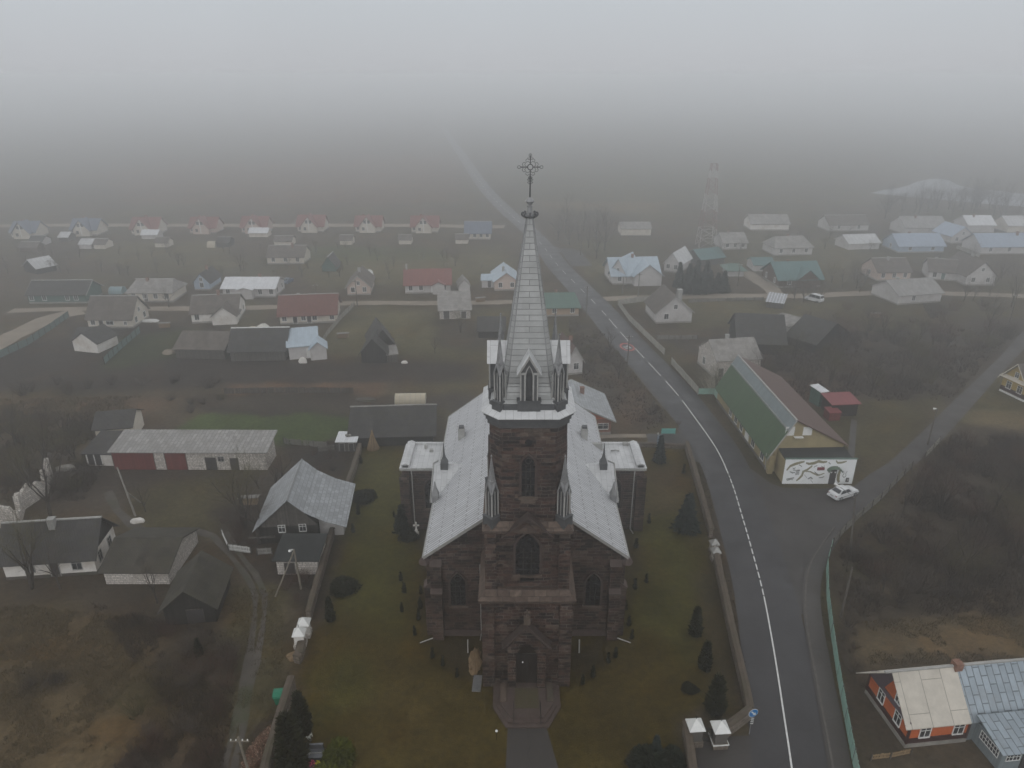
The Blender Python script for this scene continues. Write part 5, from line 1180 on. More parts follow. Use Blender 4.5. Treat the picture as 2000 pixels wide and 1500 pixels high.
    cn_.build('canopy', 'mural_green', root)
    sg = MB(); sg.box(6.0 * sx_, 7.35 * sx_, -.07, -.008, 2.25, 2.7); sg.build('name_board', 'sign_maroon', root)
    nb = MB(); nb.box(11.75 * sx_, 12.3 * sx_, -.08, -.004, .35, 1.0); nb.build('notice_board', 'door_dark', root)
    nn_ = MB(); nn_.box(11.95 * sx_, 12.2 * sx_, -.1, -.08, .5, .85); nn_.build('notice', 'grey_trim', root)
mural_annex()

# orange and grey-blue house in the lower right corner
def orange_house():
    a, b = G(1767, 1458), G(1883, 1446); d = b - a; rz = math.atan2(d.y, d.x); L1 = d.length
    root = thing('orange_house', 'orange wooden house with beige front roof and patched blue tin rear roof', 'house', a, rz)
    LL = L1 + 7.4; D = 5.9; hw, rise = 2.5, 3.0; s = rise / (D / 2)
    w = MB(); w.prism([(0, 0, -.1), (0, D, -.1), (0, D, hw), (0, D / 2, hw + rise - .05), (0, 0, hw)], (L1, 0, 0)); wall = w.build('wall', 'wood_orange', root)
    w2 = MB(); w2.prism([(L1, .02, -.1), (L1, D - .02, -.1), (L1, D - .02, hw), (L1, D / 2, hw + rise - .07), (L1, .02, hw)], (LL - L1, 0, 0)); w2.build('rear_wall', 'wood_slate', root)
    ze = hw - s * .25
    def half(x0, x1, dz): 
        m = MB(); m.prism([(x0, -.25, ze + dz), (x0, D / 2, hw + rise + dz), (x0, D / 2, hw + rise + dz + .1), (x0, -.25, ze + dz + .1)], (x1 - x0, 0, 0)); return m
    m = half(-.55, L1 - .1, .0); r1 = m.build('roof', 'tin_beige', root)
    m = half(L1 - .1, LL + .4, .03); r2 = m.build('rear_roof', 'tin_patch_blue', root)
    m = MB(); m.prism([(-1.3, D / 2, hw + rise), (-1.3, D + .25, ze), (-1.3, D + .25, ze + .1), (-1.3, D / 2, hw + rise + .1)], (LL + 1.7, 0, 0)); m.build('back_roof', 'tin_beige', root)
    c = MB(); c.box(-1.2, LL + .4, D / 2 - .1, D / 2 + .12, hw + rise + .06, hw + rise + .2); c.build('ridge_cap', 'grey_trim', r1)
    b_ = MB(); b_.box(-.04, L1, -.04, 0, .35, .95); b_.box(-.04, 0, 0, D, .35, .95); b_.build('dado', 'wood_maroon', root)
    f = MB(); f.box(-.15, L1, -.15, 0, -.1, .35); f.box(-.15, 0, 0, D, -.1, .35); f.build('plinth', 'concrete', root)
    g = MB()                                                       # purple-grey gable boards
    g.prism([(-.06, 0, hw - .3), (-.06, D, hw - .3), (-.06, D, hw + .25), (-.06, 0, hw + .25)], (.05, 0, 0)); g.prism([(-.06, D * .66, hw + .25), (-.06, D, hw + .25), (-.06, D / 2 + .2, hw + rise - .3), (-.06, D * .45, hw + rise - .2)], (.05, 0, 0))
    g.build('gable_panel', 'wood_purple', root)
    tr = MB()
    for q in ((0, 0), (0, D), (L1, 0)):
        if q != (0, 0): tr.build('corner_board', 'wood_maroon', root); tr = MB()
        tr.box(q[0] - .09, q[0] + .09, q[1] - .09, q[1] + .09, .35, hw - .1)
    tr.build('corner_board', 'wood_maroon', root)
    for u in (.27, .83): window(root, 'f', L1, D, L1 * u, .9, 1.05, 1.0, True)
    for u in (.33, .74): window(root, 'l', L1, D, D * u, .8, 1.15, 1.05, True)
    window(root, 'l', L1, D, D * .66, .65, .8, hw + .45, True)
    ch_ = MB(); ch_.box(L1 - .35, L1 + .35, D / 2 - .35, D / 2 + .35, hw + rise - .3, hw + rise + .55); ch_.build('chimney', 'red_brick', r2)
    # glazed veranda under the grey-blue roof
    v = MB(); v.prism([(L1 + .7, -3.0, -.1), (L1 + 5.3, -3.0, -.1), (L1 + 5.3, 0, -.1), (L1 + .7, 0, -.1)], (0, 0, 2.2)); vo = v.build('veranda', 'wood_slate', root)
    vr = MB(); vr.prism([(L1 + .3, -3.4, 2.15), (L1 + .3, -.1, 3.0), (L1 + .3, -.1, 3.08), (L1 + .3, -3.4, 2.23)], (6.9, 0, 0)); vr.build('veranda_roof', 'tin_patch_blue', vo)
    def lattice(x0, x1, z0, z1, yy=None, side=False):
        g_, f_ = MB(), MB()
        def bx(mb, a0, a1, c0, c1, o0, o1):
            if side: mb.box(x0 - o1, x0 - o0, a0, a1, c0, c1)
            else: mb.box(a0, a1, yy - o1, yy - o0, c0, c1)
        p0, p1 = (yy if side else (x0, x1))
        bx(g_, p0, p1, z0, z1, .0, .02)
        for q in (p0, p1 - .06): bx(f_, q, q + .06, z0, z1, .0, .06)
        for q in (z0, z1 - .06): bx(f_, p0, p1, q, q + .06, .0, .06)
        n = max(2, int((p1 - p0) / .3))
        for k in range(1, n): q = p0 + (p1 - p0) * k / n; bx(f_, q - .02, q + .02, z0, z1, .02, .045)
        bx(f_, p0, p1, (z0 + z1) / 2 - .02, (z0 + z1) / 2 + .02, .02, .045)
        o_ = g_.build('window', 'glass', vo); f_.build('frame', 'white_paint', o_)
    lattice(L1 + 1.1, L1 + 2.4, 1.0, 1.9, -3.0); lattice(L1 + 4.0, L1 + 5.1, 1.0, 1.9, -3.0); lattice(L1 + .7, 0, 1.0, 1.9, (-2.7, -.6), True)
    dv = MB(); dv.box(L1 + 2.6, L1 + 3.8, -3.06, -3.0, 0, 2.0); dv_ = dv.build('door', 'door_dark', vo)
    dl = MB()
    for q in (2.75, 3.3): dl.box(L1 + q, L1 + q + .36, -3.1, -3.06, 1.1, 1.85)
    dl.build('door_light', 'white_paint', dv_)
    rr = random.Random(9)
plain('wood_purple', (0.10, 0.075, 0.095), 0.8, 0.2, 2)
orange_house()
for o in list(COL.objects):
    for k in ('_L', '_D'):
        if k in o: del o[k]
# ------------------------------------------------------------------ fences and walls
def run(px): return [G(*p) for p in px]
def fence(name, label, px, h, style, mat, cat='fence', group=None, post='wood_grey', gap=2.5, seed=0, cop='wall_coping', th=.25):
    P = run(px); o = P[0]; root = thing(name, label, cat, o, 0, group); rr = random.Random(seed)
    Q = [p - o for p in P]; body = MB(); pm = MB()
    stops = []
    for a, b in zip(Q[:-1], Q[1:]):
        d = b - a; L = d.length; u = d / L; n = Vector((-u.y, u.x, 0))
        if style == 'stone':
            k = max(1, int(L / 1.2)); hs = [h * rr.uniform(.93, 1.05) for _ in range(k + 1)]
            body.rings([[a + u * L * q / k + n * th + Vector((0, 0, -.15)), a + u * L * q / k - n * th + Vector((0, 0, -.15)), a + u * L * q / k - n * th + Vector((0, 0, hs[q])), a + u * L * q / k + n * th + Vector((0, 0, hs[q]))] for q in range(k + 1)])
            w = th + .09
            pm.rings([[a + u * L * q / k + n * w * rr.uniform(.9, 1.1) + Vector((0, 0, hs[q] - .01)), a + u * L * q / k - n * w * rr.uniform(.9, 1.1) + Vector((0, 0, hs[q] - .01)), a + u * L * q / k - n * w * .8 + Vector((0, 0, hs[q] + .1)), a + u * L * q / k + n * .02 + Vector((0, 0, hs[q] + .17)), a + u * L * q / k + n * w * .8 + Vector((0, 0, hs[q] + .1))] for q in range(k + 1)])
        else:
            k = max(1, round(L / gap)); stops += [(a + u * L * q / k, u) for q in range(k)]
            if style == 'panel':
                for q in range(k):
                    s0, s1 = a + u * (L * q / k + .07), a + u * (L * (q + 1) / k - .07); hh = h * rr.uniform(.95, 1.03)
                    body.prism([s0 + n * .03 + Vector((0, 0, .12)), s1 + n * .03 + Vector((0, 0, .12)), s1 + n * .03 + Vector((0, 0, hh)), s0 + n * .03 + Vector((0, 0, hh))], -n * .06)
            else:
                pit = .13 if style == 'picket' else .165; wd = .07 if style == 'picket' else .14; m = int(L / pit)
                for q in range(m):
                    s0 = a + u * pit * q + n * (.03 + rr.uniform(-.015, .015)); s1 = s0 + u * wd; hh = h * rr.uniform(.92, 1.03); lean = u * rr.uniform(-.03, .03)
                    if style == 'old' and rr.random() < .12: continue
                    body.prism([s0 + Vector((0, 0, .08)), s1 + Vector((0, 0, .08)), s1 + lean + Vector((0, 0, hh)), s0 + lean + Vector((0, 0, hh))], n * .02)
                for z in (.3 * h, .78 * h): body.prism([a + Vector((0, 0, z)), b + Vector((0, 0, z)), b + Vector((0, 0, z + .07)), a + Vector((0, 0, z + .07))], n * .035)
    if style == 'stone':
        body.build('wall', mat, root); pm.build('coping', cop, root)
    else:
        body.build('panel' if style == 'panel' else 'boarding', mat, root)
        stops.append((Q[-1], u))
        m = MB(); m.box(-.055, .055, -.055, .055, -.1, h + .06); first = None
        for p, u in stops[:100]:
            rz = math.atan2(u.y, u.x)
            if first is None: first = m.build('post', post, root, p, rz)
            else: c = first.copy(); COL.objects.link(c); c.parent = root; c.location = p; c.rotation_euler = (0, 0, rz)
    return root
plain('fence_mint', (0.27, 0.45, 0.38), 0.75, 0.18, 1.2, stain=(0.36, 0.46, 0.40)); plain('fence_teal', (0.13, 0.20, 0.19), 0.8, 0.2, 1.5)
plain('fence_grey', (0.20, 0.19, 0.17), 0.9, 0.3, 1.5); plain('fence_cream', (0.36, 0.345, 0.30), 0.9, 0.2, 1.2, stain=(0.24, 0.24, 0.20)); plain('turquoise', (0.15, 0.42, 0.38), 0.6, 0.1, 2)
plain('gate_blue', (0.22, 0.28, 0.36), 0.6, 0.15, 2)
fence('churchyard_wall', 'long brown stone wall along the left side of the churchyard', [(704, 880), (690, 930), (668, 985), (640, 1082), (618, 1160), (604, 1212)], 1.15, 'stone', 'rubble_wall', 'wall', th=.24)
fence('churchyard_wall', 'broken stump of stone wall with a spill of sand below the white gate pillars', [(592, 1262), (585, 1290), (580, 1296)], .9, 'stone', 'rubble_wall', 'wall', th=.35)
fence('churchyard_wall', 'short thick stone wall by the green bin at the bottom left', [(573, 1345), (555, 1400), (535, 1470), (512, 1560)], 1.5, 'stone', 'rubble_wall', 'wall', th=.27)
fence('churchyard_wall', 'stone churchyard wall beside the road above the small gate pillars', [(1340, 876), (1353, 920), (1373, 992), (1388, 1050)], 1.2, 'stone', 'rubble_wall', 'wall', th=.24)
fence('churchyard_wall', 'stone churchyard wall beside the road turning in to the large gate pillars', [(1396, 1092), (1411, 1165), (1430, 1255), (1452, 1350), (1462, 1402), (1412, 1440)], 1.25, 'stone', 'rubble_wall', 'wall', th=.27)
fence('churchyard_wall', 'stone wall running down from the left gate pillar to the bottom edge', [(1338, 1432), (1345, 1480), (1355, 1560)], 1.4, 'stone', 'rubble_wall', 'wall', th=.27)
fence('churchyard_wall', 'low stone wall across the back of the churchyard on the right', [(1155, 872), (1250, 872), (1336, 875)], .6, 'stone', 'rubble_wall', 'wall', th=.22)
fence('board_fence', 'pale mint green board fence curving along the pavement', [(1680, 1560), (1665, 1488), (1650, 1408), (1635, 1322), (1623, 1240), (1615, 1170), (1614, 1110), (1624, 1072)], 1.6, 'board', 'fence_mint', seed=3)
fence('board_fence', 'weathered grey fence with pale top edge along the side road', [(1626, 1068), (1650, 1040), (1684, 1008), (1720, 978), (1750, 945), (1780, 916)], 1.3, 'old', 'fence_grey', seed=4)
fence('board_fence', 'short piece of grey fence higher up the side road', [(1806, 896), (1822, 880), (1834, 866)], 1.2, 'old', 'fence_cream', seed=5)
fence('roadside_fence', 'cream lattice-panel fence around the grey rendered house', [(1272, 588), (1207, 596), (1228, 626), (1262, 660), (1297, 694)], 1.5, 'panel', 'fence_cream', post='concrete', seed=6)
fence('roadside_fence', 'greenish panel fence along the road before the green-roofed hall', [(1311, 712), (1334, 738), (1362, 770)], 1.5, 'panel', 'fence_cream', post='concrete', seed=7)
fence('roadside_fence', 'short mint panel fence turning in beside the green-roofed hall', [(1363, 771), (1394, 771), (1402, 784)], 1.3, 'panel', 'fence_mint', post='concrete', seed=8)
fence('picket_fence', 'white picket fence leaning in front of the log cottage garden', [(434, 1046), (447, 1076), (491, 1082)], 1.0, 'picket', 'white_paint', seed=9)
fence('picket_fence', 'short white picket fence between the garden gate and the brick annex', [(503, 1085), (532, 1083)], 1.0, 'picket', 'grey_trim', seed=10)
fence('picket_fence', 'pale picket fence running diagonally beside the red-roofed longhouse', [(693, 597), (668, 622), (640, 655), (612, 700)], 1.3, 'picket', 'fence_cream', seed=11)
fence('picket_fence', 'small grey picket fence next to the woodshed with two urns', [(622, 884), (655, 880)], 1.1, 'picket', 'fence_grey', seed=12)
fence('picket_fence', 'low straw-coloured picket fence before the orange house', [(1700, 1486), (1738, 1482), (1778, 1474)], .7, 'picket', 'bare_wood', seed=13)
fence('garden_fence', 'faded teal fence along the sandy street at the left edge', [(-60, 735), (0, 700), (55, 675), (100, 645), (135, 620)], 1.6, 'board', 'fence_teal', seed=14)
fence('garden_fence', 'faded teal fence behind the dark sheds in front of the cream villa', [(205, 712), (240, 680), (275, 650)], 1.6, 'board', 'fence_teal', seed=15)
fence('garden_fence', 'grey garden fence across the field right of the polytunnel', [(640, 875), (560, 868), (555, 866)], 1.1, 'old', 'fence_grey', seed=16)
fence('garden_fence', 'long low garden fence between the grey house and the derelict white house', [(1282, 664), (1330, 664), (1362, 663)], 1.1, 'old', 'fence_grey', seed=17)
fence('garden_fence', 'pale low fence along the near side of the east lane', [(1345, 592), (1420, 588), (1490, 587)], .9, 'old', 'fence_grey', seed=18)
fence('garden_fence', 'dark fence across the dark field in the middle left', [(440, 770), (560, 768), (690, 769)], 1.2, 'old', 'wood_grey', seed=19)
fence('garden_fence', 'white-railed fence by the long blue roof at the upper right', [(1868, 486), (1890, 494), (1912, 503)], 1.2, 'panel', 'fence_cream', post='concrete', seed=20)
fence('turquoise_gate', 'bright turquoise sheet gate at the bend beside the churchyard', [(1292, 848), (1318, 848)], 1.0, 'panel', 'turquoise', 'gate', post='turquoise', gap=2.4)
def gate_leaf():
    r = thing('blue_gate', 'tall narrow blue-grey gate leaf standing open beside the turquoise gate', 'gate', G(1287, 878))
    m = MB()
    for x in (-.35, .35): m.box(x - .05, x + .05, -.05, .05, 0, 2.6)
    for k in range(6): m.box(-.35, .35, -.02, .02, .2 + k * .45, .28 + k * .45)
    m.box(-.3, .3, .01, .03, .3, 2.3); m.build('leaf', 'gate_blue', r)
    c = MB(); c.lathe([(.1, 2.6), (.16, 2.75), (.05, 2.95)], 8, (-.35, 0)); c.build('post_cap', 'grey_trim', r)
gate_leaf()
def pillar(px, py, lb, w, h, body, base, capm='white_paint'):
    r = thing('gate_pillar', lb, 'gate pillar', G(px, py), R(4), 'churchyard gate pillars')
    m = MB(); m.box(-w * .62, w * .62, -w * .62, w * .62, -.1, h * .3); m.build('base', base, r)
    m = MB(); m.box(-w / 2, w / 2, -w / 2, w / 2, h * .3, h); m.build('shaft', body, r)
    c = MB(); q = w * .66; c.rings([[(x * s * q, y * s * q, z) for x, y in ((-1, -1), (1, -1), (1, 1), (-1, 1))] for s, z in ((1, h), (1, h + .07), (.06, h + w * .75))])
    co_ = c.build('cap', capm, r)
    f = MB(); f.tube((0, 0, h + w * .7), (0, 0, h + w * .7 + .5), .03, .02, 5); f.tube((-.12, 0, h + w * .7 + .33), (.12, 0, h + w * .7 + .33), .02, n=4); f.build('finial', 'iron', co_)
pillar(1354, 1448, 'left one of the two large gate pillars with white pyramid caps at the roadside', 1.05, 1.9, 'concrete_dark', 'rubble_wall')
pillar(1402, 1452, 'large gate pillar with a white pyramid cap where the roadside wall ends', 1.05, 1.9, 'concrete_dark', 'rubble_wall')
pillar(1393, 1078, 'farther small gate pillar with a white cap in the roadside wall', .8, 1.3, 'white_brick', 'rubble_wall', 'zinc_pale')
pillar(1396, 1094, 'nearer small gate pillar with a white cap in the roadside wall', .8, 1.3, 'white_brick', 'rubble_wall', 'zinc_pale')
pillar(597, 1240, 'upper white gate pillar at the end of the long left churchyard wall', .95, 1.6, 'plaster_white', 'white_brick')
pillar(588, 1260, 'lower white gate pillar by the broken stump of wall', .95, 1.6, 'plaster_white', 'white_brick')

def iron_gate():
    a, b = G(1364, 1449), G(1394, 1452); d = b - a; L = d.length; r = thing('iron_gate', 'dark barred iron gate between the two large gate pillars', 'gate', a, math.atan2(d.y, d.x))
    for u0, u1 in ((0.05, L / 2 - .02), (L / 2 + .02, L - .05)):
        m = MB(); n = 7
        for k in range(n + 1): x = u0 + (u1 - u0) * k / n; m.tube((x, 0, .1), (x, 0, 1.75 + .12 * (k % 2)), .02, n=4)
        for z in (.2, .9, 1.6): m.box(u0, u1, -.02, .02, z, z + .05)
        m.build('leaf', 'iron', r)
iron_gate()
gp = [o for o in COL.objects if o.get('label', '').startswith('large gate pillar with a white')][0]
bm_ = MB(); bm_.box(-.66, .66, -.70, -.655, .5, .62); bm_.box(-.70, -.655, -.7, .66, .5, .62); bm_.box(.655, .70, -.7, .66, .5, .62); bm_.build('band', 'white_paint', gp)
# ------------------------------------------------------------------ poles, signs, mast
boards('pole_wood', (0.13, 0.115, 0.10), 0.05, 0.3, True)
def pole(px, py, h, lb, lean=(0, 0), cross=True, lamp=None, stay=None, mat='pole_wood', name='utility_pole', cat='utility pole'):
    r = thing(name, lb, cat, G(px, py)); top = Vector((lean[0], lean[1], h))
    m = MB(); m.tube((0, 0, -.3), top, .14, .09, 8); m.build('pole', mat, r)
    if cross:
        c = MB(); z = h - .5; p = top * (z / h); c.box(p.x - .75, p.x + .75, p.y - .05, p.y + .05, z, z + .1); co_ = c.build('crossarm', mat, r)
        for q in (-.65, -.25, .25, .65):
            i = MB(); i.lathe([(.03, z + .1), (.06, z + .14), (.05, z + .22), (.02, z + .26)], 6, (p.x + q, p.y)); i.build('insulator', 'white_paint', co_)
    if lamp:
        a = MB(); e_ = top + Vector((lamp[0], lamp[1], lamp[2])); a.tube(top - Vector((0, 0, .2)), e_, .035, n=5); ao = a.build('lamp_arm', 'zinc', r)
        l = MB(); d = (e_ - top).normalized(); l.tube(e_, e_ + d * .75, .09, .15, 8); l.build('lamp_head', 'white_paint', ao)
    if stay:
        s = MB(); s.tube((stay[0], stay[1], -.2), top * stay[2], .10, .09, 6); s.build('strut', mat, r)
    return r
pole(265, 1008, 7.0, 'leaning concrete pole with a strut in the yard before the garage', (-1.2, .6), False, stay=(-.9, 3.4, .5), mat='concrete')
plain('bare_pole', (0.20, 0.175, 0.14), 0.85, 0.3, 3)
pole(588, 1150, 5.4, 'two-legged timber pole with a lamp in front of the white-brick annex', (-.15, 0), False, lamp=(-.05, -.3, .15), stay=(-2.6, -1.3, .97), mat='bare_pole')
pole(496, 1540, 5.8, 'timber pole with a crossarm beside the leaf heap at the bottom left', (-.4, 0), True, mat='bare_pole')
pole(1661, 1082, 7.6, 'street-lamp pole whose white lamp hangs over the parked car', (-.5, .8), False, lamp=(-1.5, 1.0, .7))
pole(1642, 1205, 6.5, 'thin dark pole standing right behind the mint board fence', (0, 0), False)
pole(1225, 716, 6.6, 'roadside pole standing left of the painted road roundel', (0, 0), True)
pole(1145, 618, 7.5, 'roadside pole near the mint-roofed house', (0, 0), True)
pole(698, 598, 6.8, 'pole in front of the steep-roofed pinkish cottage', (0, 0), True)
pole(1246, 580, 6.5, 'pole on the corner of the lane below the light blue villa', (0, 0), True)
pole(1216, 574, 4.5, 'short post in the garden left of the light blue villa', (0, 0), False)
pole(1812, 868, 6.2, 'thin lamp pole with a bright white lamp beside the far side road', (0, 0), False, lamp=(-.3, -.2, .1))
pole(1134, 498, 10, 'pole beside the bare trees where the road leaves the village', (0, 0), True)
pole(1440, 560, 6.5, 'pole in the drive beside the small mint roof', (0, 0), True)
pole(1968, 640, 8, 'tall pole near the right edge where the side road leaves', (0, 0), True)
pole(620, 600, 6, 'pole on the lane behind the red-roofed longhouse', (0, 0), True)
def road_sign():
    r = thing('road_sign', 'blue round keep-right sign with a white arrow over a striped plate', 'road sign', G(1463, 1434), R(14))
    p = MB(); p.tube((0, 0, 0), (0, 0, 2.9), .035, n=8); p.build('post', 'zinc', r)
    def disc(rad, y, mat, nm, par):
        m = MB(); m.prism([(rad * math.cos(a), y, 2.6 + rad * math.sin(a)) for a in np.linspace(0, 2 * math.pi, 25)[:-1]], (0, .02, 0)); return m.build(nm, mat, par)
    d = disc(.45, -.07, 'road_paint', 'rim', r); disc(.41, -.085, 'sign_blue', 'disc', d)
    a = MB(); c, s = math.cos(R(-45)), math.sin(R(-45))
    for q in ([(-.33, -.055), (.12, -.055), (.12, .055), (-.33, .055)], [(.08, -.17), (.36, 0), (.08, .17)]):
        a.prism([(u * c - v * s, -.097, 2.6 + u * s + v * c) for u, v in q], (0, .01, 0))
    a.build('arrow', 'road_paint', d)
    b = MB(); b.box(-.16, .16, -.07, -.05, 1.25, 2.1); bo = b.build('plate', 'sign_black', r)
    w = MB()
    for k in range(4): z = 1.27 + k * .21; w.prism([(-.16, -.078, z + .12), (.16, -.078, z - .0), (.16, -.078, z + .09), (-.16, -.078, z + .21)], (0, .006, 0))
    w.build('stripe', 'road_paint', bo)
plain('sign_blue', (0.01, 0.16, 0.42), 0.45, 0.05, 2); plain('sign_black', (0.02, 0.02, 0.022), 0.5, 0.1, 2)
road_sign()
def mast():
    r = thing('lattice_mast', 'red and white lattice mast rising into the mist', 'mast', G(1378, 481)); Ht = 27.0
    lv = [0, 3.2, 6.2, 9.0, 11.8, 14.5, 17.2, 19.8, 22.3, 24.7, 27]
    hw = lambda z: 2.9 - 2.0 * z / Ht
    cs = lambda z: [Vector((x * hw(z), y * hw(z), z)) for x, y in ((-1, -1), (1, -1), (1, 1), (-1, 1))]
    for k, (z0, z1) in enumerate(zip(lv[:-1], lv[1:])):
        m = MB(); a, b = cs(z0), cs(z1)
        for q in range(4):
            j = (q + 1) % 4
            m.tube(a[q], b[q], 0.08, n=5); m.tube(b[q], b[j], .045, n=4); m.tube(a[q], b[j], .045, n=4); m.tube(a[j], b[q], .045, n=4)
        m.build('mast_section', 'mast_white' if k in (0, 1, 4, 5, 8) else 'mast_red', r)
plain('mast_white', (0.50, 0.48, 0.47), 0.6, 0.1, 2); plain('mast_red', (0.20, 0.09, 0.085), 0.6, 0.15, 2)
mast()
# ------------------------------------------------------------------ vehicles
plain('car_white', (0.70, 0.71, 0.72), 0.25, 0.04, 2, 0.0, spec=0.5); plain('car_blue', (0.10, 0.15, 0.22), 0.3, 0.1, 2, 0); plain('tyre', (0.018, 0.018, 0.018), 0.8, 0.2, 4); plain('rim', (0.3, 0.3, 0.31), 0.4, 0.1, 3)
plain('tail_red', (0.22, 0.02, 0.02), 0.3, 0.1, 3); plain('lamp_clear', (0.45, 0.46, 0.47), 0.2, 0.1, 3); plain('black_trim', (0.02, 0.02, 0.02), 0.6, 0.1, 3)
def car(px, py, rz, lb, paint, van=False):
    """nose along +x"""
    r = thing('parked_car' if not van else 'parked_van', lb, 'car' if not van else 'van', G(px, py), rz)
    W_ = .84
    def sec(x, zb, zt, wb, wt): return [Vector((x, -wb, zb)), Vector((x, -wb * 1.02, (zb + zt) / 2)), Vector((x, -wt, zt)), Vector((x, 0, zt + .03)), Vector((x, wt, zt)), Vector((x, wb * 1.02, (zb + zt) / 2)), Vector((x, wb, zb))]
    if not van:
        S = [(-2.22, .42, .74, .70, .62), (-2.12, .28, .93, .80, .72), (-1.75, .22, 1.00, .84, .77), (-1.0, .2, .98, .85, .80), (.2, .2, .95, .86, .80), (.95, .2, .93, .85, .78), (1.6, .22, .84, .83, .72), (2.0, .26, .74, .77, .64), (2.18, .36, .6, .64, .54)]
        roof = [(-1.72, .96, .72, .96), (-1.05, 1.40, .57, .95), (-.2, 1.44, .60, .95), (.25, 1.40, .58, .95), (1.0, .90, .72, .90)]
    else:
        S = [(-2.3, .35, 1.0, .82, .8), (-2.2, .28, 1.12, .86, .84), (-1.0, .25, 1.12, .88, .86), (1.0, .25, 1.1, .88, .86), (1.9, .28, .98, .84, .78), (2.25, .38, .7, .76, .68)]
        roof = [(-2.2, 1.08, .82, 1.08), (-2.05, 1.88, .72, 1.08), (.3, 1.95, .74, 1.08), (.75, 1.85, .72, 1.08), (1.55, 1.04, .78, 1.04)]
    m = MB(); m.rings([sec(*s) for s in S]); body = m.build('body', paint, r, smooth=False)
    m = MB(); m.rings([[Vector((x, -wt if z > 1.2 else -wt, z)), Vector((x, 0, z + .04)), Vector((x, wt, z)), Vector((x, wt + .02, z - .3 if z > 1.2 else z - .1)), Vector((x, -wt - .02, z - .3 if z > 1.2 else z - .1))] for x, z, wt, zb in roof]); m.build('cabin', paint, r)
    g = MB()
    for (x0, z0, w0, _), (x1, z1, w1, _2), nm in ((roof[0], roof[1], 0), (roof[4], roof[3], 1)):
        o = Vector((-.02 if nm == 0 else .02, 0, .025)); a, b = .12, .88
        g.face([Vector((x0 + (x1 - x0) * t, s * (w0 + (w1 - w0) * t) * .88, z0 + (z1 - z0) * t + .02)) + o for t, s in ((a, -1), (a, 1), (b, 1), (b, -1))])
    zt = roof[2][1]; zb = 1.0 if not van else 1.15
    for s in (-1, 1):
        xs = [(-1.45, -.45), (-.38, .5)] if not van else [(-1.9, -.8), (-.7, .3), (.4, 1.1)]
        for k, (x0, x1) in enumerate(xs):
            tl, tr = (x0 + .45, x1) if (k == 0 and not van) else (x0, x1 - (.38 if k == len(xs) - 1 else 0))
            yb, yt = s * (roof[2][2] + .20 if not van else .875), s * (roof[2][2] + .035)
            q = [Vector((x0, yb, zb)), Vector((x1, yb, zb)), Vector((tr, yt, zt - .1)), Vector((tl, yt, zt - .1))]
            g.prism(q, (0, -s * .02, 0))
    g.build('window', 'glass', r, fix=False)
    for x, y in ((-1.35, -1), (-1.35, 1), (1.35, -1), (1.35, 1)):
        t_ = MB(); t_.rings([[Vector((x + rr * math.cos(a), y * yy, .31 + rr * math.sin(a))) for a in np.linspace(0, 2 * math.pi, 15)[:-1]] for rr, yy in ((.26, .68), (.31, .7), (.31, .87), (.26, .89))]); w = t_.build('wheel', 'tyre', r)
        h = MB(); h.prism([(x + .19 * math.cos(a), y * .885, .31 + .19 * math.sin(a)) for a in np.linspace(0, 2 * math.pi, 11)[:-1]], (0, y * .015, 0)); h.build('rim', 'rim', w)
    for s in (-1, 1):
        l = MB(); l.box(-2.2, -2.05, *sorted((s * .45, s * .72)), .70, .86); l.build('tail_light', 'tail_red', r)
        l = MB(); l.box(1.95, 2.12, *sorted((s * .38, s * .66)), .56, .70); l.build('headlight', 'lamp_clear', r)
        l = MB(); l.box(.45, .62, *sorted((s * .84, s * .98)), .95, 1.07); l.build('mirror', paint, r)
        l = MB(); l.box(-1.9, 1.9, *sorted((s * .855, s * .885)), .5, .55); l.build('side_strip', 'black_trim', r)
    b = MB(); b.box(-2.3, -2.1, -.78, .78, .36, .56); b.build('bumper', paint, r); b = MB(); b.box(2.1, 2.24, -.7, .7, .3, .5); b.build('bumper', paint, r)
    b = MB(); b.box(-2.26, -2.2, -.26, .26, .62, .74); b.build('number_plate', 'grey_trim', r)
a, b = G(1626, 972), G(1666, 959)
car(1646, 968, math.atan2((b - a).y, (b - a).x), 'white parked saloon car on the forecourt of the mural annex', 'car_white')
a, b = G(1580, 583), G(1596, 587)
car(1589, 588, math.atan2((b - a).y, (b - a).x) + math.pi, 'white vehicle parked on the sandy east lane', 'car_white', True)
car(563, 552, R(80), 'dim blue car parked beside the white tin-roofed house', 'car_blue')

# ------------------------------------------------------------------ small things in the yards
def poly_tunnel(px0, px1, rad, lb, mat, nm='polytunnel'):
    a, b = G(*px0), G(*px1); d = b - a; L = d.length; r = thing(nm, lb, 'greenhouse', a, math.atan2(d.y, d.x))
    m = MB(); n = 12; arcp = [(rad * math.cos(math.pi * k / n), rad + 0.0 + 0 * k, rad * 1.05 * math.sin(math.pi * k / n)) for k in range(n + 1)]
    m.rings([[Vector((x, rad - p[0], p[2])) for p in arcp] for x in np.linspace(0, L, 7)]); m.build('cover', mat, r, smooth=False)
    h = MB()
    for x in np.linspace(0, L, 7):
        for k in range(n): p, q = arcp[k], arcp[k + 1]; h.tube((x, rad - p[0] * 1.012, p[2] * 1.012), (x, rad - q[0] * 1.012, q[2] * 1.012), .03, n=4)
    h.build('hoop', 'grey_trim', r)
plain('film_cream', (0.52, 0.46, 0.35), 0.4, 0.08, 1); plain('film_teal', (0.22, 0.33, 0.36), 0.5, 0.1, 1)
poly_tunnel((771, 790), (831, 789), 1.35, 'cream film polytunnel in the dark garden behind the church', 'film_cream')
poly_tunnel((212, 575), (237, 575), 1.6, 'teal film greenhouse between the dark-green cottage and the grey roof', 'film_teal')
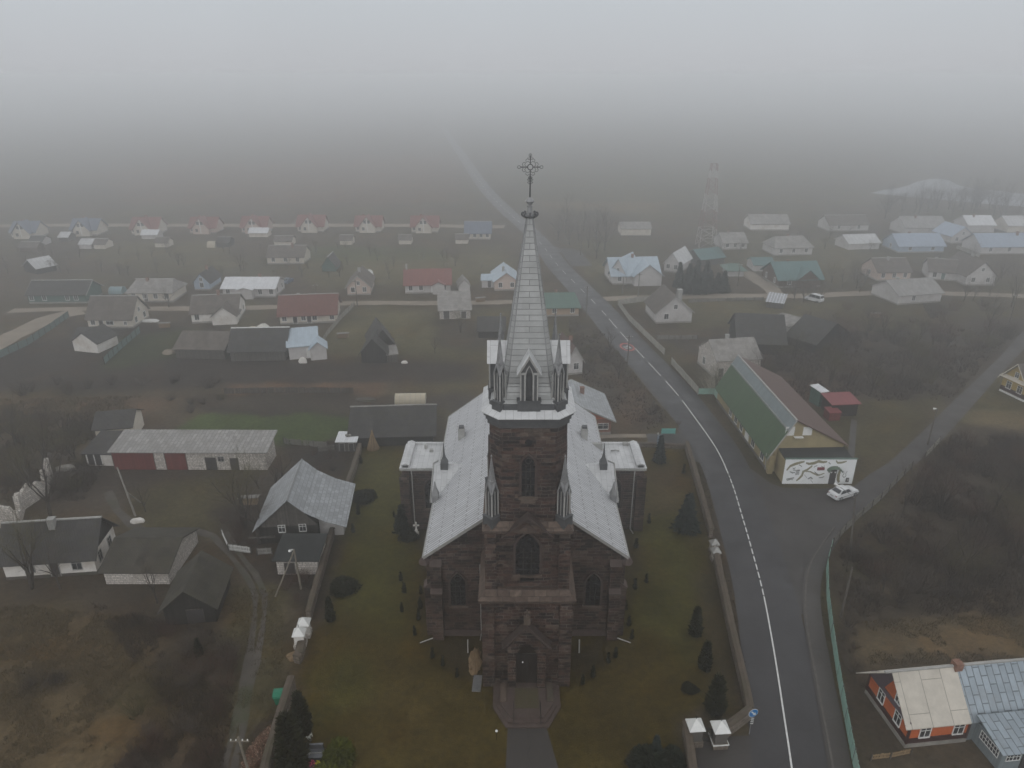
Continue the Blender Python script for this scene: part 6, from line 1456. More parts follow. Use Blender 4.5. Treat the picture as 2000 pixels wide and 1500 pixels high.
poly_tunnel((404, 484), (420, 484), 1.8, 'tiny pale round-topped greenhouse in the far gardens', 'film_cream')
def lump(name, lb, cat, px, py, rx, ry, h, mat, seed, n=10, parts=1, rag=(.85, 1.12)):
    rr = random.Random(seed); r = None
    m = MB(); rings = []
    for k in range(6):
        t = k / 5; s = math.cos(t * math.pi / 2) ** .7
        rings.append([Vector((rx * max(s, .03) * math.cos(2 * math.pi * q / n) * rr.uniform(*rag), ry * max(s, .03) * math.sin(2 * math.pi * q / n) * rr.uniform(*rag), h * math.sin(t * math.pi / 2) * rr.uniform(.92, 1.05))) for q in range(n)])
    m.rings(rings); o = m.build(name, mat, None, G(px, py)); tag(o, lb, cat); return o
plain('tarp_cream', (0.56, 0.50, 0.40), 0.7, 0.12, 1); plain('tarp_white', (0.62, 0.60, 0.55), 0.6, 0.1, 1)
plain('sand', (0.22, 0.15, 0.085), 0.95, 0.25, 2, 0.4); plain('leaf_litter', (0.115, 0.068, 0.043), 0.95, 0.6, 6, 0.8); plain('orange_litter', (0.36, 0.19, 0.13), 0.95, 0.2, 2)
lump('tarpaulin_heap', 'cream tarpaulin-covered heap, left of two behind the long dark barn', 'tarpaulin', 495, 653, 1.7, 1.5, 1.9, 'tarp_cream', 1)
lump('tarpaulin_heap', 'whiter tarpaulin-covered heap, right of two behind the long dark barn', 'tarpaulin', 516, 652, 1.8, 1.6, 2.3, 'tarp_white', 2)
lump('water_tank', 'round white tank beside the steep-roofed pinkish cottage', 'tank', 723, 541, 1.1, 1.1, 2.2, 'white_paint', 3, 14)
lump('sand_heap', 'spilled heap of yellow sand against the left foot of the tower', 'sand heap', 928, 1293, .62, 1.9, .28, 'sand', 4, 18, rag=(.6, 1.25))
lump('sand_heap', 'small sand spill beside the broken stump of wall', 'sand heap', 576, 1282, .9, .7, .22, 'sand', 5, 14, rag=(.5, 1.2))
lump('orange_heap', 'flat orange heap of litter in the plot beyond the black barns', 'heap', 1460, 642, 2.6, .9, .3, 'orange_litter', 6)
lump('upturned_boat', 'white upturned trough lying at the foot of the leaning concrete pole', 'trough', 269, 1019, 1.0, .55, .5, 'plaster_white', 7)
lump('rubble_heap', 'pale rubble heap beneath the bushes left of the garage', 'rubble', 130, 917, 1.6, .8, .7, 'concrete', 8)
def leaf_heap():
    rr = random.Random(9); m = MB(); r = thing('leaf_heap', 'big heap of brown fallen leaves beside the wall at the bottom left', 'leaf heap', G(512, 1462), R(-14))
    m.rings([[Vector((1.0 * s_ * math.cos(a) * (1 + .12 * math.sin(3 * a)), 2.4 * s_ * math.sin(a), z)) for a in np.linspace(0, 2 * math.pi, 19)[:-1]] for s_, z in ((1, 0), (.85, .28), (.6, .45), (.25, .55), (.03, .58))]); m.build('mound', 'leaf_litter', r)
    l = MB()
    for k in range(1500):
        a, e = rr.uniform(0, 6.28), math.sqrt(rr.random()) * 1.15; p = Vector((1.0 * e * math.cos(a), 2.4 * e * math.sin(a), .6 * max(0, 1 - e ** 2) ** .8 + rr.uniform(0, .06))); u = Vector((rr.uniform(-1, 1), rr.uniform(-1, 1), rr.uniform(-.6, .6))).normalized() * .09; v = u.cross(Vector((rr.uniform(-.5, .5), rr.uniform(-.5, .5), 1))).normalized() * .06
        l.face([p - u, p + v, p + u, p - v], rr.randrange(3))
    l.build('leaves', ['leaf_litter', 'leaf_rust', 'leaf_pale'], r, fix=False)
plain('leaf_rust', (0.13, 0.055, 0.035), 0.9, 0.3, 5); plain('leaf_pale', (0.27, 0.18, 0.13), 0.9, 0.3, 5)
leaf_heap()
def hut():
    o, L, D = house('wood_store', 'small open wood store with a white roof and two urns on top', 'shed', (660, 882), (696, 882), 2.4, 1.7, .2, 'wood_grey', 'tin_white', over=.25, mono=.3, plinth=None, doors='f@.25,.7,1.3 f@.75,.7,1.3', fr='grey_trim')
    del o['_L'], o['_D']
    m = MB(); m.lathe([(.12, 2.0), (.24, 2.15), (.2, 2.35), (.1, 2.4)], 8, (L * .45, 1.2)); m.lathe([(.12, 2.0), (.24, 2.15), (.2, 2.35), (.1, 2.4)], 8, (L * .62, 1.2)); m.build('urn', 'concrete', o)
hut()
def teepee():
    r = thing('pole_stack', 'conical stack of pale timber poles at the corner of the churchyard', 'pole stack', G(729, 876)); rr = random.Random(3); m = MB()
    for k in range(26):
        a = 2 * math.pi * k / 26; m.tube((.95 * math.cos(a), .95 * math.sin(a), 0), (rr.uniform(-.12, .12), rr.uniform(-.12, .12), rr.uniform(2.6, 3.2)), .06, .045, 5)
    m.build('pole', 'bare_wood', r)
    m = MB(); m.lathe([(.8, .05), (.1, 2.4)], 10); m.build('core', 'wood_brown', r)
teepee()
def bin_():
    r = thing('rubbish_bin', 'green plastic wheeled bin against the end of the thick stone wall', 'bin', G(549, 1372), R(8))
    m = MB(); m.rings([[(x * s, y * s * .8, z) for x, y in ((-1, -1), (1, -1), (1, 1), (-1, 1))] for s, z in ((.42, .1), (.52, 1.15))]); m.build('body', 'plastic_green', r)
    m = MB(); m.prism([(-.56, -.5, 1.15), (-.56, .46, 1.15), (-.56, .46, 1.3), (-.56, 0, 1.36), (-.56, -.5, 1.22)], (1.12, 0, 0)); l = m.build('lid', 'plastic_green', r)
    m = MB(); m.box(-.5, .5, -.6, -.5, 1.1, 1.16); m.build('handle', 'plastic_green', r)
    for s in (-1, 1):
        m = MB(); m.prism([(s * .42, .3 + .12 * math.cos(a), .12 + .12 * math.sin(a)) for a in np.linspace(0, 2 * math.pi, 11)[:-1]], (s * .06, 0, 0)); m.build('wheel', 'tyre', r)
bin_()
plain('granite', (0.12, 0.125, 0.14), 0.25, 0.2, 4, 0.05, spec=0.6); plain('petal_white', (0.6, 0.6, 0.55), 0.8, 0.2, 8); plain('petal_pink', (0.55, 0.06, 0.16), 0.7, 0.2, 8); plain('petal_yellow', (0.55, 0.50, 0.04), 0.7, 0.2, 8); plain('flower_leaf', (0.04, 0.075, 0.025), 0.8, 0.3, 8)
def grave():
    r = thing('grave', 'grey polished grave slab with white flowers by the churchyard wall', 'grave', G(615, 1474), R(3))
    m = MB(); m.box(-.75, .75, -.55, .35, 0, .28); m.build('slab', 'granite', r)
    m = MB(); m.prism([(-.7, .35, .0), (.7, .35, .0), (.7, .35, .75), (-.7, .35, .75)], (0, .18, 0)); m.build('headstone', 'granite', r)
    m = MB(); m.box(-.2, .62, -.12, -.06, .28, .33); m.box(-.42, -.36, -.3, .1, .28, .33); m.box(-.5, -.1, -.12, -.06, .28, .33); m.build('cross_inlay', 'grey_trim', r)
    m = MB(); m.box(-.85, .85, -1.3, -.6, -.02, .07); m.build('kerb_slab', 'step_stone', r)
grave()
def flowers(px, py, mat, lb, h=.45, n=22, seed=0):
    rr = random.Random(seed); r = thing('flower_pot', lb, 'flowers', G(px, py))
    m = MB(); m.lathe([(.11, 0), (.16, .22), (.17, .25)], 9); m.build('pot', 'concrete_dark', r)
    b, l = MB(), MB()
    for k in range(n):
        a, e, d = rr.uniform(0, 6.28), rr.uniform(0, .28), .055
        p = Vector((e * math.cos(a), e * math.sin(a), h + rr.uniform(-.1, .12))); l.tube((0, 0, .22), p, .008, n=3)
        b.lathe([(.01, p.z - d), (d, p.z), (.01, p.z + d)], 5, (p.x, p.y))
    l.build('stem', 'flower_leaf', r); b.build('blossom', mat, r)
flowers(606, 1448, 'petal_white', 'pot of white flowers behind the grey grave slab', .6, 26, 1)
flowers(598, 1472, 'petal_white', 'small white flowers beside the left end of the grave slab', .35, 16, 2)
flowers(610, 1499, 'petal_pink', 'pot of bright pink flowers at the bottom edge', .5, 26, 3)
flowers(622, 1497, 'petal_yellow', 'pot of bright yellow flowers at the bottom edge', .5, 26, 4)
def pallet():
    r = thing('metal_sheet', 'pale corrugated sheet lying on the grass beside the sand heap', 'sheet', G(932, 1335), R(-3)); m = MB()
    for k in range(8): m.box(-.4 + k * .1, -.4 + k * .1 + .06, -1.0, 1.0, .03, .07)
    m.box(-.42, .4, -1.0, 1.0, .0, .03); m.build('sheet', 'zinc', r)
pallet()
def garden_lamp(px, py, lb):
    r = thing('garden_lamp', lb, 'lamp', G(px, py)); m = MB(); m.tube((0, 0, 0), (0, 0, .95), .025, n=6); m.build('post', 'iron', r)
    m = MB(); m.lathe([(.02, .93), (.1, 1.0), (.12, 1.08), (.07, 1.16), (.01, 1.18)], 8); m.build('globe', 'white_paint', r)
garden_lamp(970, 1445, 'small white globe lamp on the lawn left of the church path')
def shrine():
    r = thing('wayside_cross', 'small white stone cross on a plinth left of the nave wall', 'cross', G(814, 1046)); m = MB(); m.box(-.28, .28, -.22, .22, 0, .5); m.box(-.18, .18, -.15, .15, .5, .9); m.build('base', 'plaster_white', r)
    m = MB(); m.box(-.08, .08, -.07, .07, .9, 2.0); m.box(-.38, .38, -.07, .07, 1.45, 1.62); m.build('cross', 'plaster_white', r)
shrine()
for x, y, lb in ((928, 1275, 'pale post leaning on the nave wall left of the tower'), (1131, 1275, 'pale post leaning on the nave wall right of the tower')):
    r = thing('timber_prop', lb, 'post', G(x - 14 if x < 1000 else x, y)); m = MB(); m.tube((0, 0, 0), (0, .35, 1.4), .07, n=6); m.build('prop', 'grey_trim', r)

def woodpile(px, py, rz, lb, L=2.4, h=1.1):
    r = thing('woodpile', lb, 'woodpile', G(px, py), rz); rr = random.Random(int(px)); m = MB()
    for q in range(int(h / .17)):
        for k in range(int(L / .18)):
            y = rr.uniform(-.05, .05); m.tube((k * .18 + (q % 2) * .09, -.35 + y, .09 + q * .16), (k * .18 + (q % 2) * .09, .35 + y, .09 + q * .16), .085, n=6)
    m.build('logs', 'bare_wood', r); c = MB(); c.box(-.2, L + .15, -.42, .42, h, h + .04); c.build('cover', 'slate_grey', r)
woodpile(312, 640, .2, 'covered woodpile in the yard right of the cream villa'); woodpile(660, 660, .1, 'covered woodpile in the garden right of the picket fence'); woodpile(470, 985, .1, 'covered woodpile before the bare tree at the garage end'); woodpile(1700, 620, 0, 'covered woodpile in the garden below the east lane'); woodpile(930, 590, .3, 'covered woodpile on the lane right of the white-brick shed')
lump('white_boat', 'small white upturned boat beside the cream villa', 'boat', 293, 628, 2.4, .8, .6, 'white_paint', 31); lump('pale_sheet', 'pale sheet lying against the small grey gable of the sky-blue roof', 'sheet', 592, 709, .9, .3, 1.3, 'plaster_white', 32)
lump('straw_heap', 'pale straw heap left of the low dark-roofed barn', 'heap', 330, 690, 1.4, 1.0, .8, 'dirt_lane', 33); lump('straw_heap', 'dim brown heap in the dark field left of the polytunnel', 'heap', 715, 782, 2.0, .8, .5, 'mud', 34)
lump('stone_heap', 'white stones beside the small garden barn lean-to', 'stones', 790, 709, .7, .5, .5, 'plaster_white', 35)
# ------------------------------------------------------------------ trees, shrubs, grass
def bark(name, c, var=0.35):
    return plain(name, c, 0.95, var, 3, 0.4, spec=0.1)
bark('bark', (0.060, 0.050, 0.042)); bark('twig_grey', (0.105, 0.085, 0.070)); bark('twig_olive', (0.100, 0.088, 0.042)); bark('twig_red', (0.105, 0.066, 0.052)); bark('twig_pale', (0.42, 0.39, 0.33)); bark('twig_dark', (0.052, 0.042, 0.036)); bark('twig_straw', (0.16, 0.125, 0.065))
def leafm(name, c):
    t = NT(name); oc = t.n('ShaderNodeTexCoord').outputs['Object']
    f = t.rng(t.noise(oc, 2.2, 4, 0.7), 0.3, 0.7, 0.5, 1.5)
    return t.fin(t.mix(1.0, c, t.n('ShaderNodeCombineColor', {0: f, 1: f, 2: f}).outputs[0], 'MULTIPLY'), 0.85, spec=0.15)
leafm('thuja', (0.024, 0.026, 0.011)); leafm('spruce', (0.020, 0.026, 0.019)); leafm('blue_spruce', (0.026, 0.036, 0.034)); leafm('yew', (0.017, 0.019, 0.010)); leafm('golden', (0.075, 0.085, 0.012))
def rv(rr, s=1.0): return Vector((rr.uniform(-1, 1), rr.uniform(-1, 1), rr.uniform(-1, 1))) * s
TW = 1.0
def grow(rr, thick, thin, p, d, ln, r, lev, maxlev, wig=.25, up=.12, kids=(3, 5)):
    n = 3 if lev < maxlev else 2; pts = [p]
    for k in range(n):
        d = (d + rv(rr, wig) + Vector((0, 0, up))).normalized(); q = p + d * (ln / n); r2 = r * (1 - .28)
        if lev <= 1: thick.tube(p, q, r, r2, 5 if lev == 0 else 4)
        elif lev < maxlev: thin.tube(p, q, r, r2, 3)
        else:
            a = d.orthogonal().normalized() * r * TW; i = len(thin.v); thin.v += [tuple(p - a), tuple(p + a), tuple(q)]; thin.f.append((i, i + 1, i + 2)); thin.m.append(0)
        p = q; r = r2; pts.append(p)
    if lev < maxlev:
        for k in range(rr.randint(*kids)):
            t = rr.uniform(.35, 1.0); j = min(n - 1, int(t * n)); q = pts[j].lerp(pts[j + 1], t * n - j)
            nd = (d + rv(rr, .95)).normalized()
            grow(rr, thick, thin, q, nd, ln * rr.uniform(.5, .75), r * .62, lev + 1, maxlev, wig, up, kids)
def bare_tree(name, lb, cat, h, seed, trunk='bark', twig='twig_grey', stems=1, maxlev=4, group=None, spread=.9):
    rr = random.Random(seed); a, b = MB(), MB()
    for s in range(stems):
        d = Vector((0, 0, 1)) + Vector((rr.uniform(-1, 1), rr.uniform(-1, 1), 0)) * (.06 if stems == 1 else .35)
        a.tube((0, 0, -.2), d.normalized() * h * .22, h * .020, h * .016, 6)
        p0 = d.normalized() * h * .2
        for k in range(4 if stems == 1 else 2):
            ang = 2 * math.pi * k / 4 + rr.uniform(-.5, .5); dd = Vector((math.cos(ang) * spread * .6, math.sin(ang) * spread * .6, 1)).normalized()
            grow(rr, a, b, p0 + Vector((0, 0, rr.uniform(-.05, .1) * h)), dd, h * rr.uniform(.38, .5), h * .011, 1, maxlev, .25, .1, (4, 7))
        grow(rr, a, b, p0, d.normalized(), h * .55, h * .014, 1, maxlev, .25, .12, (5, 8))
    r = thing(name, lb, cat, (0, 0, -50), 0, group)
    a.build('trunk', trunk, r, fix=False); b.build('crown', twig, r, fix=False)
    return r
def bush(name, lb, cat, h, w, seed, twig, n=40, group=None, lev=2):
    rr = random.Random(seed); b = MB()
    for k in range(n):
        a = rr.uniform(0, 6.28); e = rr.uniform(0, .35) * w
        grow(rr, b, b, Vector((e * math.cos(a), e * math.sin(a), -.05)), Vector((math.cos(a) * rr.uniform(.1, .9), math.sin(a) * rr.uniform(.1, .9), 1)).normalized(), h * rr.uniform(.5, .8), .02, 4 - lev, 4, .3, .05, (3, 5))
    o = b.build(name, twig, None, (0, 0, -50), fix=False); tag(o, lb, cat, group); return o
USED = {}
def put(src, px, py, s=1.0, lb=None, group=None, rr=random, z=0.0):
    p = G(px, py) if not isinstance(px, Vector) else px
    rz = rr.uniform(0, 6.28); sc = (s * rr.uniform(.88, 1.12), s * rr.uniform(.88, 1.12), s * rr.uniform(.88, 1.12))
    if src.name not in USED:
        USED[src.name] = 1; src.location = p; src.rotation_euler = (0, 0, rz); src.scale = sc
        if lb: src['label'] = lb
        if group: src['group'] = group
        return src
    o = dup(src, p, rz, sc, lb, group)
    if group is None and 'group' in o: del o['group']
    return o
rt = random.Random(77)
TW = 6.0
FAR = [bare_tree('bare_tree', 'x', 'tree', 9, 31, twig='twig_grey', spread=1.1), bare_tree('bare_tree', 'x', 'tree', 9, 32, twig='twig_dark', spread=1.0), bare_tree('bare_tree', 'x', 'tree', 8, 33, twig='twig_olive', stems=2)]
TW = 2.0
TW = 2.0
TR = [bare_tree('bare_tree', 'x', 'tree', 9, 1, twig='twig_grey'), bare_tree('bare_tree', 'x', 'tree', 9, 2, twig='twig_dark'), bare_tree('bare_tree', 'x', 'tree', 8, 5, twig='twig_olive', stems=3, maxlev=4)]
for x, y, k, s, lb in ((62, 1150, 2, 1.15, 'bare multi-stemmed tree at the left front of the whitewashed house'), (118, 1150, 0, .75, 'slim bare tree before the door of the whitewashed house'), (100, 1012, 1, 1.35, 'dark dense bare tree behind the whitewashed house chimney'), (60, 985, 2, .9, 'bare tree standing in the roofless ruin'),
        (478, 1030, 2, 1.3, 'bare tree with greenish twigs before the right end of the garage'), (506, 1050, 0, .95, 'bare tree whose branches cross the swept tin roof'), (308, 1178, 0, .7, 'small bare tree before the mossy shed'), (285, 1000, 1, .5, 'small dark bare tree by the leaning pole'),
        (1400, 772, 2, .62, 'dense bare bush-like tree growing before the derelict white house'), (1880, 1130, 1, 1.05, 'tall bare tree in the thicket at the far right'), (1760, 1010, 0, .9, 'bare tree in the thicket near the grey fence'), (1940, 1000, 0, 1.0, 'bare tree in the thicket at the right edge, upper one'), (1700, 770, 1, .8, 'dark bare tree between the red roof and the side road'), (1620, 745, 2, .8, 'bare tree behind the small green booth'),
        (1208, 740, 1, .62, 'dark bare tree on the verge left of the roundel pole'), (1190, 690, 0, .6, 'bare tree on the verge above the roundel pole'), (30, 870, 1, .9, 'bare tree at the left edge below the dark field'), (90, 900, 2, .9, 'bare tree left of the low white shed'), (1975, 600, 0, 1.1, 'bare tree by the right edge pole'), (1930, 640, 1, .9, 'bare tree left of the right edge pole'),
        (330, 600, 0, .7, 'bare tree in the lane before the grey-roofed cream house'), (470, 530, 1, .8, 'misty bare tree above the white tin roof'), (590, 540, 0, .6, 'small misty tree left of the green barn'), (850, 690, 1, .55, 'small bare tree right of the black garden barns'), (900, 650, 2, .6, 'bare garden tree left of the tower pinnacle'), (760, 545, 0, .6, 'bare tree left of the bright red roof')):
    put(TR[k], x, y, s, lb, rr=rt)
for px in [(1090, 470), (1112, 478), (1130, 470), (1150, 485), (1165, 470), (1180, 490), (1105, 455), (1140, 452), (1165, 505), (1180, 450)]:
    put(FAR[rt.randrange(2)], px[0], px[1], rt.uniform(1.0, 1.35), 'bare tree in the dim clump right of the road out of the village', 'bare trees clumped right of the road', rt)
for k in range(46):
    put(FAR[rt.randrange(2)], rt.uniform(1715, 2090), rt.uniform(402, 428), rt.uniform(.9, 1.4), 'bare tree in the misty belt along the lake shore', 'trees along the lake shore', rt)
for k in range(40):
    x, y = rt.choice(((1560, 480), (1620, 500), (1700, 520), (1640, 470), (1860, 520), (1900, 590), (1430, 500), (1570, 590), (1650, 560), (1960, 560), (1480, 480), (1730, 500)))
    put(FAR[rt.randrange(3)], x + rt.uniform(-40, 40), y + rt.uniform(-14, 14), rt.uniform(.4, .75), 'small bare tree among the misty houses on the right', 'small bare trees among the right-hand houses', rt)
for k in range(62):
    put(FAR[rt.randrange(3)], rt.uniform(-20, 960), rt.uniform(486, 545), rt.uniform(.3, .55), 'small bare fruit tree in the misty gardens below the far street', 'fruit trees in the far left gardens', rt)
TW = 3.2
MID = [bare_tree('bare_tree', 'x', 'tree', 7, 41, twig='twig_grey', spread=1.2), bare_tree('bare_tree', 'x', 'tree', 7, 42, twig='twig_red', stems=3), bare_tree('bare_tree', 'x', 'tree', 7, 43, twig='twig_olive', stems=2)]
TW = 2.0
def grove(poly, n, smin, smax, lb, group, seed):
    r_ = random.Random(seed); W3 = [G(*p) for p in poly]; c = 0
    while c < n:
        p = Vector((r_.uniform(min(q.x for q in W3), max(q.x for q in W3)), r_.uniform(min(q.y for q in W3), max(q.y for q in W3)), 0))
        if bool(inpoly(np.array([p.x]), np.array([p.y]), [(q.x, q.y) for q in W3])[0]): put(r_.choice(MID), p, None, r_.uniform(smin, smax), lb, group, r_); c += 1
grove([(1560, 660), (1720, 640), (1990, 640), (1960, 690), (1860, 770), (1700, 765), (1560, 760), (1470, 735)], 30, .5, .95, 'slender bare tree rising from the overgrown plot behind the hall', 'bare trees behind the hall', 1)
grove([(1740, 1000), (1860, 870), (2060, 880), (2060, 1180), (1690, 1190), (1660, 1080)], 22, .5, .9, 'slender bare tree rising from the brown thicket', 'bare trees in the brown thicket', 2)
grove([(0, 800), (190, 830), (170, 905), (160, 960), (60, 990), (0, 930)], 12, .5, .9, 'slender bare tree in the scrub left of the garage', 'bare trees left of the garage', 3)
grove([(440, 950), (520, 930), (560, 940), (520, 1000), (460, 1010)], 4, .5, .8, 'slender bare tree between the garage and the log cottage', 'bare trees by the log cottage', 4)
# shrubs
BU = [bush('shrub', 'x', 'shrub', 2.2, 1.6, 11, 'twig_grey'), bush('shrub', 'x', 'shrub', 2.0, 1.8, 12, 'twig_red'), bush('shrub', 'x', 'shrub', 2.4, 1.4, 13, 'twig_dark'), bush('shrub', 'x', 'shrub', 1.6, 1.6, 14, 'twig_olive')]
def inpx(poly, x, y):
    return bool(inpoly(np.array([x]), np.array([y]), poly)[0])
def scatter(poly, n, src, smin, smax, lb, group, seed):
    n = max(4, int(n * .6)); smin *= 1.1; smax *= 1.15
    r_ = random.Random(seed); xs = [p[0] for p in poly]; ys = [p[1] for p in poly]; c = 0; W3 = [G(*p) for p in poly]
    x0, x1 = min(p.x for p in W3), max(p.x for p in W3); y0, y1 = min(p.y for p in W3), max(p.y for p in W3)
    while c < n:
        p = Vector((r_.uniform(x0, x1), r_.uniform(y0, y1), 0))
        if inpx([(q.x, q.y) for q in W3], p.x, p.y): put(r_.choice(src), p, None, r_.uniform(smin, smax), lb, group, r_); c += 1
scatter([(1730, 1000), (1860, 860), (2080, 870), (2080, 1190), (1690, 1200), (1640, 1140), (1650, 1070)], 120, [BU[0], BU[1], BU[2], BU[2]], .8, 1.5, 'leafless shrub in the brown thicket behind the board fence', 'shrubs of the brown thicket', 1)
scatter([(1560, 665), (1720, 640), (1990, 640), (1960, 690), (1860, 770), (1700, 770), (1560, 770), (1470, 740)], 80, BU, .9, 1.7, 'leafless shrub in the overgrown plot behind the hall', 'shrubs behind the hall', 2)
scatter([(1110, 630), (1180, 660), (1310, 820), (1260, 840), (1190, 760), (1120, 700)], 26, [BU[2], BU[3]], .5, .9, 'low shrub on the verge left of the main road', 'shrubs on the verge', 3)
scatter([(0, 800), (190, 830), (215, 890), (170, 905), (160, 960), (60, 990), (0, 930)], 44, [BU[0], BU[2], BU[3]], .8, 1.4, 'leafless shrub in the scrub left of the garage', 'shrubs left of the garage', 4)
scatter([(0, 752), (440, 742), (440, 760), (0, 778)], 26, [BU[0], BU[2]], .7, 1.2, 'shrub in the ragged hedge across the dark field', 'shrubs of the field hedge', 5)
scatter([(200, 1190), (330, 1230), (440, 1245), (470, 1290), (440, 1400), (350, 1330), (220, 1240)], 38, [BU[0], BU[1], BU[2]], .5, 1.0, 'bramble shrub between the meadow and the cart track', 'brambles by the cart track', 6)
scatter([(230, 1440), (420, 1380), (460, 1420), (430, 1540), (180, 1540)], 34, [BU[0], BU[1], BU[2]], .5, .95, 'bramble shrub at the bottom of the meadow', 'brambles at the bottom of the meadow', 7)
scatter([(430, 1010), (500, 1000), (512, 1060), (445, 1070)], 10, [BU[1], BU[2]], .5, .8, 'shrub in the log cottage front garden', 'shrubs in the cottage garden', 8)
scatter([(600, 1130), (640, 1130), (608, 1200), (545, 1190), (560, 1140)], 12, [BU[1], BU[2]], .4, .7, 'shrub on the dark bank below the brick annex', 'shrubs below the brick annex', 9)
scatter([(1640, 1215), (1668, 1215), (1690, 1380), (1672, 1380)], 14, [BU[0], BU[2]], .4, .75, 'weedy shrub behind the mint board fence', 'shrubs behind the mint fence', 10)
scatter([(560, 865), (655, 855), (690, 900), (640, 935), (570, 915)], 14, [BU[0], BU[1], BU[2]], .4, .7, 'shrub in the kitchen garden below the green field', 'shrubs in the kitchen garden', 11)
scatter([(330, 780), (445, 775), (420, 800), (340, 812)], 12, [BU[2], BU[3]], .5, .9, 'shrub left of the green field', 'shrubs left of the green field', 12)
scatter([(1560, 610), (1720, 590), (1840, 600), (1960, 590), (1990, 640), (1720, 640), (1580, 640)], 34, BU, .8, 1.4, 'shrub in the gardens south of the east lane', 'shrubs south of the east lane', 13)
scatter([(1250, 800), (1330, 800), (1330, 835), (1200, 850)], 6, [BU[1], BU[2]], .3, .6, 'small shrub in the garden of the rust-red house', 'shrubs by the rust-red house', 14)
TW = 2.6
spray = bush('willow_shrub', 'large spreading willow shrub with greenish shoots in the meadow', 'shrub', 3.4, 1.6, 21, 'twig_olive', 60, lev=3); put(spray, 268, 1395, 1.1, rr=rt)
pale = bush('pale_shrub', 'pale bleached shrub in front of the derelict white house', 'shrub', 4.6, 3.6, 22, 'twig_pale', 110, lev=2); put(pale, 1392, 766, 1.0, rr=rt)
TW = 1.6
br = bush('brush_heap', 'dark burnt brush heap in the meadow, left one', 'brush heap', .9, 1.6, 23, 'twig_dark', 50); put(br, 60, 1342, 1.0, rr=rt); put(br, 108, 1332, 1.15, 'dark burnt brush heap in the meadow, right one', rr=rt)
# evergreens
def foliage(kind, h, w, n, seed, mat, name, lb, cat='tree', group=None, trunk=True, leaf=.22):
    rr = random.Random(seed); m = MB()
    for k in range(n):
        t = rr.random() ** (1.25 if kind != 'ball' else 1); a = rr.uniform(0, 6.28)
        if kind == 'thuja': rad = w * (1 - t) ** .62 * (.75 + .25 * min(1, t * 6)); z = h * (.02 + .98 * t)
        elif kind == 'spruce': rad = w * (1 - t) * (.72 + .28 * math.sin(t * h * 9)); z = h * (.06 + .94 * t)
        else: ph = math.acos(rr.uniform(0, 1)); rad = w * math.sin(ph); z = h * math.cos(ph)
        rad *= rr.uniform(.72, 1.05) * (1 + .12 * math.sin(a * 3 + seed) + .08 * math.sin(z * 5 + a * 2)); p = Vector((rad * math.cos(a), rad * math.sin(a), z))
        o = Vector((math.cos(a), math.sin(a), .9 if kind == 'thuja' else (-.25 if kind == 'spruce' else .5))).normalized(); s = leaf * rr.uniform(.6, 1.4)
        tdir = (o + rv(rr, .45)).normalized(); sd = tdir.cross(rv(rr)).normalized() * s * (.38 if kind != 'spruce' else .45)
        i = len(m.v); m.v += [tuple(p - sd), tuple(p + sd), tuple(p + tdir * s * 1.5)]; m.f.append((i, i + 1, i + 2)); m.m.append(0)
    core = MB()
    if kind == 'thuja': core.lathe([(w * .7, .05), (w * .8, h * .15), (w * .62, h * .5), (w * .3, h * .82), (.02, h * .97)], 9)
    elif kind == 'spruce': core.lathe([(w * .5, h * .1), (w * .25, h * .5), (.02, h * .95)], 8)
    else: core.lathe([(w * .85, .02), (w * .8, h * .4), (w * .45, h * .78), (.03, h * .93)], 9)
    o_ = len(m.v); m.v += core.v; m.f += [tuple(q + o_ for q in f) for f in core.f]; m.m += core.m
    r = thing(name, lb, cat, (0, 0, -50), 0, group); m.build('foliage', mat, r, fix=False)
    if trunk: t_ = MB(); t_.tube((0, 0, -.1), (0, 0, h * .5), .09, .05, 6); t_.build('trunk', 'bark', r)
    return r
TH = foliage('thuja', 3.4, .62, 1500, 1, 'thuja', 'columnar_thuja', 'x'); SPR = foliage('spruce', 6.0, 1.45, 2400, 2, 'blue_spruce', 'spruce', 'x', leaf=.3)
for x, y, s, lb in ((1357, 1240, 1.0, 'columnar thuja by the right wall, uppermost of three'), (1376, 1306, 1.0, 'columnar thuja by the right wall, middle one of three'), (1395, 1392, 1.25, 'tallest columnar thuja behind the large right gate pillar'), (646, 1212, .85, 'columnar thuja inside the long left wall'),
        (592, 1432, 1.2, 'thuja behind the larger one along the thick stone wall'), (574, 1505, 1.75, 'large thuja beside the grave at the bottom left'), (390, 1280, .6, 'small dark conifer in the brambles by the cart track'), (735, 868, .35, 'tiny conifer next to the pole stack')):
    put(TH, x, y, s, lb, rr=rt)
for x, y, s, lb in ((1340, 1037, 1.0, 'large dark spruce on the lawn near the roadside wall'), (1288, 903, .72, 'conical spruce beside the blue gate leaf'), (1278, 1490, .5, 'bluish young spruce at the bottom of the lawn')): put(SPR, x, y, s, lb, rr=rt)
SP2 = foliage('spruce', 9.5, 2.6, 1800, 3, 'spruce', 'spruce', 'x', leaf=.5)
for x, y in ((1325, 562), (1338, 570), (1352, 575), (1368, 574), (1384, 572), (1400, 570), (1345, 556), (1360, 560), (1378, 558), (1412, 572), (1330, 575)):
    put(SP2, x, y, rt.uniform(.5, .85), 'dark spruce in the dense clump beside the light blue villa', 'clump of dark spruces', rt)
put(SP2, 786, 1040, .42, 'dark conifer at the left end of the left side chapel', rr=rt)
DM = foliage('ball', 1.1, 1.6, 1500, 5, 'yew', 'clipped_yew', 'x', 'shrub', trunk=False, leaf=.16)
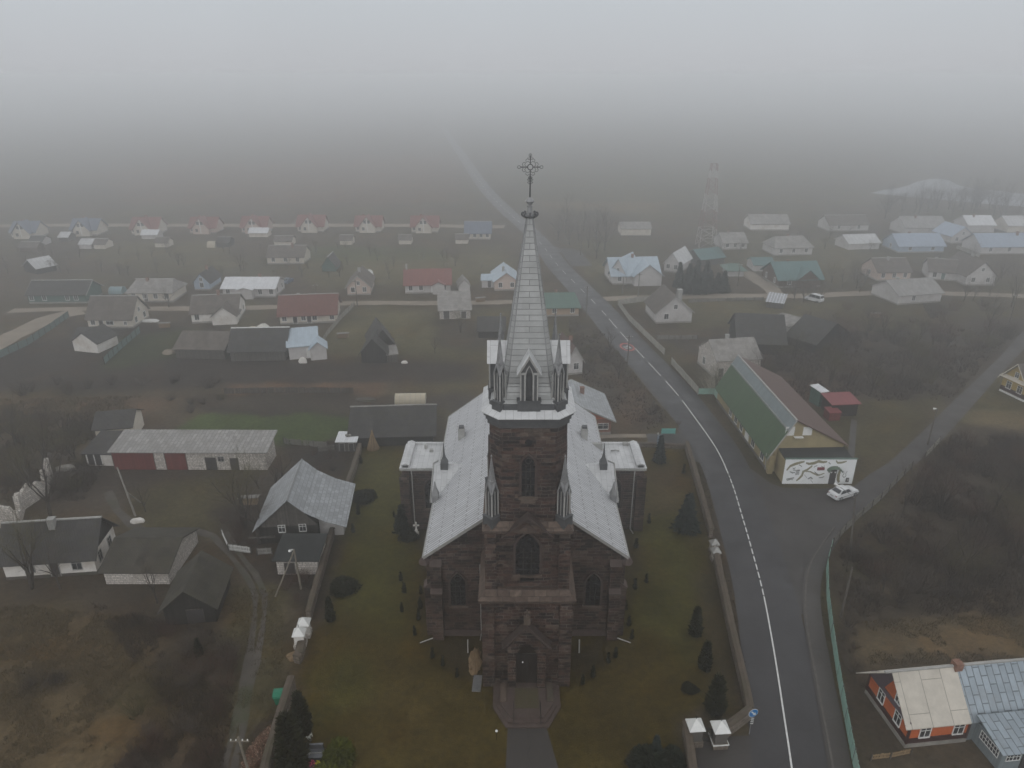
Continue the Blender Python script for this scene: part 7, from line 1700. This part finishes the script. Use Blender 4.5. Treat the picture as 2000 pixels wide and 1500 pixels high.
for x, y, s, lb in ((711, 974, 1.0, 'wide clipped yew dome in the upper left churchyard'), (673, 1150, 1.0, 'wide clipped yew dome beside the columnar thuja'), (1347, 1347, .5, 'small round clipped bush on the right lawn'), (800, 1050, .8, 'dark yew bush at the foot of the left side chapel')): put(DM, x, y, s, lb, rr=rt)
GD = foliage('ball', 1.0, 1.1, 1300, 6, 'golden', 'golden_juniper', 'x', 'shrub', trunk=False, leaf=.3)
put(GD, 663, 1478, 1.0, 'yellow-green juniper right of the grave', rr=rt); put(GD, 640, 1520, .9, 'yellow-green juniper at the bottom edge below the grave', rr=rt)
DK = foliage('ball', 2.0, 1.5, 1600, 8, 'spruce', 'dark_shrub', 'x', 'shrub', trunk=False, leaf=.3)
put(DK, 1268, 1505, .95, 'dark evergreen shrub at the bottom of the lawn', rr=rt); put(DK, 1310, 1495, .7, 'dark evergreen shrub below the left large pillar', rr=rt); put(BU[0], 1245, 1500, .8, 'bare shrub beside the dark evergreen at the bottom', rr=rt)
SM = foliage('thuja', 1.25, .2, 160, 7, 'yew', 'young_cypress', 'x', trunk=False, leaf=.12)
for x, y in ((1218, 1165), (1221, 1190), (1228, 1222), (1234, 1248), (1240, 1150), (1262, 1138), (1202, 1284), (1188, 1294), (1158, 1322), (1138, 1336), (1267, 1022), (1242, 1070), (1335, 925), (1215, 1120)):
    put(SM, x, y, rt.uniform(.8, 1.25), 'knee-high young cypress planted on the lawn right of the church', 'young cypresses right of the church', rt)
for x, y in ((783, 1134), (790, 1158), (822, 1160), (821, 1188), (818, 1210), (810, 1240), (865, 1300), (845, 1284), (893, 1322), (705, 905), (700, 1005), (690, 1040), (770, 1010), (785, 1195)):
    put(SM, x, y, rt.uniform(.8, 1.25), 'knee-high young cypress planted on the lawn left of the church', 'young cypresses left of the church', rt)
# weeds and dead grass
def tufts(name, regions, mat, seed):
    rr = np.random.RandomState(seed); V = []; F = []; tot = 0
    for poly, n, h, w in regions:
        P = [G(*p) for p in poly]; x0, x1 = min(p.x for p in P), max(p.x for p in P); y0, y1 = min(p.y for p in P), max(p.y for p in P)
        x = rr.uniform(x0, x1, n * 3); y = rr.uniform(y0, y1, n * 3); k = inpoly(x, y, P) & (fbm(x, y, 3.5, seed) > .45); x, y = x[k][:n], y[k][:n]; m = len(x)
        for b in range(4):
            a = rr.uniform(0, 6.28, m); hh = h * rr.uniform(.4, 1.3, m); ox, oy = rr.normal(0, .12, m), rr.normal(0, .12, m); lx, ly = rr.normal(0, .5, m) * hh, rr.normal(0, .5, m) * hh
            c, s = np.cos(a) * w, np.sin(a) * w
            v = np.stack([np.stack([x + ox - c, y + oy - s, np.full(m, -.02)], -1), np.stack([x + ox + c, y + oy + s, np.full(m, -.02)], -1), np.stack([x + ox + lx, y + oy + ly, hh], -1)], 1).reshape(-1, 3)
            V.append(v); tot += len(v)
    V = np.concatenate(V); me = bpy.data.meshes.new(name); me.vertices.add(len(V)); me.vertices.foreach_set('co', V.astype(np.float32).ravel()); n = len(V)
    me.loops.add(n); me.loops.foreach_set('vertex_index', np.arange(n, dtype=np.int32)); me.polygons.add(n // 3); me.polygons.foreach_set('loop_start', np.arange(0, n, 3, dtype=np.int32))
    me.update(calc_edges=True); me.materials.append(M[mat]); o = bpy.data.objects.new(name, me); COL.objects.link(o); return tag(o, kind='stuff')
MEADOW = [(-60, 1170), (320, 1215), (470, 1260), (420, 1540), (-60, 1540)]
plain('dead_grass', (0.115, 0.088, 0.048), 0.95, 0.45, .5, 0.1, spec=.1, stain=(0.075, 0.062, 0.03)); plain('dead_stalk', (0.062, 0.046, 0.036), 0.95, 0.4, .6, 0.1, spec=.1)
tufts('dead_grass', [(MEADOW, 9000, .34, .02), ([(1650, 1215), (1960, 1200), (2100, 1290), (1700, 1300)], 2500, .22, .02), ([(1690, 1050), (1780, 1060), (1760, 1160), (1660, 1160)], 900, .4, .02), ([(450, 1150), (545, 1150), (560, 1290), (525, 1480), (450, 1480)], 2200, .18, .02), ([(0, 780), (280, 775), (220, 860), (0, 850)], 2500, .5, .03), ([(1585, 1110), (1612, 1100), (1640, 1300), (1668, 1540), (1645, 1540), (1612, 1300)], 900, .2, .02)], 'dead_grass', 5)
tufts('undergrowth', [([(1730, 1000), (1860, 850), (2100, 860), (2100, 1205), (1660, 1205), (1630, 1140), (1645, 1060)], 9000, .9, .02), ([(1440, 730), (1560, 650), (1990, 640), (1860, 780), (1520, 790)], 5000, .9, .035), ([(180, 1180), (440, 1240), (470, 1290), (430, 1540), (180, 1540), (340, 1400)], 5000, .5, .02), ([(0, 800), (190, 830), (215, 890), (160, 980), (0, 980)], 3000, .8, .03), ([(1345, 890), (1372, 900), (1462, 1320), (1465, 1400), (1452, 1380), (1400, 1090)], 700, .25, .02), ([(1110, 625), (1180, 650), (1310, 825), (1250, 845), (1115, 720)], 1500, .5, .03)], 'dead_stalk', 6)
# ------------------------------------------------------------------ haze
hz = MB(); hz.box(-2990, 2990, -50, 2990, -1.0, 54.5)
hm = bpy.data.materials.new('haze'); hm.use_nodes = True; ht = hm.node_tree
for n in list(ht.nodes):
    if n.type == 'BSDF_PRINCIPLED': ht.nodes.remove(n)
pv = ht.nodes.new('ShaderNodeVolumePrincipled'); pv.inputs['Color'].default_value = (0.955, 0.97, 0.985, 1)
pv.inputs['Density'].default_value = 0.0031; pv.inputs['Anisotropy'].default_value = 0.82
ht.links.new(pv.outputs[0], ht.nodes['Material Output'].inputs['Volume'])
M['haze'] = hm
ho = hz.build('haze', 'haze'); tag(ho, kind='stuff')
